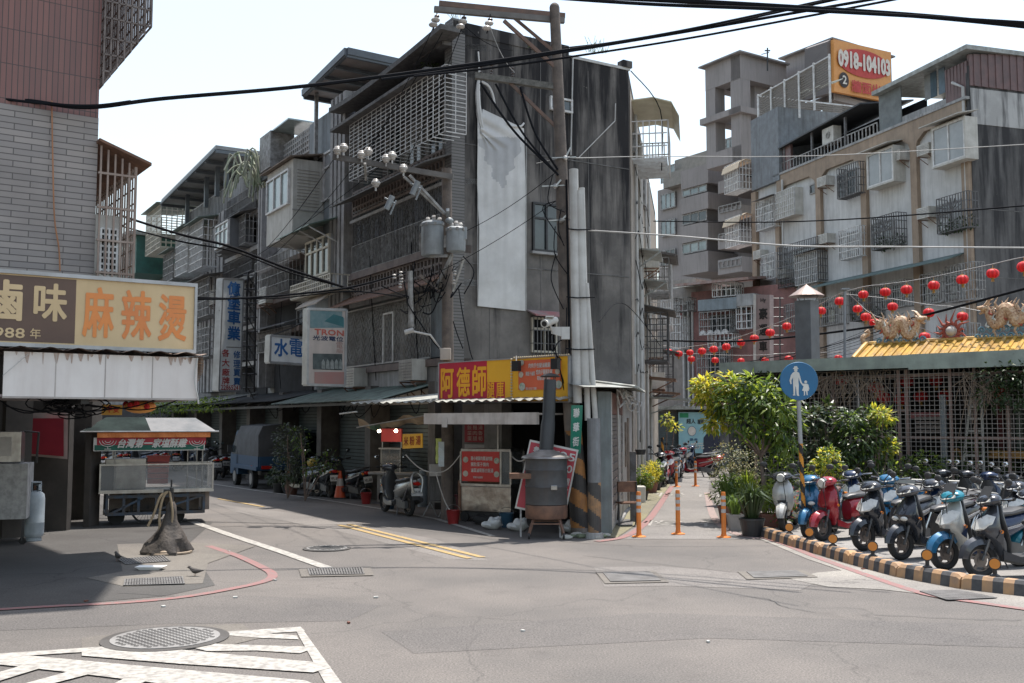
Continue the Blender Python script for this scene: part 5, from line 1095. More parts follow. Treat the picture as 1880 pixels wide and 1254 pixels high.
# ================================================================ steel food cart with red menu
FT = Fr(G(846,957).x,G(846,957).y,116,1); wT = FT.hit(938,900)[0]
t = thing('steel_food_cart',FT.p(.5,-.3,0),'steel street food cart with red lettered front between tiny stool and stove','food cart')
za_,zb_ = FT.hit(890,940)[1],FT.hit(890,893)[1]; zc_,zd_ = FT.hit(890,884)[1],FT.hit(890,829)[1]
FOIL = mat('crumpled_foil',(.42,.40,.38),(.25,.22,.20),rough=.3,metal=.85,scale=3,bump=.9,bscale=5)
b = MB(); b.fbox(FT,0,wT,-.6,0,za_,zb_); b.build('steel_body',FOIL,t,bevel=.015)
b = MB(); b.fbox(FT,.03,wT - .25,.0,.02,zc_,zd_); o = b.build('menu_panel',mat('cart_red',(.5,.04,.035),(.45,.035,.03),rough=.45),t)
b = MB(); w3 = wT - .25
def lt(ch,u0,u1,v0,v1): txt(b,ch,FT.p(.03 + w3 * (u0 + u1) / 2,.026,zc_ + (zd_ - zc_) * (v0 + v1) / 2),FT.e,(0,0,1),w3 * (u1 - u0),(zd_ - zc_) * (v1 - v0),.01)
lt('腿小豬腳肉羹滷肉飯',.24,.80,.70,.84); lt('豬肚蛋子燒肉',.24,.70,.50,.64); lt('滷菜滷筍飯白飯湯',.24,.82,.30,.44); lt('便當外送服務',.3,.55,.1,.17); b.build('lettering',BWHT,o)
for k,(u,v) in enumerate(((.1,.72),(.1,.25),(.9,.7),(.9,.25))):
    c = FT.p(.03 + w3 * u,.02,zc_ + (zd_ - zc_) * v); b = MB(); b.tube([c,c + FT.n * .008],.06,14); b.build('dish_picture',MC['dish%d' % (k % 3)],o)
b = MB(); b.fbox(FT,.0,wT,-.6,.01,zb_,zb_ + .05); b.fbox(FT,0,wT,-.6,.012,zd_,zd_ + .05)
for s,n in ((0,0),(wT - .22,0),(wT,0),(0,-.6),(wT,-.6)): b.fbox(FT,s - .02,s + .02,n - .02,n + .02,zb_ + .05,zd_)
b.fbox(FT,wT - .3,wT - .27,-.02,.01,zd_ + .05,zd_ + .65); b.build('frame',STEEL,t)
b = MB(); b.fbox(FT,wT - .21,wT - .02,-.005,.0,zb_ + .05,zd_); b.fbox(FT,wT - .004,wT,-.58,-.02,zb_ + .05,zd_); b.build('glass',CGL,t)
b = MB(); b.fbox(FT,.1,wT - .3,-.5,-.1,zb_ + .06,zb_ + .3); b.build('food_tray',RUST,t)
b = MB(); b.fbox(FT,.02,wT,-.58,-.03,za_ - .12,za_ - .003); b.build('base',DARK,t)
for s,n in ((.08,-.02),(.45,-.05),(wT - .1,-.05)):
    b = MB(); p_ = FT.p(s,n,.1); b.tube([p_ - FT.n * .03,p_ + FT.n * .03],.1,14); b.build('wheel',RUBBER,t)
b = MB(); b.fbox(FT,-.06,.0,-.05,.01,.02,zb_ + .1); b.build('corner_post',RUST,t)
# ================================================================ hawker stall with glass box, lamps lit
FH = Fr(G(692,925).x,G(692,925).y,119,1)
t = thing('noodle_stall',FH.p(.6,-.4,0),'grey stone topped noodle stall with glass food box and two lit bulbs','food stall')
wH = FH.hit(790,880)[0]; zt_ = FH.hit(740,868)[1]
b = MB(); b.fbox(FH,-.25,wH,-.75,.05,zt_ - .06,zt_); b.build('counter_top',mat('stone_top',(.30,.295,.28),(.22,.21,.2)),t,bevel=.01)
b = MB(); b.fbox(FH,.1,wH - .05,-.7,-.05,zt_ - .5,zt_ - .06); b.fbox(FH,0,.1,-.7,0,.05,zt_ - .06); b.build('body',mat('stall_body',(.25,.24,.22),(.16,.15,.14),streak=.4),t)
b = MB(); b.fbox(FH,.15,wH - .1,-.6,-.1,.05,zt_ - .5); b.build('underside',VOID,t)
g0,g1 = FH.hit(700,840,-.2)[0],FH.hit(735,840,-.2)[0]; gz = FH.hit(715,825,-.2)[1]
b = MB(); b.fbox(FH,g0,g1,-.21,-.2,zt_,gz); b.fbox(FH,g0,g0 + .01,-.6,-.21,zt_,gz); b.fbox(FH,g1,g1 + .01,-.6,-.21,zt_,gz); b.build('glass_box',CGL,t)
b = MB(); b.fbox(FH,g0 - .05,g1 + .05,-.65,-.15,gz,gz + .04); b.fbox(FH,g0,g1,-.6,-.2,zt_ + (gz - zt_) * .5,zt_ + (gz - zt_) * .5 + .015)
for s in (g0,g1): b.fbox(FH,s - .012,s + .012,-.22,-.19,zt_,gz)
b.build('box_frame',STEEL,t)
b = MB(); leafcloud(b,FH.p((g0 + g1) / 2,-.4,zt_ + .12),(.16,.13,.1),120,.1,5,mi=(0,1)); b.build('vegetables',[LFL,mat('meat',(.5,.3,.2))],t)
b = MB()
for k in range(4): b.ball(FH.p(g0 + .08 + k * .1,-.4,zt_ + (gz - zt_) * .5 + .06),.05,8,6)
b.build('food',mat('food',(.55,.42,.32)),t)
q = FH.rect(700,737,718,787,811,-.45); b = MB(); b.fbox(FH,q[0],q[1],-.5,-.45,q[2],q[3]); b.build('red_sign',mat('stall_red',(.45,.06,.06),(.4,.05,.05)),t)
b = MB()
for s in (q[0] + .02,q[1] - .02): b.fbox(FH,s - .015,s + .015,-.5,-.47,zt_,q[2])
b.build('post',STEEL,t)
LAMP = mat('lit_bulb',(1,.82,.62),(1,.82,.62),emit=9)
for x in (696,727):
    c = FH.q(x,791,.0); b = MB(); b.ball(c,.045,12,8); b.build('bulb',LAMP,t,smooth=True)
    l = bpy.data.lights.new('stall_bulb_light','POINT'); l.energy = 3; l.color = (1,.75,.5); l.shadow_soft_size = .05; lo = bpy.data.objects.new('stall_bulb_light',l); COL.objects.link(lo); lo.location = c + FH.n * .08
t = thing('yellow_noodle_sign',P(756,810,21.6),'yellow sign with three red-brown characters hanging beside the stall','sign')
pc = [P(739,824,21.7),P(775,822,21.2),P(775,796,21.2),P(739,797,21.7)]; _,nn = quadboard('board',pc,.02,SY,t)
R_ = (pc[1] - pc[0]).normalized(); U_ = V((0,0,1)); b = MB(); W0 = (pc[1] - pc[0]).length; H0 = pc[3].z - pc[0].z
for k,ch in enumerate('米粉湯'): txt(b,ch,pc[0] + R_ * W0 * (.19 + .31 * k) + U_ * H0 * .5 + nn * .006,R_,U_,W0 * .25,H0 * .62,.02)
b.build('lettering',mat('sign_maroon',(.33,.05,.02)),t)
# cloth sunshade over the stall
t = thing('sunshade_cloth',P(720,775,22),'stretched striped canvas sunshade over the noodle stall','sunshade')
b = MB(); c4 = [P(657,768,22.4),P(785,762,20.9),P(795,772,21.6),P(663,782,23.2)]; n = 12
for i in range(n + 1):
    for j in range(5):
        u,v = i / n,j / 4; p_ = c4[0].lerp(c4[1],u).lerp(c4[3].lerp(c4[2],u),v); b.v.append(p_ + V((0,0,-.10 * sin(pi * v) + .03 * sin(u * 20))) - V((0,0,.16 * (1 - v) * sin(pi * min(1,u * 1.6)) if u < .6 else 0)))
for i in range(n):
    for j in range(4): a = i * 5 + j; b.f.append([a,a + 5,a + 6,a + 1]); b.m.append(1 if i in (2,3) else 0)
b.build('canvas',[mat('canvas',(.42,.33,.22),(.26,.2,.14),streak=.3),mat('canvas_green',(.09,.17,.10))],t)
b = MB(); b.tube([P(655,785,22.3),P(785,762,20.8)],.015,6); b.build('pole',STEEL,t)
# plastic stool, hand trolley, hanging towels, paper bag
def stool(c,m,lab):
    t = thing('plastic_stool',c,lab,'stool'); b = MB(); b.box(c + V((0,0,.44)),(.28,.28,.03)); b.build('seat',m,t,bevel=.01)
    for dx,dy in ((-1,-1),(1,-1),(1,1),(-1,1)): b = MB(); b.bar(c + V((dx * .11,dy * .11,.43)),c + V((dx * .15,dy * .15,0)),.04); b.build('leg',m,t)
    b = MB()
    for dx,dy,ex,ey in ((-1,-1,1,-1),(1,-1,1,1),(1,1,-1,1),(-1,1,-1,-1)): b.bar(c + V((dx * .13,dy * .13,.2)),c + V((ex * .13,ey * .13,.2)),.02)
    b.build('stretcher',m,t)
stool(G(829,948),mat('stool_maroon',(.28,.07,.09),(.2,.05,.06),rough=.4),'maroon plastic stool beside the steel food cart')
c = G(800,948); t = thing('folding_trolley',c,'grey folding rack with paper bag tied on, next to the white-tailed scooter','rack')
b = MB()
for dx in (-.12,.22): b.tube([c + V((dx,.1,1.0)),c + V((dx,.05,.3)),c + V((dx - .15,-.15,0))],.014,6); b.tube([c + V((dx,.05,.3)),c + V((dx + .12,.2,0))],.014,6)
for z in (1.0,.6,.3): b.bar(c + V((-.12,.08,z)),c + V((.22,.08,z)),.02)
b.build('frame',BARG,t,smooth=True)
b = MB(); b.box(c + V((.05,.04,.62)),(.36,.05,.58)); b.build('panel',CONCD,t)
b = MB(); b.box(c + V((.0,-.06,.98)),(.26,.1,.25),.2); b.build('paper_bag',mat('paper',(.5,.49,.46),(.4,.38,.36)),t)
b = MB(); A = P(845,835,20.6); B_ = P(800,868,21.0); C_ = P(745,835,21.4); 
for p0,p1,sg_ in ((A,B_,.1),(B_,C_,.1),(B_,P(845,940,20.8),.3),(P(940,838,19.8),P(965,843,18.3),.06)): b.tube([p0.lerp(p1,i / 10) - V((0,0,sg_ * sin(pi * i / 10))) for i in range(11)],.012,5)
b.build('rope',mat('rope_pale',(.45,.43,.39)),None,B_,True,tag=('pale rope slung between the steel cart and the bag rack','rope'))
t = thing('hanging_towels',P(808,830,21),'yellow-green and white cloths hanging beside the striped column','cloths')
for k,(x,m_) in enumerate(((805,(.45,.5,.15)),(810,(.5,.55,.55)))):
    b = MB(); p_ = P(x,805 + 6 * k,21 - .05 * k); vs = []
    for j in range(6): vs += [p_ + V((-.06 + .01 * (j % 2),0,-.1 * j)),p_ + V((.06,.03 * (j % 2),-.1 * j))]
    b.add(vs,[(2 * j,2 * j + 1,2 * j + 3,2 * j + 2) for j in range(5)]); b.build('towel',mat('towel%d' % k,m_),t)
# ================================================================ utility poles
POLE = mat('pole_brown',(.155,.125,.105),(.09,.075,.066),rough=.8,scale=5,streak=.45,bump=.4); TIMB = mat('crossarm_timber',(.17,.105,.08),(.11,.08,.065),scale=7); CER = mat('insulator',(.50,.48,.45),(.38,.36,.34),rough=.3); TRF = mat('transformer_grey',(.30,.33,.35),(.2,.22,.23),rough=.5,streak=.4)
CERB = mat('insulator_brown',(.07,.05,.045),rough=.3)
pb_ = G(1066,979); PY = pb_.y
main = thing('utility_pole',pb_,'tall brown utility pole with double crossarm rising behind white conduits beside the stove','utility pole')
b = MB(); b.tube([pb_,P(1042,640,PY),P(1030,300,PY),P(1022,100,PY),P(1018,14,PY)],[.165,.13,.115,.10,.095],20); b.ball(P(1018,14,PY),.095,14,6); b.build('shaft',POLE,main,smooth=True)
def bolts(): pass
b = MB(); A,B_ = P(797,17,PY - .35),P(1036,38,PY + .1); b.bar(A,B_,.09,.10); b.build('crossarm',mat('crossarm_grey',(.17,.16,.15),(.1,.095,.09)),main)
b = MB(); A2,B2 = P(806,7,PY + .1),P(1037,30,PY + .45); b.bar(A2,B2,.09,.10); b.build('crossarm',TIMB,main)
for x0,y0,x1,y1,dy in ((925,38,1018,122,-.15),(938,28,1024,100,.25)): b = MB(); b.bar(P(x0,y0,PY + dy),P(x1,y1,PY - .05),.06); b.build('brace',TIMB,main)
def insul(c,par,n=3,r=.055,m=CER,h=.05,ax=None,d=V((0,0,-1))):
    b = MB(); c = V(c)
    for k in range(n): b.ball(c + d * h * k * 1.5,r,12,6,(1,1,.55))
    return b.build('insulator',m,par,smooth=True)
for x,y in ((802,30),(852,33),(900,36)):
    c = P(x,y,PY - .2); insul(c,main,1,.05,CERB); insul(c + V((-.02,-.05,-.09)),main,1,.085); insul(c + V((-.06,-.1,-.20)),main,1,.085)
    b = MB(); b.tube([c + V((0,0,.1)),c,c + V((-.06,-.1,-.3))],.012,5); b.build('hanger',WIRE,main)
b = MB(); A3,B3 = P(872,139,PY - .1),P(1022,160,PY); b.bar(A3,B3,.11,.11); b.build('crossarm',mat('crossarm_moss',(.15,.145,.13),(.07,.068,.06),scale=14),main)
b = MB(); b.bar(P(930,146,PY - .05),P(1024,236,PY),.055); b.build('brace',TIMB,main)
for x in (883,902,941): insul(P(x,133 + (x - 883) * .12,PY),main,4,.03,CERB,.035,d=V((0,0,1)))
b = MB()
for x,y,h in ((1038,290,.5),(1020,342,.3),(1030,405,.25)): c = P(x,y,PY - .15); b.bar(c,c + V((.1,0,h * .4)),.03); b.ball(c,.05,8,5); b.bar(c + V((-.25,0,0)),c + V((.2,.05,.03)),.02)
b.build('fittings',STEEL,main)
# warning stripes low on the pole, its steel guard and the white conduits
t = thing('striped_pole_guard',G(1092,988),'worn steel guard rail post with black and ochre stripes at foot of utility pole','guard post')
b = MB(); c0 = G(1092,988); stripe_tube(b,c0,P(1090,768,c0.y),.115,.55,.45,n=18,m=110,z0=.0,z1=.95); b.build('shaft',[mat('stripe_ochre',(.36,.20,.09),(.2,.13,.08),scale=8,streak=.5),STK,mat('guard_steel',(.22,.235,.25),(.15,.155,.165),rough=.5,metal=.3,streak=.4)],t)
b = MB(); b.lathe([(.16,0),(.15,.09),(.13,.1)],c0,16); b.build('collar',CONC,t)
b = MB(); c0 = pb_ + V((0,0,0)); stripe_tube(b,c0,P(1047,720,c0.y),.178,.62,.5,n=22,m=120,z0=.1,z1=1.85,r1=.15); b.build('striped_jacket',[STO,STK,PCON],main)
b = MB(); c = G(1093,985) + V((-.12,-.2,0)); b.tube([c,c + V((0,0,.9))],.03,8); b.build('small_stripe_post',[STK],t)
t = thing('white_conduits',P(1060,500,PY - .2),'four tall white plastic conduits strapped to the utility pole','conduits')
for x0,y0,x1,y1,r in ((1053,311,1060,740,.085),(1068,345,1079,772,.055),(1076,520,1093,768,.05),(1064,350,1074,712,.075)):
    b = MB(); b.tube([P(x0,y0,PY - .28),P(x1,y1,PY - .28)],r,14); k = P(x0 + (x1 - x0) * .25,y0 + (y1 - y0) * .25,PY - .28); b.build('conduit',PVC,t,smooth=True)
b = MB()
for y in (420,545,640): b.tube([P(1040,y,PY - .33),P(1060,y + 2,PY - .40),P(1092,y + 1,PY - .33)],.012,5)
b.build('strap',WIRE,t)
# green street name plate
t = thing('street_name_sign',P(1058,790,PY - .45),'green vertical street name plate with three white characters on the pole','street sign')
pc = [P(1047,835,PY - .42),P(1066,832,PY - .36),P(1070,744,PY - .36),P(1049,744,PY - .42)]; _,nn = quadboard('plate',pc,.015,mat('sign_green',(.01,.17,.11),(.01,.14,.09),rough=.35),t)
R_ = (pc[1] - pc[0]).normalized(); U_ = (pc[3] - pc[0]).normalized(); W0,H0 = (pc[1] - pc[0]).length,(pc[3] - pc[0]).length; b = MB()
for k,ch in enumerate('聯華街'): txt(b,ch,pc[0] + R_ * W0 * .5 + U_ * H0 * (.83 - .29 * k) + nn * .005,R_,U_,W0 * .62,H0 * .19,.03)
b.build('lettering',BWHT,t)
b = MB(); qb = [p + (p - sum(pc,V((0,0,0))) / 4) * .01 for p in pc]
# camera on its bracket
t = thing('security_camera',P(1010,594,PY - .3),'white bullet security camera on a bracket beside the utility pole','camera')
b = MB(); c = P(1009,590,PY - .4); b.tube([c + V((.12,.16,.04)),c + V((-.02,-.02,-.01)),c + V((-.10,-.16,-.06))],[.06,.075,.075],14); b.box(c + V((.0,0,.075)),(.15,.3,.02)); b.build('body',mat('camera_white',(.65,.64,.6)),t,smooth=True)
b = MB(); b.tube([c + V((-.10,-.16,-.06)),c + V((-.105,-.168,-.063))],.05,12); b.build('lens',BLACK,t)
b = MB(); b.tube([c + V((0,0,-.05)),P(1015,610,PY - .35)],.02,8); b.prism([P(1012,600,PY - .36),P(1012,612,PY - .36),P(1040,620,PY - .36),P(1046,600,PY - .36)],V((0,.06,0))); b.box(P(1038,612,PY - .3),(.15,.15,.22)); b.build('bracket',PVC,t)
# ---------------------------------------------------------------- transformer pole
TY = 21.6; pb2 = V((P(822,900,TY).x,TY,0))
tp = thing('transformer_pole',pb2,'shorter utility pole carrying two grey transformers and white ball insulators','utility pole')
b = MB(); b.tube([pb2,P(822,640,TY),P(820,310,TY)],[.14,.125,.105],18); b.build('shaft',POLE,tp,smooth=True)
b = MB(); A,B_ = P(612,288,TY + .1),P(832,325,TY - .2); b.bar(A,B_,.09,.11); b.build('crossarm',mat('arm_grey',(.19,.18,.17),(.12,.115,.11)),tp)
def ballins(x,y,Y=TY - .1,r=.10):
    b = MB(); c = P(x,y,Y); b.ball(c,r,14,8,(1,1,.62)); b.ball(c + V((0,0,.055)),r * .72,12,6,(1,1,.5)); b.ball(c + V((0,0,-.06)),r * .7,12,6,(1,1,.5)); b.tube([c,c - V((0,0,.17))],.018,6); b.build('ball_insulator',CER,tp,smooth=True)
for x,y in ((620,276),(631,271),(664,284),(676,278),(709,291),(720,286),(741,309),(690,336)): ballins(x,y)
for x0,y0,x1,y1 in ((742,325,822,398),(752,322,826,402),(670,300,672,330)): b = MB(); b.bar(P(x0,y0,TY - .5),P(x1,y1,TY - .05),.05); b.build('strut',BARG,tp)
for x,y in ((762,345),(715,372)):
    b = MB(); c = P(x,y,TY - .5); b.tube([c + V((.06,0,.14)),c + V((-.06,0,-.14))],.06,10); b.tube([c + V((.14,0,.05)),c + V((.02,0,-.25))],.018,6); b.tube([c + V((-.1,0,.1)),c + V((.12,0,-.02))],.02,6); b.build('fuse_cutout',TRF,tp,smooth=True)
for x,y0,y1,r,dy in ((796,408,470,.26,.05),(837,418,462,.20,-.25)):
    b = MB(); c = P(x,y1,TY + dy); h = P(x,y0,TY + dy).z - c.z; b.lathe([(r * .95,0),(r,.03),(r,h * .86),(r * 1.06,h * .88),(r * 1.06,h * .94),(r * .9,h),(.1,h * 1.05)],c,26)
    o = b.build('transformer',TRF,tp,smooth=True)
    b = MB()
    for k in range(9): a = k * .7; b.box(c + V((r * cos(a),r * sin(a),h * .9)),(.05,.05,.06),a)
    for k in range(3): b.box(c + V((r * cos(2.6 + k * .12) * 1.1,r * sin(2.6 + k * .12) * 1.1,h * .45)),(.1,.015,h * .5),2.6 + k * .12)
    b.build('clamp',BARG,o)
    b = MB()
    for k in range(3): q_ = c + V((r * .55 * cos(k * 2.1 + .6),r * .55 * sin(k * 2.1 + .6),h)); b.lathe([(.04,0),(.05,.03),(.035,.05),(.05,.08),(.03,.12)],q_,10)
    b.build('bushing',CER,o,smooth=True)
b = MB(); b.bar(P(822,400,TY),P(822,385,TY - .3),.07); b.ball(P(825,405,TY - .25),.085,12,6,(1,1,.8)); b.box(P(852,428,TY - .3),(.12,.08,.25)); b.build('arrester',TRF,tp)
for x0,y0,x1,y1 in ((770,505,822,548),(830,468,800,530),(850,475,830,535),(822,470,790,470)): b = MB(); b.bar(P(x0,y0,TY - .2),P(x1,y1,TY - .02),.06); b.build('strut',[POLE,BARG][x0 > 800],tp)
b = MB(); b.fbox(FL,-.4,-.3,-.05,.05,0,0) if 0 else None
b.tube([P(753,498,TY - .2),P(755,600,TY - .2)],.055,10); b.build('drop_pipe',BARG,tp,smooth=True)
for k,(x,y) in enumerate(((724,505),(736,500),(737,512),(735,522),(835,498),(833,515))): insul(P(x,y,TY - .3),tp,2,.04,CER,.04)
b = MB(); c = P(818,650,TY - .2); b.box(c,(.22,.14,.24)); b.build('junction_box',mat('box_tan',(.42,.37,.32),(.32,.28,.25)),tp,bevel=.01)
b = MB(); c = P(752,607,TY - .6); b.tube([c,P(790,615,TY - .3),P(808,640,TY - .1)],.022,8); b.tube([c + V((-.1,0,-.04)),c + V((.08,0,.02))],.05,10); b.build('lamp_arm',PVC,tp,smooth=True)
# pipes and cable tangle on the transformer pole
b = MB(); rn = random.Random(12)
for k in range(22):
    x,y = rn.uniform(735,850),rn.uniform(480,540); x1,y1 = x + rn.uniform(-50,45),y + rn.uniform(-8,60); A,B_ = P(x,y,TY - rn.uniform(0,.4)),P(x1,y1,TY - rn.uniform(0,.3)); m_ = (A + B_) / 2 + V((rn.uniform(-.15,.15),rn.uniform(-.15,.15),-rn.uniform(.1,.4)))
    b.tube(lerp_pts([A,m_,B_],5),rn.choice([.008,.012,.016]),5)
for pts in (((842,530),(850,580),(862,640),(868,660)),((832,590),(840,615),(850,640)),((850,470),(870,500),(852,540)),((700,525),(735,540),(750,545),(750,560),(790,620),(806,640))): b.tube(lerp_pts([P(x,y,TY - .25) for x,y in pts],5),.013,5)
b.build('pole_cables',WIRE,tp,smooth=True)
b = MB(); rn = random.Random(2)
for k in range(9):
    x,y = rn.uniform(1000,1045),rn.uniform(270,640); b.tube(lerp_pts([P(x,y,PY - .2),P(x + rn.uniform(-25,8),y + rn.uniform(15,50),PY - .25),P(1032 + rn.uniform(-5,10),y + rn.uniform(60,110),PY - .2)],5),.01,5)
b.tube([P(1040,330,PY - .18),P(1046,660,PY - .2)],.022,6); b.build('pole_cables',WIRE,main,smooth=True)
# ================================================================ overhead wires
def wire(pts,r,label,m=WIRE,sag=0,name='overhead_cable',n=10):
    pts = [P(*p) for p in pts]
    if sag and len(pts) == 2: pts = [pts[0].lerp(pts[1],i / n) - V((0,0,sag * 4 * (i / n) * (1 - i / n))) for i in range(n + 1)]
    else: pts = lerp_pts(pts,8)
    b = MB(); b.tube(pts,r,6,cap=False); return b.build(name,m,None,pts[0],True,tag=(label,'cable','cables strung over the junction'))
wire([(-40,172,14.2),(60,186,14.3),(165,197,14.5),(300,181,15),(560,158,15.6),(830,123,16),(1030,94,16),(1250,58,15.5),(1560,-8,14)],.03,'thickest black cable from the left building up past the pole top to upper right')
wire([(-40,176,14.1),(80,190,14.2),(170,194,14.4),(240,186,14.6)],.02,'short black cable draped across the red tile of the left building')
wire([(700,146,15.7),(860,124,16),(1020,98,16),(1260,58,15.5),(1640,-8,14)],.022,'second black cable rising right just under the thickest one')
wire([(760,140,15.8),(900,125,16),(1050,104,16),(1300,64,15.6),(1700,-12,14)],.018,'lowest thin black cable of the rising bundle')
wire([(990,-6,8.6),(1200,8,8.6),(1500,20,8.6),(1920,44,8.6)],.016,'upper thick black cable across the top right corner')
wire([(1100,-6,8.7),(1400,10,8.7),(1700,30,8.7),(1920,52,8.7)],.024,'lower and thickest black cable across the top right corner')
wire([(1560,-8,13),(1240,62,16),(1035,88,PY)],.012,'thin wire from pole top toward upper right')
wire([(222,396,24),(330,430,23),(420,452,22.5),(520,490,22),(640,530,TY)],.028,'thick black cable sloping down across the left row to transformer pole')
wire([(222,415,24.5),(330,443,23),(430,462,22.5),(540,503,22),(650,531,TY)],.018,'thin black cable just below the sloping thick one')
wire([(362,549,20),(430,548,20.5),(520,542,21),(640,528,21.3),(745,500,TY - .2)],.022,'black cable running level from the orange signboard to transformer pole')
wire([(362,546,20),(500,548,21),(640,535,21.3),(740,545,TY - .2)],.014,'second black wire beside the level black cable')
for i,(a,c_,lab) in enumerate((((620,280,TY),(490,455,26),'thin wire from the leftmost ball insulator down to the white bay'),((665,286,TY),(500,470,27),'thin wire from the second insulator pair down left'),((710,296,TY),(420,500,30),'thin wire from the third insulator pair down left'),((800,40,PY - .3),(676,278,TY),'thin wire from upper crossarm left insulator to lower crossarm'),((850,45,PY - .3),(741,309,TY),'thin wire from middle upper insulator to lower crossarm'),((812,60,PY - .3),(665,285,TY),'thin wire slanting down before the top balcony grille'),((1040,300,PY),(838,432,TY),'thin wire crossing the torn cloth to transformer'),((1040,355,PY),(760,520,TY),'lower thin wire crossing the torn cloth'),((852,46,PY - .3),(942,92,PY),'thin wire drooping from middle insulator to the pole'),((900,50,PY - .3),(945,133,PY),'pale thin wire from right upper insulator to lower crossarm'))):
    wire([a,c_],.007,lab,WIREG if i == 9 else WIRE,.12)
for x0,y0,x1,y1,r,lab in ((882,152,1022,318,.022,'thick black drop cable nearest the torn cloth'),(910,154,1025,322,.02,'middle black drop cable below the mossy crossarm'),(955,160,1024,312,.02,'rightmost black drop cable below the mossy crossarm')): wire([(x0,y0,PY - .1),((x0 + x1) / 2 - 8,(y0 + y1) / 2 + 6,PY - .1),(x1,y1,PY - .1)],r,lab)
wire([(985,300,PY),(1040,288,PY - .1),(1062,290,PY),(1200,287,20),(1500,286,20),(1900,264,20)],.008,'thin grey wire crossing the right facade just above upper windows',WIREG)
wire([(1080,423,PY),(1250,434,18),(1450,451,18),(1640,453,18),(1900,455,18)],.014,'thick pale grey cable crossing the right facade at middle height',WIREG)
wire([(1200,406,30),(1400,408,27),(1600,400,24),(1900,376,20)],.016,'thin black cable above the pale grey one')
wire([(1212,625,38),(1340,627,34),(1460,618,30),(1600,600,26),(1700,578,24),(1900,525,22)],.03,'sagging black cable behind the lantern strings')
wire([(1330,672,30),(1500,640,29),(1600,612,28),(1700,585,27)],.012,'thin black wire above the yellow tiled roof')
for k in range(7):
    wire([(1400 + k * 8,668 - k * 2,30),(1600 + k * 10,640 - k * 11,29)],.006,['lowest','second','third','fourth','fifth','sixth','topmost'][k] + ' fine wire fanning out left of the tiled roof',WIRE,.1)
wire([(1100,590,20),(1150,560,24),(1216,640,36)],.01,'thin wire along the alley side of the corner block')
# ================================================================ white apartment on the right
FW = Fr(20.0,45.0,-17.8,-1)
def wr(x0,x1,xr,yt,yb,n=0): return FW.rect(x0,x1,xr,yt,yb,n)
WH = mat('old_white_render',(.55,.545,.53),(.44,.435,.42),scale=.8,streak=.42,dirt=(.14,.135,.13),bump=.2); TAN = mat('tan_trim',(.31,.235,.17),(.24,.18,.13),scale=2,streak=.3)
wa = thing('white_apartment',FW.p(0,0,0),'long off-white apartment block with tan pilasters, arched bays and barred windows','building')
sW0 = FW.hit(1792,500)[0]; sW1 = FW.hit(1384,500)[0]; hW = FW.hit(1780,182)[1]; sM = FW.hit(1427,400)[0]
b = MB(); b.fbox(FW,sW0,sM,-12,0,0,hW - .3); b.build('wall',WH,wa)
FWe = Fr(FW.p(sW0,0,0).x,FW.p(sW0,0,0).y,72.2,1)
b = MB(); b.hexa([FWe.p(-.02,.012,0),FWe.p(14,.012,0),FWe.p(14,-.2,0),FWe.p(-.02,-.2,0),FWe.p(-.02,.012,hW + 1.5),FWe.p(14,.012,hW + 1.5),FWe.p(14,-.2,hW + 1.5),FWe.p(-.02,-.2,hW + 1.5)]); b.build('end_wall',wallmat_mold('end_plaster',(.13,.128,.126),(.10,.098,.096),(.035,.035,.037),2,18),wa)
zw0,zw1 = FW.hit(1795,222)[1],FW.hit(1795,155)[1]
b = MB(); b.fbox(FWe,.02,14,0,.03,zw0,zw1); b.build('peeling_band',wallmat_mold('peeling',(.42,.42,.41),(.34,.34,.33),(.06,.06,.062),zw0 - 3,zw1 + 4),wa)
b = MB()
for z in (5.2,8.3,11.3): b.fbox(FWe,.02,14,0,.02,z - .02,z + .02)
b.build('plaster_joint',CONCD,wa)
# tan frame: pilasters and the band with chamfered bays
pil = [FW.hit(x,400)[0] for x in (1432,1508,1592,1686,1781)]
b = MB(); zb_ = hW - .3
for i,s in enumerate(pil): b.fbox(FW,s - .22,s + .22,0,.2,0,zb_ - 1.0)
b.build('pilaster',TAN,wa)
b = MB()
def arch(sa,sb):
    """band above one bay with cut corners"""
    lo,hi = min(sa,sb),max(sa,sb); p_ = [(lo,hW),(hi,hW),(hi,zb_ - 1.0),(hi - .22,zb_ - 1.0),(hi - .30,zb_ - .75),(hi - .8,zb_ - .42),(lo + .8,zb_ - .42),(lo + .30,zb_ - .75),(lo + .22,zb_ - 1.0),(lo,zb_ - 1.0)]
    b.prism([FW.p(s,0.001,z) for s,z in p_],FW.n * .2)
for i in range(4): arch(pil[i],pil[i + 1])
b.build('arched_band',TAN,wa)
b = MB(); b.fbox(FW,sW0,sM,-.05,.25,hW,hW + .12); b.build('cornice',CONC,wa)
b = MB(); b.tube([FW.p(sW0 + .25,.14,0),FW.p(sW0 + .25,.14,hW + .6),FW.p(sW0 + .9,.14,hW + 1.0)],.07,8); b.tube([FW.q(1436,330,.3),FW.q(1440,660,.3)],.06,8); b.build('drain_pipe',PVC,wa)
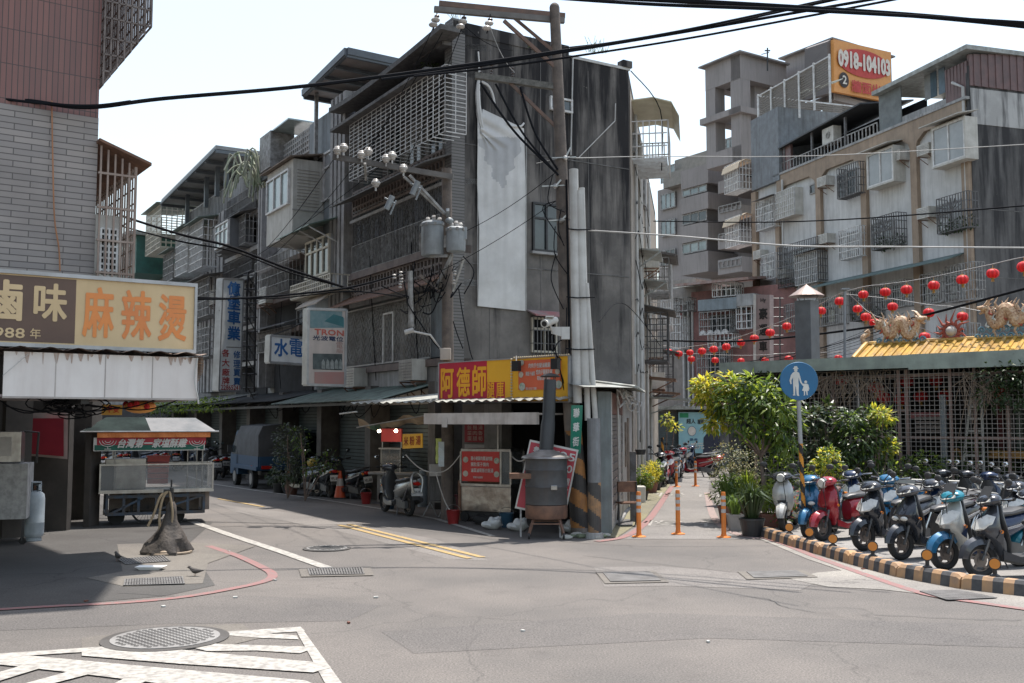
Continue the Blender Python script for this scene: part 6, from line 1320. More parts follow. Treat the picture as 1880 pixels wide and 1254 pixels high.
# windows by bay and storey, read from the photograph: (x0, x1, y top, y bottom, style)
def bayw(x0,x1,yt,yb,st):
    q = wr(x0,x1,(x0 + x1) / 2,yt,yb,0)
    if st == 'box':
        q = wr(x0,x1,x0,yt,yb,.7); b = MB(); b.fbox(FW,q[0],q[1],0,.68,q[2] - .08,q[2]); b.fbox(FW,q[0],q[1],0,.68,q[3],q[3] + .05); b.fbox(FW,q[0],q[0] + .06,0,.68,q[2],q[3]); b.fbox(FW,q[1] - .06,q[1],0,.68,q[2],q[3]); b.build('window_box',MC['bay_white'],wa)
        window(FW,q[0] + .06,q[1] - .06,q[2],q[3],wa,BARW,FROST,.6,2,0,.07)
        b = MB(); b.hexa([FW.p(q[0] - .1,.0,q[3] + .35),FW.p(q[1] + .3,.0,q[3] + .35),FW.p(q[1] + .3,1.1,q[3] + .1),FW.p(q[0] - .1,1.1,q[3] + .1),FW.p(q[0] - .1,.0,q[3] + .39),FW.p(q[1] + .3,.0,q[3] + .39),FW.p(q[1] + .3,1.1,q[3] + .14),FW.p(q[0] - .1,1.1,q[3] + .14)]); b.build('awning',MC['bay_white'],wa)
    elif st == 'plain': window(FW,q[0],q[1],q[2],q[3],wa,BARG,GLASS,0,1,0,.06)
    elif st == 'panel': b = MB(); b.fbox(FW,q[0],q[1],0,.55,q[2],q[3]); b.build('window_screen',MC['bay_white'],wa); cage(FW,q[0],q[1],q[2],q[3],wa,BARW,.55,.05,.2,.3,.03,floor=False)
    else:
        m_ = {'w': BARW,'d': BARD,'c': BARC,'g': BARG}[st[0]]; window(FW,q[0] + .1,q[1] - .1,q[2] + .15,q[3] - .1,wa,BARG,[GLASS,FROST][len(st) > 1],0,2,1,.07)
        q = wr(x0,x1,x0,yt,yb,.6); c_ = cage(FW,q[0],q[1],q[2],q[3],wa,m_,0,.6,.17,.42,.032,roof=CONCD if st[-1] == 'r' else None)
        if 'p' in st: bb = MB(); [leafcloud(bb,FW.p(q[0] + (q[1] - q[0]) * (k + .5) / 4,.3,q[2] + .25),(.3,.2,.28),60,.17,k + int(x0)) for k in range(4)]; bb.build('balcony_plant',LFB,wa)
        if 'f' in st:
            bb = MB(); cc = (q[0] + q[1]) / 2
            for k in range(9): a = pi * k / 8; bb.bar(FW.p(cc,.615,q[3] - .75),FW.p(cc + .62 * cos(a),.615,q[3] - .75 + .62 * sin(a)),.03)
            bb.build('fan_grille',m_,c_)
for a in ((1709,1772,238,308,'box'),(1590,1640,286,346,'box'),(1537,1576,310,366,'d'),(1440,1475,350,400,'panel'),(1488,1498,338,356,'plain'),
          (1720,1776,366,430,'dfp'),(1600,1646,402,460,'dfp'),(1540,1578,424,478,'wx'),(1388,1420,372,425,'wr'),(1398,1422,470,515,'wx'),(1428,1502,455,530,'dp'),
          (1736,1788,490,556,'gx'),(1690,1728,505,560,'g'),(1618,1660,520,568,'g'),(1560,1606,535,590,'dp'),(1500,1540,550,600,'g'),(1440,1470,560,610,'g'),(1460,1500,470,525,'wr'),
          (1400,1420,560,610,'w'),(1720,1780,600,640,'g')): bayw(*a)
b = MB(); b.hexa([FW.p(sW0 + .5,0,FW.hit(1600,520)[1] + .5),FW.p(pil[1],0,FW.hit(1600,520)[1] + .5),FW.p(pil[1],1.2,FW.hit(1600,520)[1] + .1),FW.p(sW0 + .5,1.2,FW.hit(1600,520)[1] + .1)] + [v + V((0,0,.05)) for v in (FW.p(sW0 + .5,0,FW.hit(1600,520)[1] + .5),FW.p(pil[1],0,FW.hit(1600,520)[1] + .5),FW.p(pil[1],1.2,FW.hit(1600,520)[1] + .1),FW.p(sW0 + .5,1.2,FW.hit(1600,520)[1] + .1))]); b.build('long_awning',mat('awning_green',(.10,.15,.14),(.07,.1,.095)),wa)
for x,y in ((1660,290),(1712,278),(1524,336),(1712,394),(1526,441),(1404,470),(1450,505)):
    s,z = FW.hit(x,y,0); acunit(FW,s - .4,z - .2,wa,0,.8,.5,.55)
# rooftop: shed with red-brown tin walls, dark open storey, bamboo screen
t = thing('rooftop_shed',FW.p(sW0,0,hW),'red-brown corrugated rooftop shed with laundry in its dark opening','shed')
s_l,z_l = FW.hit(1600,176,.4); s_r,z_r = FW.hit(1768,92,.4)
R4 = [FW.p(s_l,.4,z_l),FW.p(s_r - .2,.4,z_r),FWe.p(9,-.2,z_r + .3),FW.p(s_l,-8,z_l + .5)]
b = MB(); b.hexa(R4 + [v + V((0,0,.2)) for v in R4]); b.build('roof',TIN,t)
TINR = mat('tin_redbrown',(.15,.085,.08),(.10,.062,.06),rough=.5,streak=.3)
s1_ = FW.hit(1737,190)[0]; b = MB(); n = 14
for k in range(n): s = sW0 + (s1_ - sW0) * k / n; b.hexa([FW.p(s,0,hW + .13),FW.p(s + (s1_ - sW0) / n,0,hW + .13),FW.p(s + (s1_ - sW0) / n,-.1,hW + .13),FW.p(s,-.1,hW + .13),FW.p(s,.03 * (k % 2),z_r - .35),FW.p(s + (s1_ - sW0) / n,.03 * (k % 2),z_r - .35),FW.p(s + (s1_ - sW0) / n,-.1,z_r - .35),FW.p(s,-.1,z_r - .35)])
for k in range(16): s = k * .2; b.fbox(FWe,s,s + .2,-.1,.03 * (k % 2) + .05,FW.hit(1785,155)[1],z_r - .1 + .02 * k)
b.build('tin_wall',TINR,t)
b = MB(); b.fbox(FW,s1_,s_l,-4,-3.9,hW,z_l + .8); b.fbox(FW,s1_,s_l - 1.2,-.1,-.05,hW + .12,hW + .5,1); b.build('dark_opening',[VOID,CONC],t)
b = MB()
for k,s in enumerate((s1_ + .35,s1_ + .9,s1_ + 1.3)): b.fbox(FW,s,s + .4,-.3,-.27,hW + .9,hW + 2.2,k)
b.build('laundry',[mat('cloth_d',(.13,.18,.22)),mat('cloth_e',(.06,.10,.13)),mat('cloth_f',(.2,.21,.21))],t)
s2_ = FW.hit(1655,230)[0]; b = MB(); b.fbox(FW,s2_,s_l,-.06,-.02,hW + .12,z_l + .2); b.build('tarpaulin',mat('tarp',(.17,.19,.19),(.12,.13,.13),bump=.5,bscale=5),t)
t = thing('dark_rooftop_lean_to',FW.p(FW.hit(1500,300)[0],0,hW),'dark rooftop lean-to with awning, railing and round fan unit','lean-to')
sa,sb = FW.hit(1437,300)[0],FW.hit(1613,260)[0]; za_,zb2 = FW.hit(1437,258,.3)[1],FW.hit(1560,208,.3)[1]
b = MB(); b.fbox(FW,min(sa,sb),max(sa,sb),-3,-2.9,hW - .2,hW + 2.2); b.build('dark_wall',VOID,t)
v4 = [FW.p(sa,.3,hW + 1.5),FW.p(sb + 1,.3,hW + 1.9),FW.p(sb + 1,-3,hW + 2.4),FW.p(sa,-3,hW + 2.2)]
b = MB(); b.hexa(v4 + [v + V((0,0,.08)) for v in v4]); b.build('awning_sheet',DARK,t)
b = MB(); grid_bars(b,FW,min(sa,sb),max(sa,sb),hW + .1,hW + .7,.05,.3,.6,.05); b.build('railing',BARG,t)
for s in (sa - .3,sa - 3,sa - 6): b = MB(); b.fbox(FW,s - .06,s + .06,0,.1,hW,hW + 1.7); b.build('post',BARD,t)
acunit(FW,FW.hit(1530,250)[0],hW + .75,t,-.5,1.0,.85,.5,win=False)
b = MB(); b.fbox(FW,sa - .1,sa - .9,-.1,.05,hW - .1,hW + 1.6); b.build('tin_panel',TINR,t)
# grey rendered stair tower left of the lean-to with bamboo screen above
t = thing('grey_stair_block',FW.p(sM,0,0),'blue-grey rendered block with bamboo screened roof left of the white apartment','building')
sN0,sN1 = FW.hit(1437,300)[0],FW.hit(1386,300)[0]; zg = FW.hit(1386,222)[1]
b = MB(); b.fbox(FW,sM,sN1,-9,-.01,0,zg - 4.3); b.fbox(FW,sN0,sN1,-9,.25,zg - 4.3,zg,1); b.build('wall',[WH,mat('bluegrey_wall',(.20,.22,.235),(.15,.16,.17),streak=.5)],t)
pil2 = FW.hit(1389,400)[0]; b = MB(); b.fbox(FW,pil2 - .25,pil2 + .25,0,.2,0,zg - 4.4); b.build('pilaster',TAN,t)
b = MB(); zt2 = zg + 1.6; sT = FW.hit(1545,190,-1)[0]
for k in range(11): z = zg + .05 + k * .14; b.fbox(FW,sN1 - .3,sT,-.4 - .0,-.36,z,z + .09)
for k in range(10): n_ = -.4 - k * .9; 
for z in [zg + .05 + k * .14 for k in range(11)]: b.bar(FW.p(sN1,-.4,z),FW.p(sN1,-8,z),.03,.09)
b.build('bamboo_screen',mat('bamboo',(.20,.18,.155),(.13,.12,.105),scale=12),t)
b = MB()
for k in range(6): s = sN1 + (sT - sN1) * k / 5; b.fbox(FW,s - .05,s + .05,-.33,-.25,zg - 1,zt2 + .1)
b.fbox(FW,sN1,sT,-.33,-.27,zt2 - .05,zt2 + .02) if sT > sN1 else b.fbox(FW,sT,sN1,-.33,-.27,zt2 - .05,zt2 + .02)
b.bar(FW.p(sN1,-.3,zt2),FW.p(sN1,-8,zt2),.08); b.build('steel_frame',BARW,t)
b = MB(); b.hexa([FW.p(sN0 - 1,-.8,zt2 - .9),FW.p(sT + 4,-.8,zt2 - .9),FW.p(sT + 4,-3.5,zt2 + .1),FW.p(sN0 - 1,-3.5,zt2 + .1),FW.p(sN0 - 1,-.8,zt2 - .85),FW.p(sT + 4,-.8,zt2 - .85),FW.p(sT + 4,-3.5,zt2 + .15),FW.p(sN0 - 1,-3.5,zt2 + .15)]); b.build('clear_roof',mat('acrylic',(.55,.56,.48),(.45,.46,.4),rough=.3),t)
for x,y,h in ((1360,290,52),(1368,388,55)):
    q = wr(x,x + 20,x + 10,y,y + h,.8); b = MB(); prof = [(0,q[3]),(.5,q[3] + .1),(.95,q[3] - .15),(1.05,q[3] - .5)]
    for i in range(3):
        (n0,z0),(n1,z1) = prof[i],prof[i + 1]; b.hexa([FW.p(sN1 + .2,n0,z0),FW.p(sN1 + 2.2,n0,z0),FW.p(sN1 + 2.2,n1,z1),FW.p(sN1 + .2,n1,z1)] + [v + V((0,0,.04)) for v in (FW.p(sN1 + .2,n0,z0),FW.p(sN1 + 2.2,n0,z0),FW.p(sN1 + 2.2,n1,z1),FW.p(sN1 + .2,n1,z1))])
    b.build('curved_awning',mat('awning_cream',(.55,.46,.34),(.45,.37,.27)),t); cage(FW,sN1 + .3,sN1 + 2.1,q[2],q[3],t,BARW,0,.9,.2,.4,.04)
# ================================================================ tower far behind with billboard
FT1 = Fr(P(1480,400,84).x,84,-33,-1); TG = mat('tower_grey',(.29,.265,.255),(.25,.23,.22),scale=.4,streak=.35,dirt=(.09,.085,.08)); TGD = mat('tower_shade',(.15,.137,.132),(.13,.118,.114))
FT2 = Fr(P(1480,400,84).x,84,57,1)
tw = thing('far_tower',FT1.p(0,0,0),'grey tiled high-rise with stepped balconies and open roof frames far behind','tower')
def tq(x,y,n=0): return FT1.hit(x,y,n)
# local layout on the left-facing facade plane FT1
def tbox(x0,x1,yt,yb,n0,n1,m_,name,par=tw,mb=None):
    q = FT1.rect(x0,x1,x1,yt,yb,n1); b = mb or MB(); b.fbox(FT1,q[0],q[1],n0,n1,q[2],q[3])
    return b if mb else b.build(name,m_,par)
tbox(1385,1480,255,900,-14,0,TG,'wall'); tbox(1210,1385,300,900,-14,-1.5,TG,'wall')
b = MB()
for x0,x1,yt,yb,n1 in ((1250,1300,300,335,2.2),(1250,1300,352,382,2.2),(1250,1300,405,437,2.2),(1250,1300,460,498,2.2),(1318,1362,322,345,2.6),(1318,1362,375,398,2.6),(1318,1362,425,450,2.6),(1318,1362,470,498,2.6),(1318,1362,276,292,2.6)): tbox(x0,x1,yt,yb,-1.5,n1,TG,'',mb=b)
b.build('balcony',TG,tw)
for x0,x1,yt,yb,n1 in ((1252,1298,337,351,2.0),(1252,1298,384,404,2.0),(1252,1298,439,459,2.0),(1320,1345,348,372,-1.3),(1320,1345,400,422,-1.3),(1320,1345,452,468,-1.3),(1325,1348,250,275,-1.3),(1325,1348,300,320,-1.3),(1213,1240,300,330,-1.3),(1213,1240,350,380,-1.3),(1213,1240,400,430,-1.3),(1213,1240,455,485,-1.3),(1390,1410,470,490,.05)):
    q = FT1.rect(x0,x1,x1,yt,yb,n1); window(FT1,q[0],q[1],q[2],q[3],tw,BARG,[GLASS,GLASSP][(x0 + yt) % 2],n1 - .05,3,0,.12)
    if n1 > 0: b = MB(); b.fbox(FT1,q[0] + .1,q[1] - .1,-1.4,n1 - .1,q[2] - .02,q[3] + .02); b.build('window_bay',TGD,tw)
# balcony rails
b = MB()
for yt in (265,370,422,474): q = FT1.rect(1320,1360,1360,yt,yt + 12,2.7); grid_bars(b,FT1,q[0],q[1],q[2],q[3],2.7,.5,.5,.07)
b.build('railing',BARG,tw)
# open frame on top: left frame block and right frame block
def frame_block(x0,xc,x1,ytop,ybot,par,name):
    """two storey concrete frame; xc the near corner"""
    Yc = 80.0; fL = Fr(P(xc,200,Yc).x,Yc,-33,-1); fR = Fr(P(xc,200,Yc).x,Yc,57,1)
    sL = fL.hit(x0,230)[0]; sR = fR.hit(x1,230)[0]; zt = fL.hit(xc,ytop)[1]; zb = fL.hit(xc,ybot)[1]; H_ = (zt - zb)
    b = MB(); pw = 1.1
    for z0,z1,o in ((zt - H_ * .26,zt,0),(zb + H_ * .36,zb + H_ * .36 + .5,.35),(zb - 1,zb + .2,0)): b.fbox(fL,-o,sL + o,-pw,o,z0,z1); b.fbox(fR,-o,sR + o,-pw * .9,o - .01,z0 + .01,z1 - .01); b.fbox(fR,sR - pw,sR,-sL,-.2,z0 + .02,z1 - .02); b.fbox(fL,sL - pw,sL - .01,-sR,-.2,z0 + .02,z1 - .03)
    for s in (0,sL - pw): b.fbox(fL,s + .01,s + pw,-pw,-.02,zb,zt - .5)
    for s in (sR - pw,): b.fbox(fR,s,s + pw * .98,-pw,-.02,zb,zt - .5)
    b.fbox(fR,sR * .45,sR,-sL * .55,-sL * .2,zb - 1,zt - .3)
    b.build(name,TG,par)
    b = MB(); b.fbox(fL,-.4,sL + .4,-sR,.4,zt,zt + .12); b.build('roof_slab',mat('slab_stained',(.16,.15,.145),(.25,.24,.23),scale=1.5),par); return fL,fR,sL,sR,zt,zb
frame_block(1296,1360,1446,98,270,tw,'roof_frame')
fL,fR,sL,sR,zt,zb = frame_block(1444,1530,1640,74,250,tw,'roof_frame')
b = MB(); b.fbox(FT1,4,22,-12,-4,FT1.hit(1480,300)[1],FT1.hit(1480,235)[1]); b.build('upper_wall',TG,tw)
b = MB(); c = P(1409,130,80); b.tube([c,P(1409,88,80)],.06,5); b.bar(P(1404,93,80),P(1414,93,80),.08); b.bar(P(1398,100,80),P(1412,96,80),.05); b.build('antenna',DARK,tw)
b = MB(); q = FT1.rect(1210,1310,1300,262,300,0); b.fbox(FT1,q[0] - 2,q[1],-10,-.5,q[2] - 1,q[2] + .4); b.fbox(FT1,q[0] - 2,q[1],-10,-2,q[2],q[2] + 2.0); b.build('rooftop_rooms',mat('roof_room',(.26,.245,.22),(.2,.19,.17)),tw)
# billboard
t = thing('rooftop_billboard',P(1583,130,79),'orange billboard with phone number on red oval atop the far tower','billboard')
pc = [P(1532,168,78.5),P(1636,188,83.0),P(1636,96,83.0),P(1531,72,78.5)]; BBO = mat('billboard_orange',(.66,.30,.08),(.60,.26,.07),rough=.6)
_,nn = quadboard('panel',pc,.3,BBO,t); R_ = (pc[1] - pc[0]).normalized(); U_ = V((0,0,1)); W0 = (pc[1] - pc[0]).length
def bp(u,v): return pc[0].lerp(pc[1],u).lerp(pc[3].lerp(pc[2],u),v) + nn * .08
b = MB(); b.add([bp(.5 + .46 * cos(a),.64 + .27 * sin(a)) for a in [i * 2 * pi / 28 for i in range(28)]],[list(range(28))]); b.build('red_oval',mat('oval_red',(.48,.06,.05),(.42,.05,.045)),t)
Rt = (bp(.9,.6) - bp(.1,.6)); H0 = pc[3].z - pc[0].z
b = MB(); txt(b,'0918-104103',bp(.5,.66) + nn * .06,Rt,U_,W0 * .92,H0 * .34,.05); b.build('number_lettering',mat('bb_pale',(.66,.62,.55),(.56,.52,.46)),t)
b = MB(); txt(b,'牆面出租',bp(.62,.17) + nn * .06,Rt,U_,W0 * .70,H0 * .24,.03); b.build('red_lettering',MC['oval_red'],t)
b = MB(); b.add([bp(.15,.25) + Rt.normalized() * .62 * cos(a) + U_ * .62 * sin(a) for a in [i * 2 * pi / 20 for i in range(20)]],[list(range(20))]); txt(b,'2',bp(.15,.25) + nn * .06,Rt,U_,.55,.7,.04,1); b.build('round_logo',[mat('bb_dark',(.05,.04,.04)),MC['bb_pale']],t)
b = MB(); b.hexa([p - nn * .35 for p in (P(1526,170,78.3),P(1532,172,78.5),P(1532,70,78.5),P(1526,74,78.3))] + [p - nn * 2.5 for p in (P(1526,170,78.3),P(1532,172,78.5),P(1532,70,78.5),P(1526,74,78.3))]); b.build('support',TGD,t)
# ================================================================ low pink-tiled building closing the alley
FP = Fr(P(1445,600,58).x,58,-50,-1); PNK = mat('pink_tile',(.27,.135,.12),(.2,.10,.09),streak=.3)
pk = thing('pink_tiled_house',FP.p(0,0,0),'low house with pinkish red tiles, blue band and barred balconies at the alley end','building')
def pr(x0,x1,xr,yt,yb,n=0): return FP.rect(x0,x1,xr,yt,yb,n)
ztp = FP.hit(1440,495)[1]; spx = FP.hit(1270,600)[0]; spe = FP.hit(1195,600)[0]
b = MB(); b.fbox(FP,-6,spx,-8,0,0,ztp - .8); b.build('wall',PNK,pk); b = MB(); b.fbox(FP,spx,spe,-8,-.6,0,FP.hit(1240,512)[1]); b.build('side_wall',mat('beige_tile',(.30,.27,.24),(.22,.2,.18),streak=.4),pk)
b = MB(); q = pr(1240,1375,1370,497,512,1.5); v4 = [FP.p(q[0],1.6,ztp - .6),FP.p(q[1],1.6,ztp - .6),FP.p(q[1],-3,ztp),FP.p(q[0],-3,ztp)]; b.hexa(v4 + [v + V((0,0,.15)) for v in v4]); b.build('roof',mat('roof_rust',(.30,.24,.22),(.22,.12,.09),rough=.6),pk)
def pbx(x0,x1,yt,yb,n0,n1,m_,name): q = pr(x0,x1,x1,yt,yb,n1); b = MB(); b.fbox(FP,q[0],q[1],n0,n1,q[2],q[3]); return b.build(name,m_,pk)
pbx(1281,1352,545,566,0,1.1,mat('blue_band',(.22,.26,.28),(.17,.2,.215),streak=.3),'balcony_wall'); pbx(1352,1385,538,560,0,1.1,CONC,'balcony_wall')
for x0,x1,yt,yb,m_ in ((1308,1350,517,542,BARW),(1352,1380,562,602,BARW),(1284,1340,570,610,BARG),(1280,1330,640,690,BARG),(1300,1345,612,636,BARW),(1215,1232,550,580,BARW),(1238,1262,545,570,BARG),(1232,1250,580,640,BARW)):
    q = pr(x0,x1,x1,yt,yb,1.0); window(FP,q[0] + .15,q[1] - .15,q[2] + .1,q[3] - .1,pk,BARG,[GLASS,FROST][x0 % 2],0,3,0,.08); cage(FP,q[0],q[1],q[2],q[3],pk,m_,0,1.0,.28,.45,.045)
b = MB(); q = pr(1284,1338,1338,588,612,1.05)
for k in range(4):
    cc = q[0] + (q[1] - q[0]) * (k + .5) / 4; r_ = (q[1] - q[0]) / 8
    for j in range(9): a = pi * j / 8; b.bar(FP.p(cc,1.08,q[2]),FP.p(cc + r_ * cos(a),1.08,q[2] + r_ * 1.1 * sin(a)),.05)
b.build('fan_grille',BARW,pk)
b = MB()
for x in (1253,1262,1270): q = pr(x,x + 3,x,560,770,.1); b.fbox(FP,q[0],q[1],-.6,.1,q[2],q[3])
b.build('drain_pipe',PVC,pk)
b = MB()
for x in (1248,1257,1266,1274): q = pr(x,x + 6,x,560,585,-.4); b.fbox(FP,q[0],q[1],-.6,-.45,q[2],q[3])
b.build('red_panel',mat('red_panel',(.28,.05,.05)),pk)
b = MB(); q = pr(1215,1245,1245,515,530,2); v4 = [FP.p(q[0],2,q[2]),FP.p(q[1],2,q[2]),FP.p(q[1],-1,q[3]),FP.p(q[0],-1,q[3])]; b.hexa(v4 + [v + V((0,0,.06)) for v in v4]); b.build('awning',TIN,pk)
# tall vertical garage sign
t = thing('vertical_garage_sign',P(1400,620,40),'tall pinkish grey vertical sign with dark characters on a steel frame','sign')
YS = 41.0; pc = [P(1384,705,YS),P(1413,705,YS - .6),P(1413,541,YS - .6),P(1384,541,YS)]; _,nn = quadboard('panel',pc,.25,mat('pink_sign',(.33,.26,.24),(.27,.21,.2),streak=.25),t)
b = MB(); b.hexa([P(1383,706,YS) ,P(1388,706,YS - .1),P(1388,540,YS - .1),P(1383,540,YS)] + [P(1383,706,YS + .3),P(1388,706,YS + .2),P(1388,540,YS + .2),P(1383,540,YS + .3)]); b.build('edge',BWHT,t)
R_ = (pc[1] - pc[0]).normalized(); b = MB()
for ch,y,w,h in (('Hy',552,.26,.2),('豪',576,.42,.45),('運',606,.42,.45),('車',636,.40,.42),('業',664,.4,.42)): txt(b,ch,P(1402,y,YS - .35) + nn * .03,R_,(0,0,1),w,h,.03)
b.build('lettering',BLACK,t)
b = MB()
for x in (1418,1432): b.tube([P(x,545,YS),P(x,700,YS)],.03,5)
for y in range(548,700,17): b.tube([P(1413,y,YS),P(1438,y,YS)],.025,5)
b.build('steel_frame',DARK,t)
# ================================================================ alley side of the corner block
def ar(x0,x1,xr,yt,yb,n=0): return FR_.rect(x0,x1,xr,yt,yb,n)
s0,z1_ = FR_.hit(1166,232,.0); z0_ = FR_.hit(1166,285,.9)[1]
zq_ = P(1165,300,28).z; zt_q = P(1165,232,28).z
b = MB(); cage(FR_,.9,3.2,zq_,zt_q,cb,BARW,0,1.0,.16,.3,.03)
b = MB(); window(FR_,1.2,2.9,zq_ + .3,zt_q - .2,cb,BARG,GLASS,0,2)
prof = [(0,zt_q + .55),(.6,zt_q + .6),(1.1,zt_q + .45),(1.3,zt_q + .05)]; b = MB()
for i in range(3):
    (n0,a0),(n1,a1) = prof[i],prof[i + 1]; q_ = [FR_.p(.8,n0,a0),FR_.p(3.4,n0,a0),FR_.p(3.4,n1,a1),FR_.p(.8,n1,a1)]; b.hexa(q_ + [v + V((0,0,.03)) for v in q_])
b.build('curved_awning',mat('awning_acrylic',(.62,.59,.44),(.5,.46,.32),rough=.4),cb)
for s,z,h in ((6,6.9,.6),(8.5,4.2,.6),(11,3.2,.6)): acunit(FR_,s,z,cb,.05,.8,h,.5)
for s0_,s1_,z0,z1,m_ in ((12,14.5,5.6,8.2,BARW),(5.5,7.5,3.9,5.4,BARD),(8.5,10.5,6.4,7.6,BARG),(13,15,3.0,4.6,BARD)): cage(FR_,s0_,s1_,z0,z1,cb,m_,0,.8,.18,.4,.03,roof=CONCD)
for s0_,z0 in ((2.0,5.2),(4.2,7.6),(4.6,4.6),(10,8.4),(6.4,9.0)): window(FR_,s0_,s0_ + .9,z0,z0 + 1.4,cb,BARG,GLASS,.03,2)
for s0_,z,nn_ in ((3.0,6.9,.7),(5.2,6.3,.8),(8,3.4,1.0),(10.5,3.0,1.1),(9,2.75,1.5)):
    b = MB(); b.hexa([FR_.p(s0_,0,z + .1),FR_.p(s0_ + 2,0,z + .1),FR_.p(s0_ + 2,nn_,z),FR_.p(s0_,nn_,z),FR_.p(s0_,0,z + .14),FR_.p(s0_ + 2,0,z + .14),FR_.p(s0_ + 2,nn_,z + .04),FR_.p(s0_,nn_,z + .04)]); b.bar(FR_.p(s0_,nn_,z),FR_.p(s0_,0,z - .5),.04); b.build('rusty_awning',[RUST,TIN][int(s0_) % 2],cb)
b = MB(); 
for s_ in (1.5,3.4,4.3,7.2,9.8): b.tube([FR_.p(s_,.1,0.2),FR_.p(s_,.1,10.5)],.05,8)
b.build('drain_pipe',PVC,cb)
b = MB(); rn = random.Random(77)
for k in range(7): b.tube([FR_.p(.2 + j * 1.1,.12 + .05 * rn.random(),3.4 + k * .9 + rn.uniform(-.25,.25)) for j in range(9)],.012,5)
b.build('wall_cables',WIRE,cb)
b = MB(); b.tube(lerp_pts([FD.q(1158,130,.05),FR_.p(.8,.8,10.4),FR_.p(1.5,.8,8.9)],5),.015,5); b.build('loose_cable',WIRE,cb)
# alley end: shuttered house with election style poster
t = thing('shuttered_garage',V((9,47,0)),'low garage with dark shutter and flat roof closing the alley','garage')
FG = Fr(P(1200,800,46).x,46,92,1); q = FG.rect(1200,1345,1250,752,845)
b = MB(); b.fbox(FG,q[0],q[1],-4,-.1,0,q[3]); b.build('wall',CONCD,t)
b = MB()
for k in range(24): b.fbox(FG,q[0] + .2,FG.hit(1246,800)[0],-.1,-.05 + .02 * (k % 2),.0 + k * .1,.08 + k * .1)
b.build('shutter',mat('shutter_blue',(.10,.13,.14),(.07,.09,.1)),t)
b = MB(); b.fbox(FG,q[0] - .3,q[1] + .3,-4,.7,q[3],q[3] + .14); b.build('roof',TIN,t)
t = thing('portrait_poster',P(1283,796,45.5),'large light blue poster with a smiling man in dark shirt at the alley end','poster')
FQ = Fr(P(1246,800,45.7).x,45.7,92,1); q = FQ.rect(1246,1322,1280,757,832); W0,H0 = q[1] - q[0],q[3] - q[2]
b = MB(); b.fbox(FQ,q[0],q[1],-.06,0,q[2],q[3]); b.build('panel',mat('poster_blue',(.26,.47,.52),(.22,.42,.48),rough=.5),t)
def fp(u,v,n=.01): return FQ.p(q[0] + W0 * u,n,q[2] + H0 * v)
def ell(b,u,v,ru,rv,n=.01,mi=0,k=20): b.add([fp(u + ru * cos(a),v + rv * sin(a),n) for a in [2 * pi * i / k for i in range(k)]],[list(range(k))],mi)
b = MB(); b.poly([fp(*a) for a in ((.58,0),(1,0),(1,.42),(.93,.47),(.85,.50),(.76,.50),(.66,.46),(.60,.38))],0); b.poly([fp(*a,.014) for a in ((.76,.48),(.85,.48),(.84,.58),(.77,.58))],1); ell(b,.805,.66,.072,.13,.018,1); b.add([fp(.805 + .08 * cos(a),.70 + .13 * sin(a),.022) for a in [pi * i / 12 for i in range(13)]] + [fp(.735,.74,.022),fp(.805,.775,.022),fp(.875,.74,.022)][::-1],[list(range(16))],2)
for u in (.78,.83): ell(b,u,.67,.01,.012,.024,2,8)
ell(b,.805,.60,.03,.012,.024,3,10); b.build('portrait',[mat('poster_shirt',(.03,.035,.06)),mat('poster_skin',(.52,.33,.24)),mat('poster_hair',(.015,.013,.012)),mat('poster_smile',(.6,.5,.48))],t)
b = MB()
def pt(ch,u,v,w,h,mi=0,n=.016): txt(b,ch,fp(u,v,n),FQ.e,(0,0,1),W0 * w,H0 * h,.02,mi)
pt('王威元',.36,.18,.5,.17,0); pt('超人',.30,.78,.22,.12,1); pt('服務',.54,.77,.16,.12,1); pt('里長',.36,.33,.2,.06,2); b.poly([fp(*a,.012) for a in ((.03,.87),(.24,.87),(.24,.98),(.03,.98))],3); b.build('lettering',[BWHT,BLACK,mat('poster_navy',(.03,.1,.2)),mat('poster_green',(.03,.25,.12))],t)
b = MB(); ell(b,.32,.54,.095,.11,.014,0); ell(b,.32,.54,.105,.12,.011,1); b.build('round_emblem',[mat('emblem',(.7,.66,.6)),MC['poster_navy']],t)
# ================================================================ temple market canopy on the right
MZ = 3.45
A_ = G(1323,687,MZ - .28); B_ = G(1880,668,MZ - .28); dd = B_ - A_; FM = Fr(A_.x,A_.y,math.degrees(math.atan2(dd.x,dd.y)),1); LM = dd.length + 4
mk = thing('market_canopy',FM.p(LM / 2,-2,0),'long low market hall with pale green canopy edge and wire mesh front','market hall')
b = MB(); b.fbox(FM,0,LM * .42,-.1,0,MZ - .28,MZ + .0); b.fbox(FM,LM * .42,LM,-.1,.003,MZ - .32,MZ + .01); b.fbox(FM,-.1,0.01,-7,-.101,MZ - .28,MZ); b.build('fascia',mat('fascia_green',(.27,.32,.28),(.19,.22,.2),rough=.5,streak=.2),mk)
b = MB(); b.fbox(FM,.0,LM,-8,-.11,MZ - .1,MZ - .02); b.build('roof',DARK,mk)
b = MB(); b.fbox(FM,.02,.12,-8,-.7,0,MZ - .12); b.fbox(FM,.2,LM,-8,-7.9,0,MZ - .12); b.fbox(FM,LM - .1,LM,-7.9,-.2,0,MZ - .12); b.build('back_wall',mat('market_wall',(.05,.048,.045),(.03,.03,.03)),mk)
MESHF = mat('fence_mesh',(.30,.28,.26),(.2,.18,.17),rough=.6); FPOST = mat('fence_post',(.27,.19,.165),(.18,.12,.1),rough=.7,scale=6,streak=.3)
t = thing('mesh_fence',FM.p(LM / 2,-.3,0),'rusty wire mesh fence with ochre posts closing the market hall front','fence')
b = MB(); n = int((LM - .8) / .105)
for k in range(n + 1): s = .8 + k * .105; b.fbox(FM,s - .005,s + .005,-.30,-.292,.35,MZ - .3)
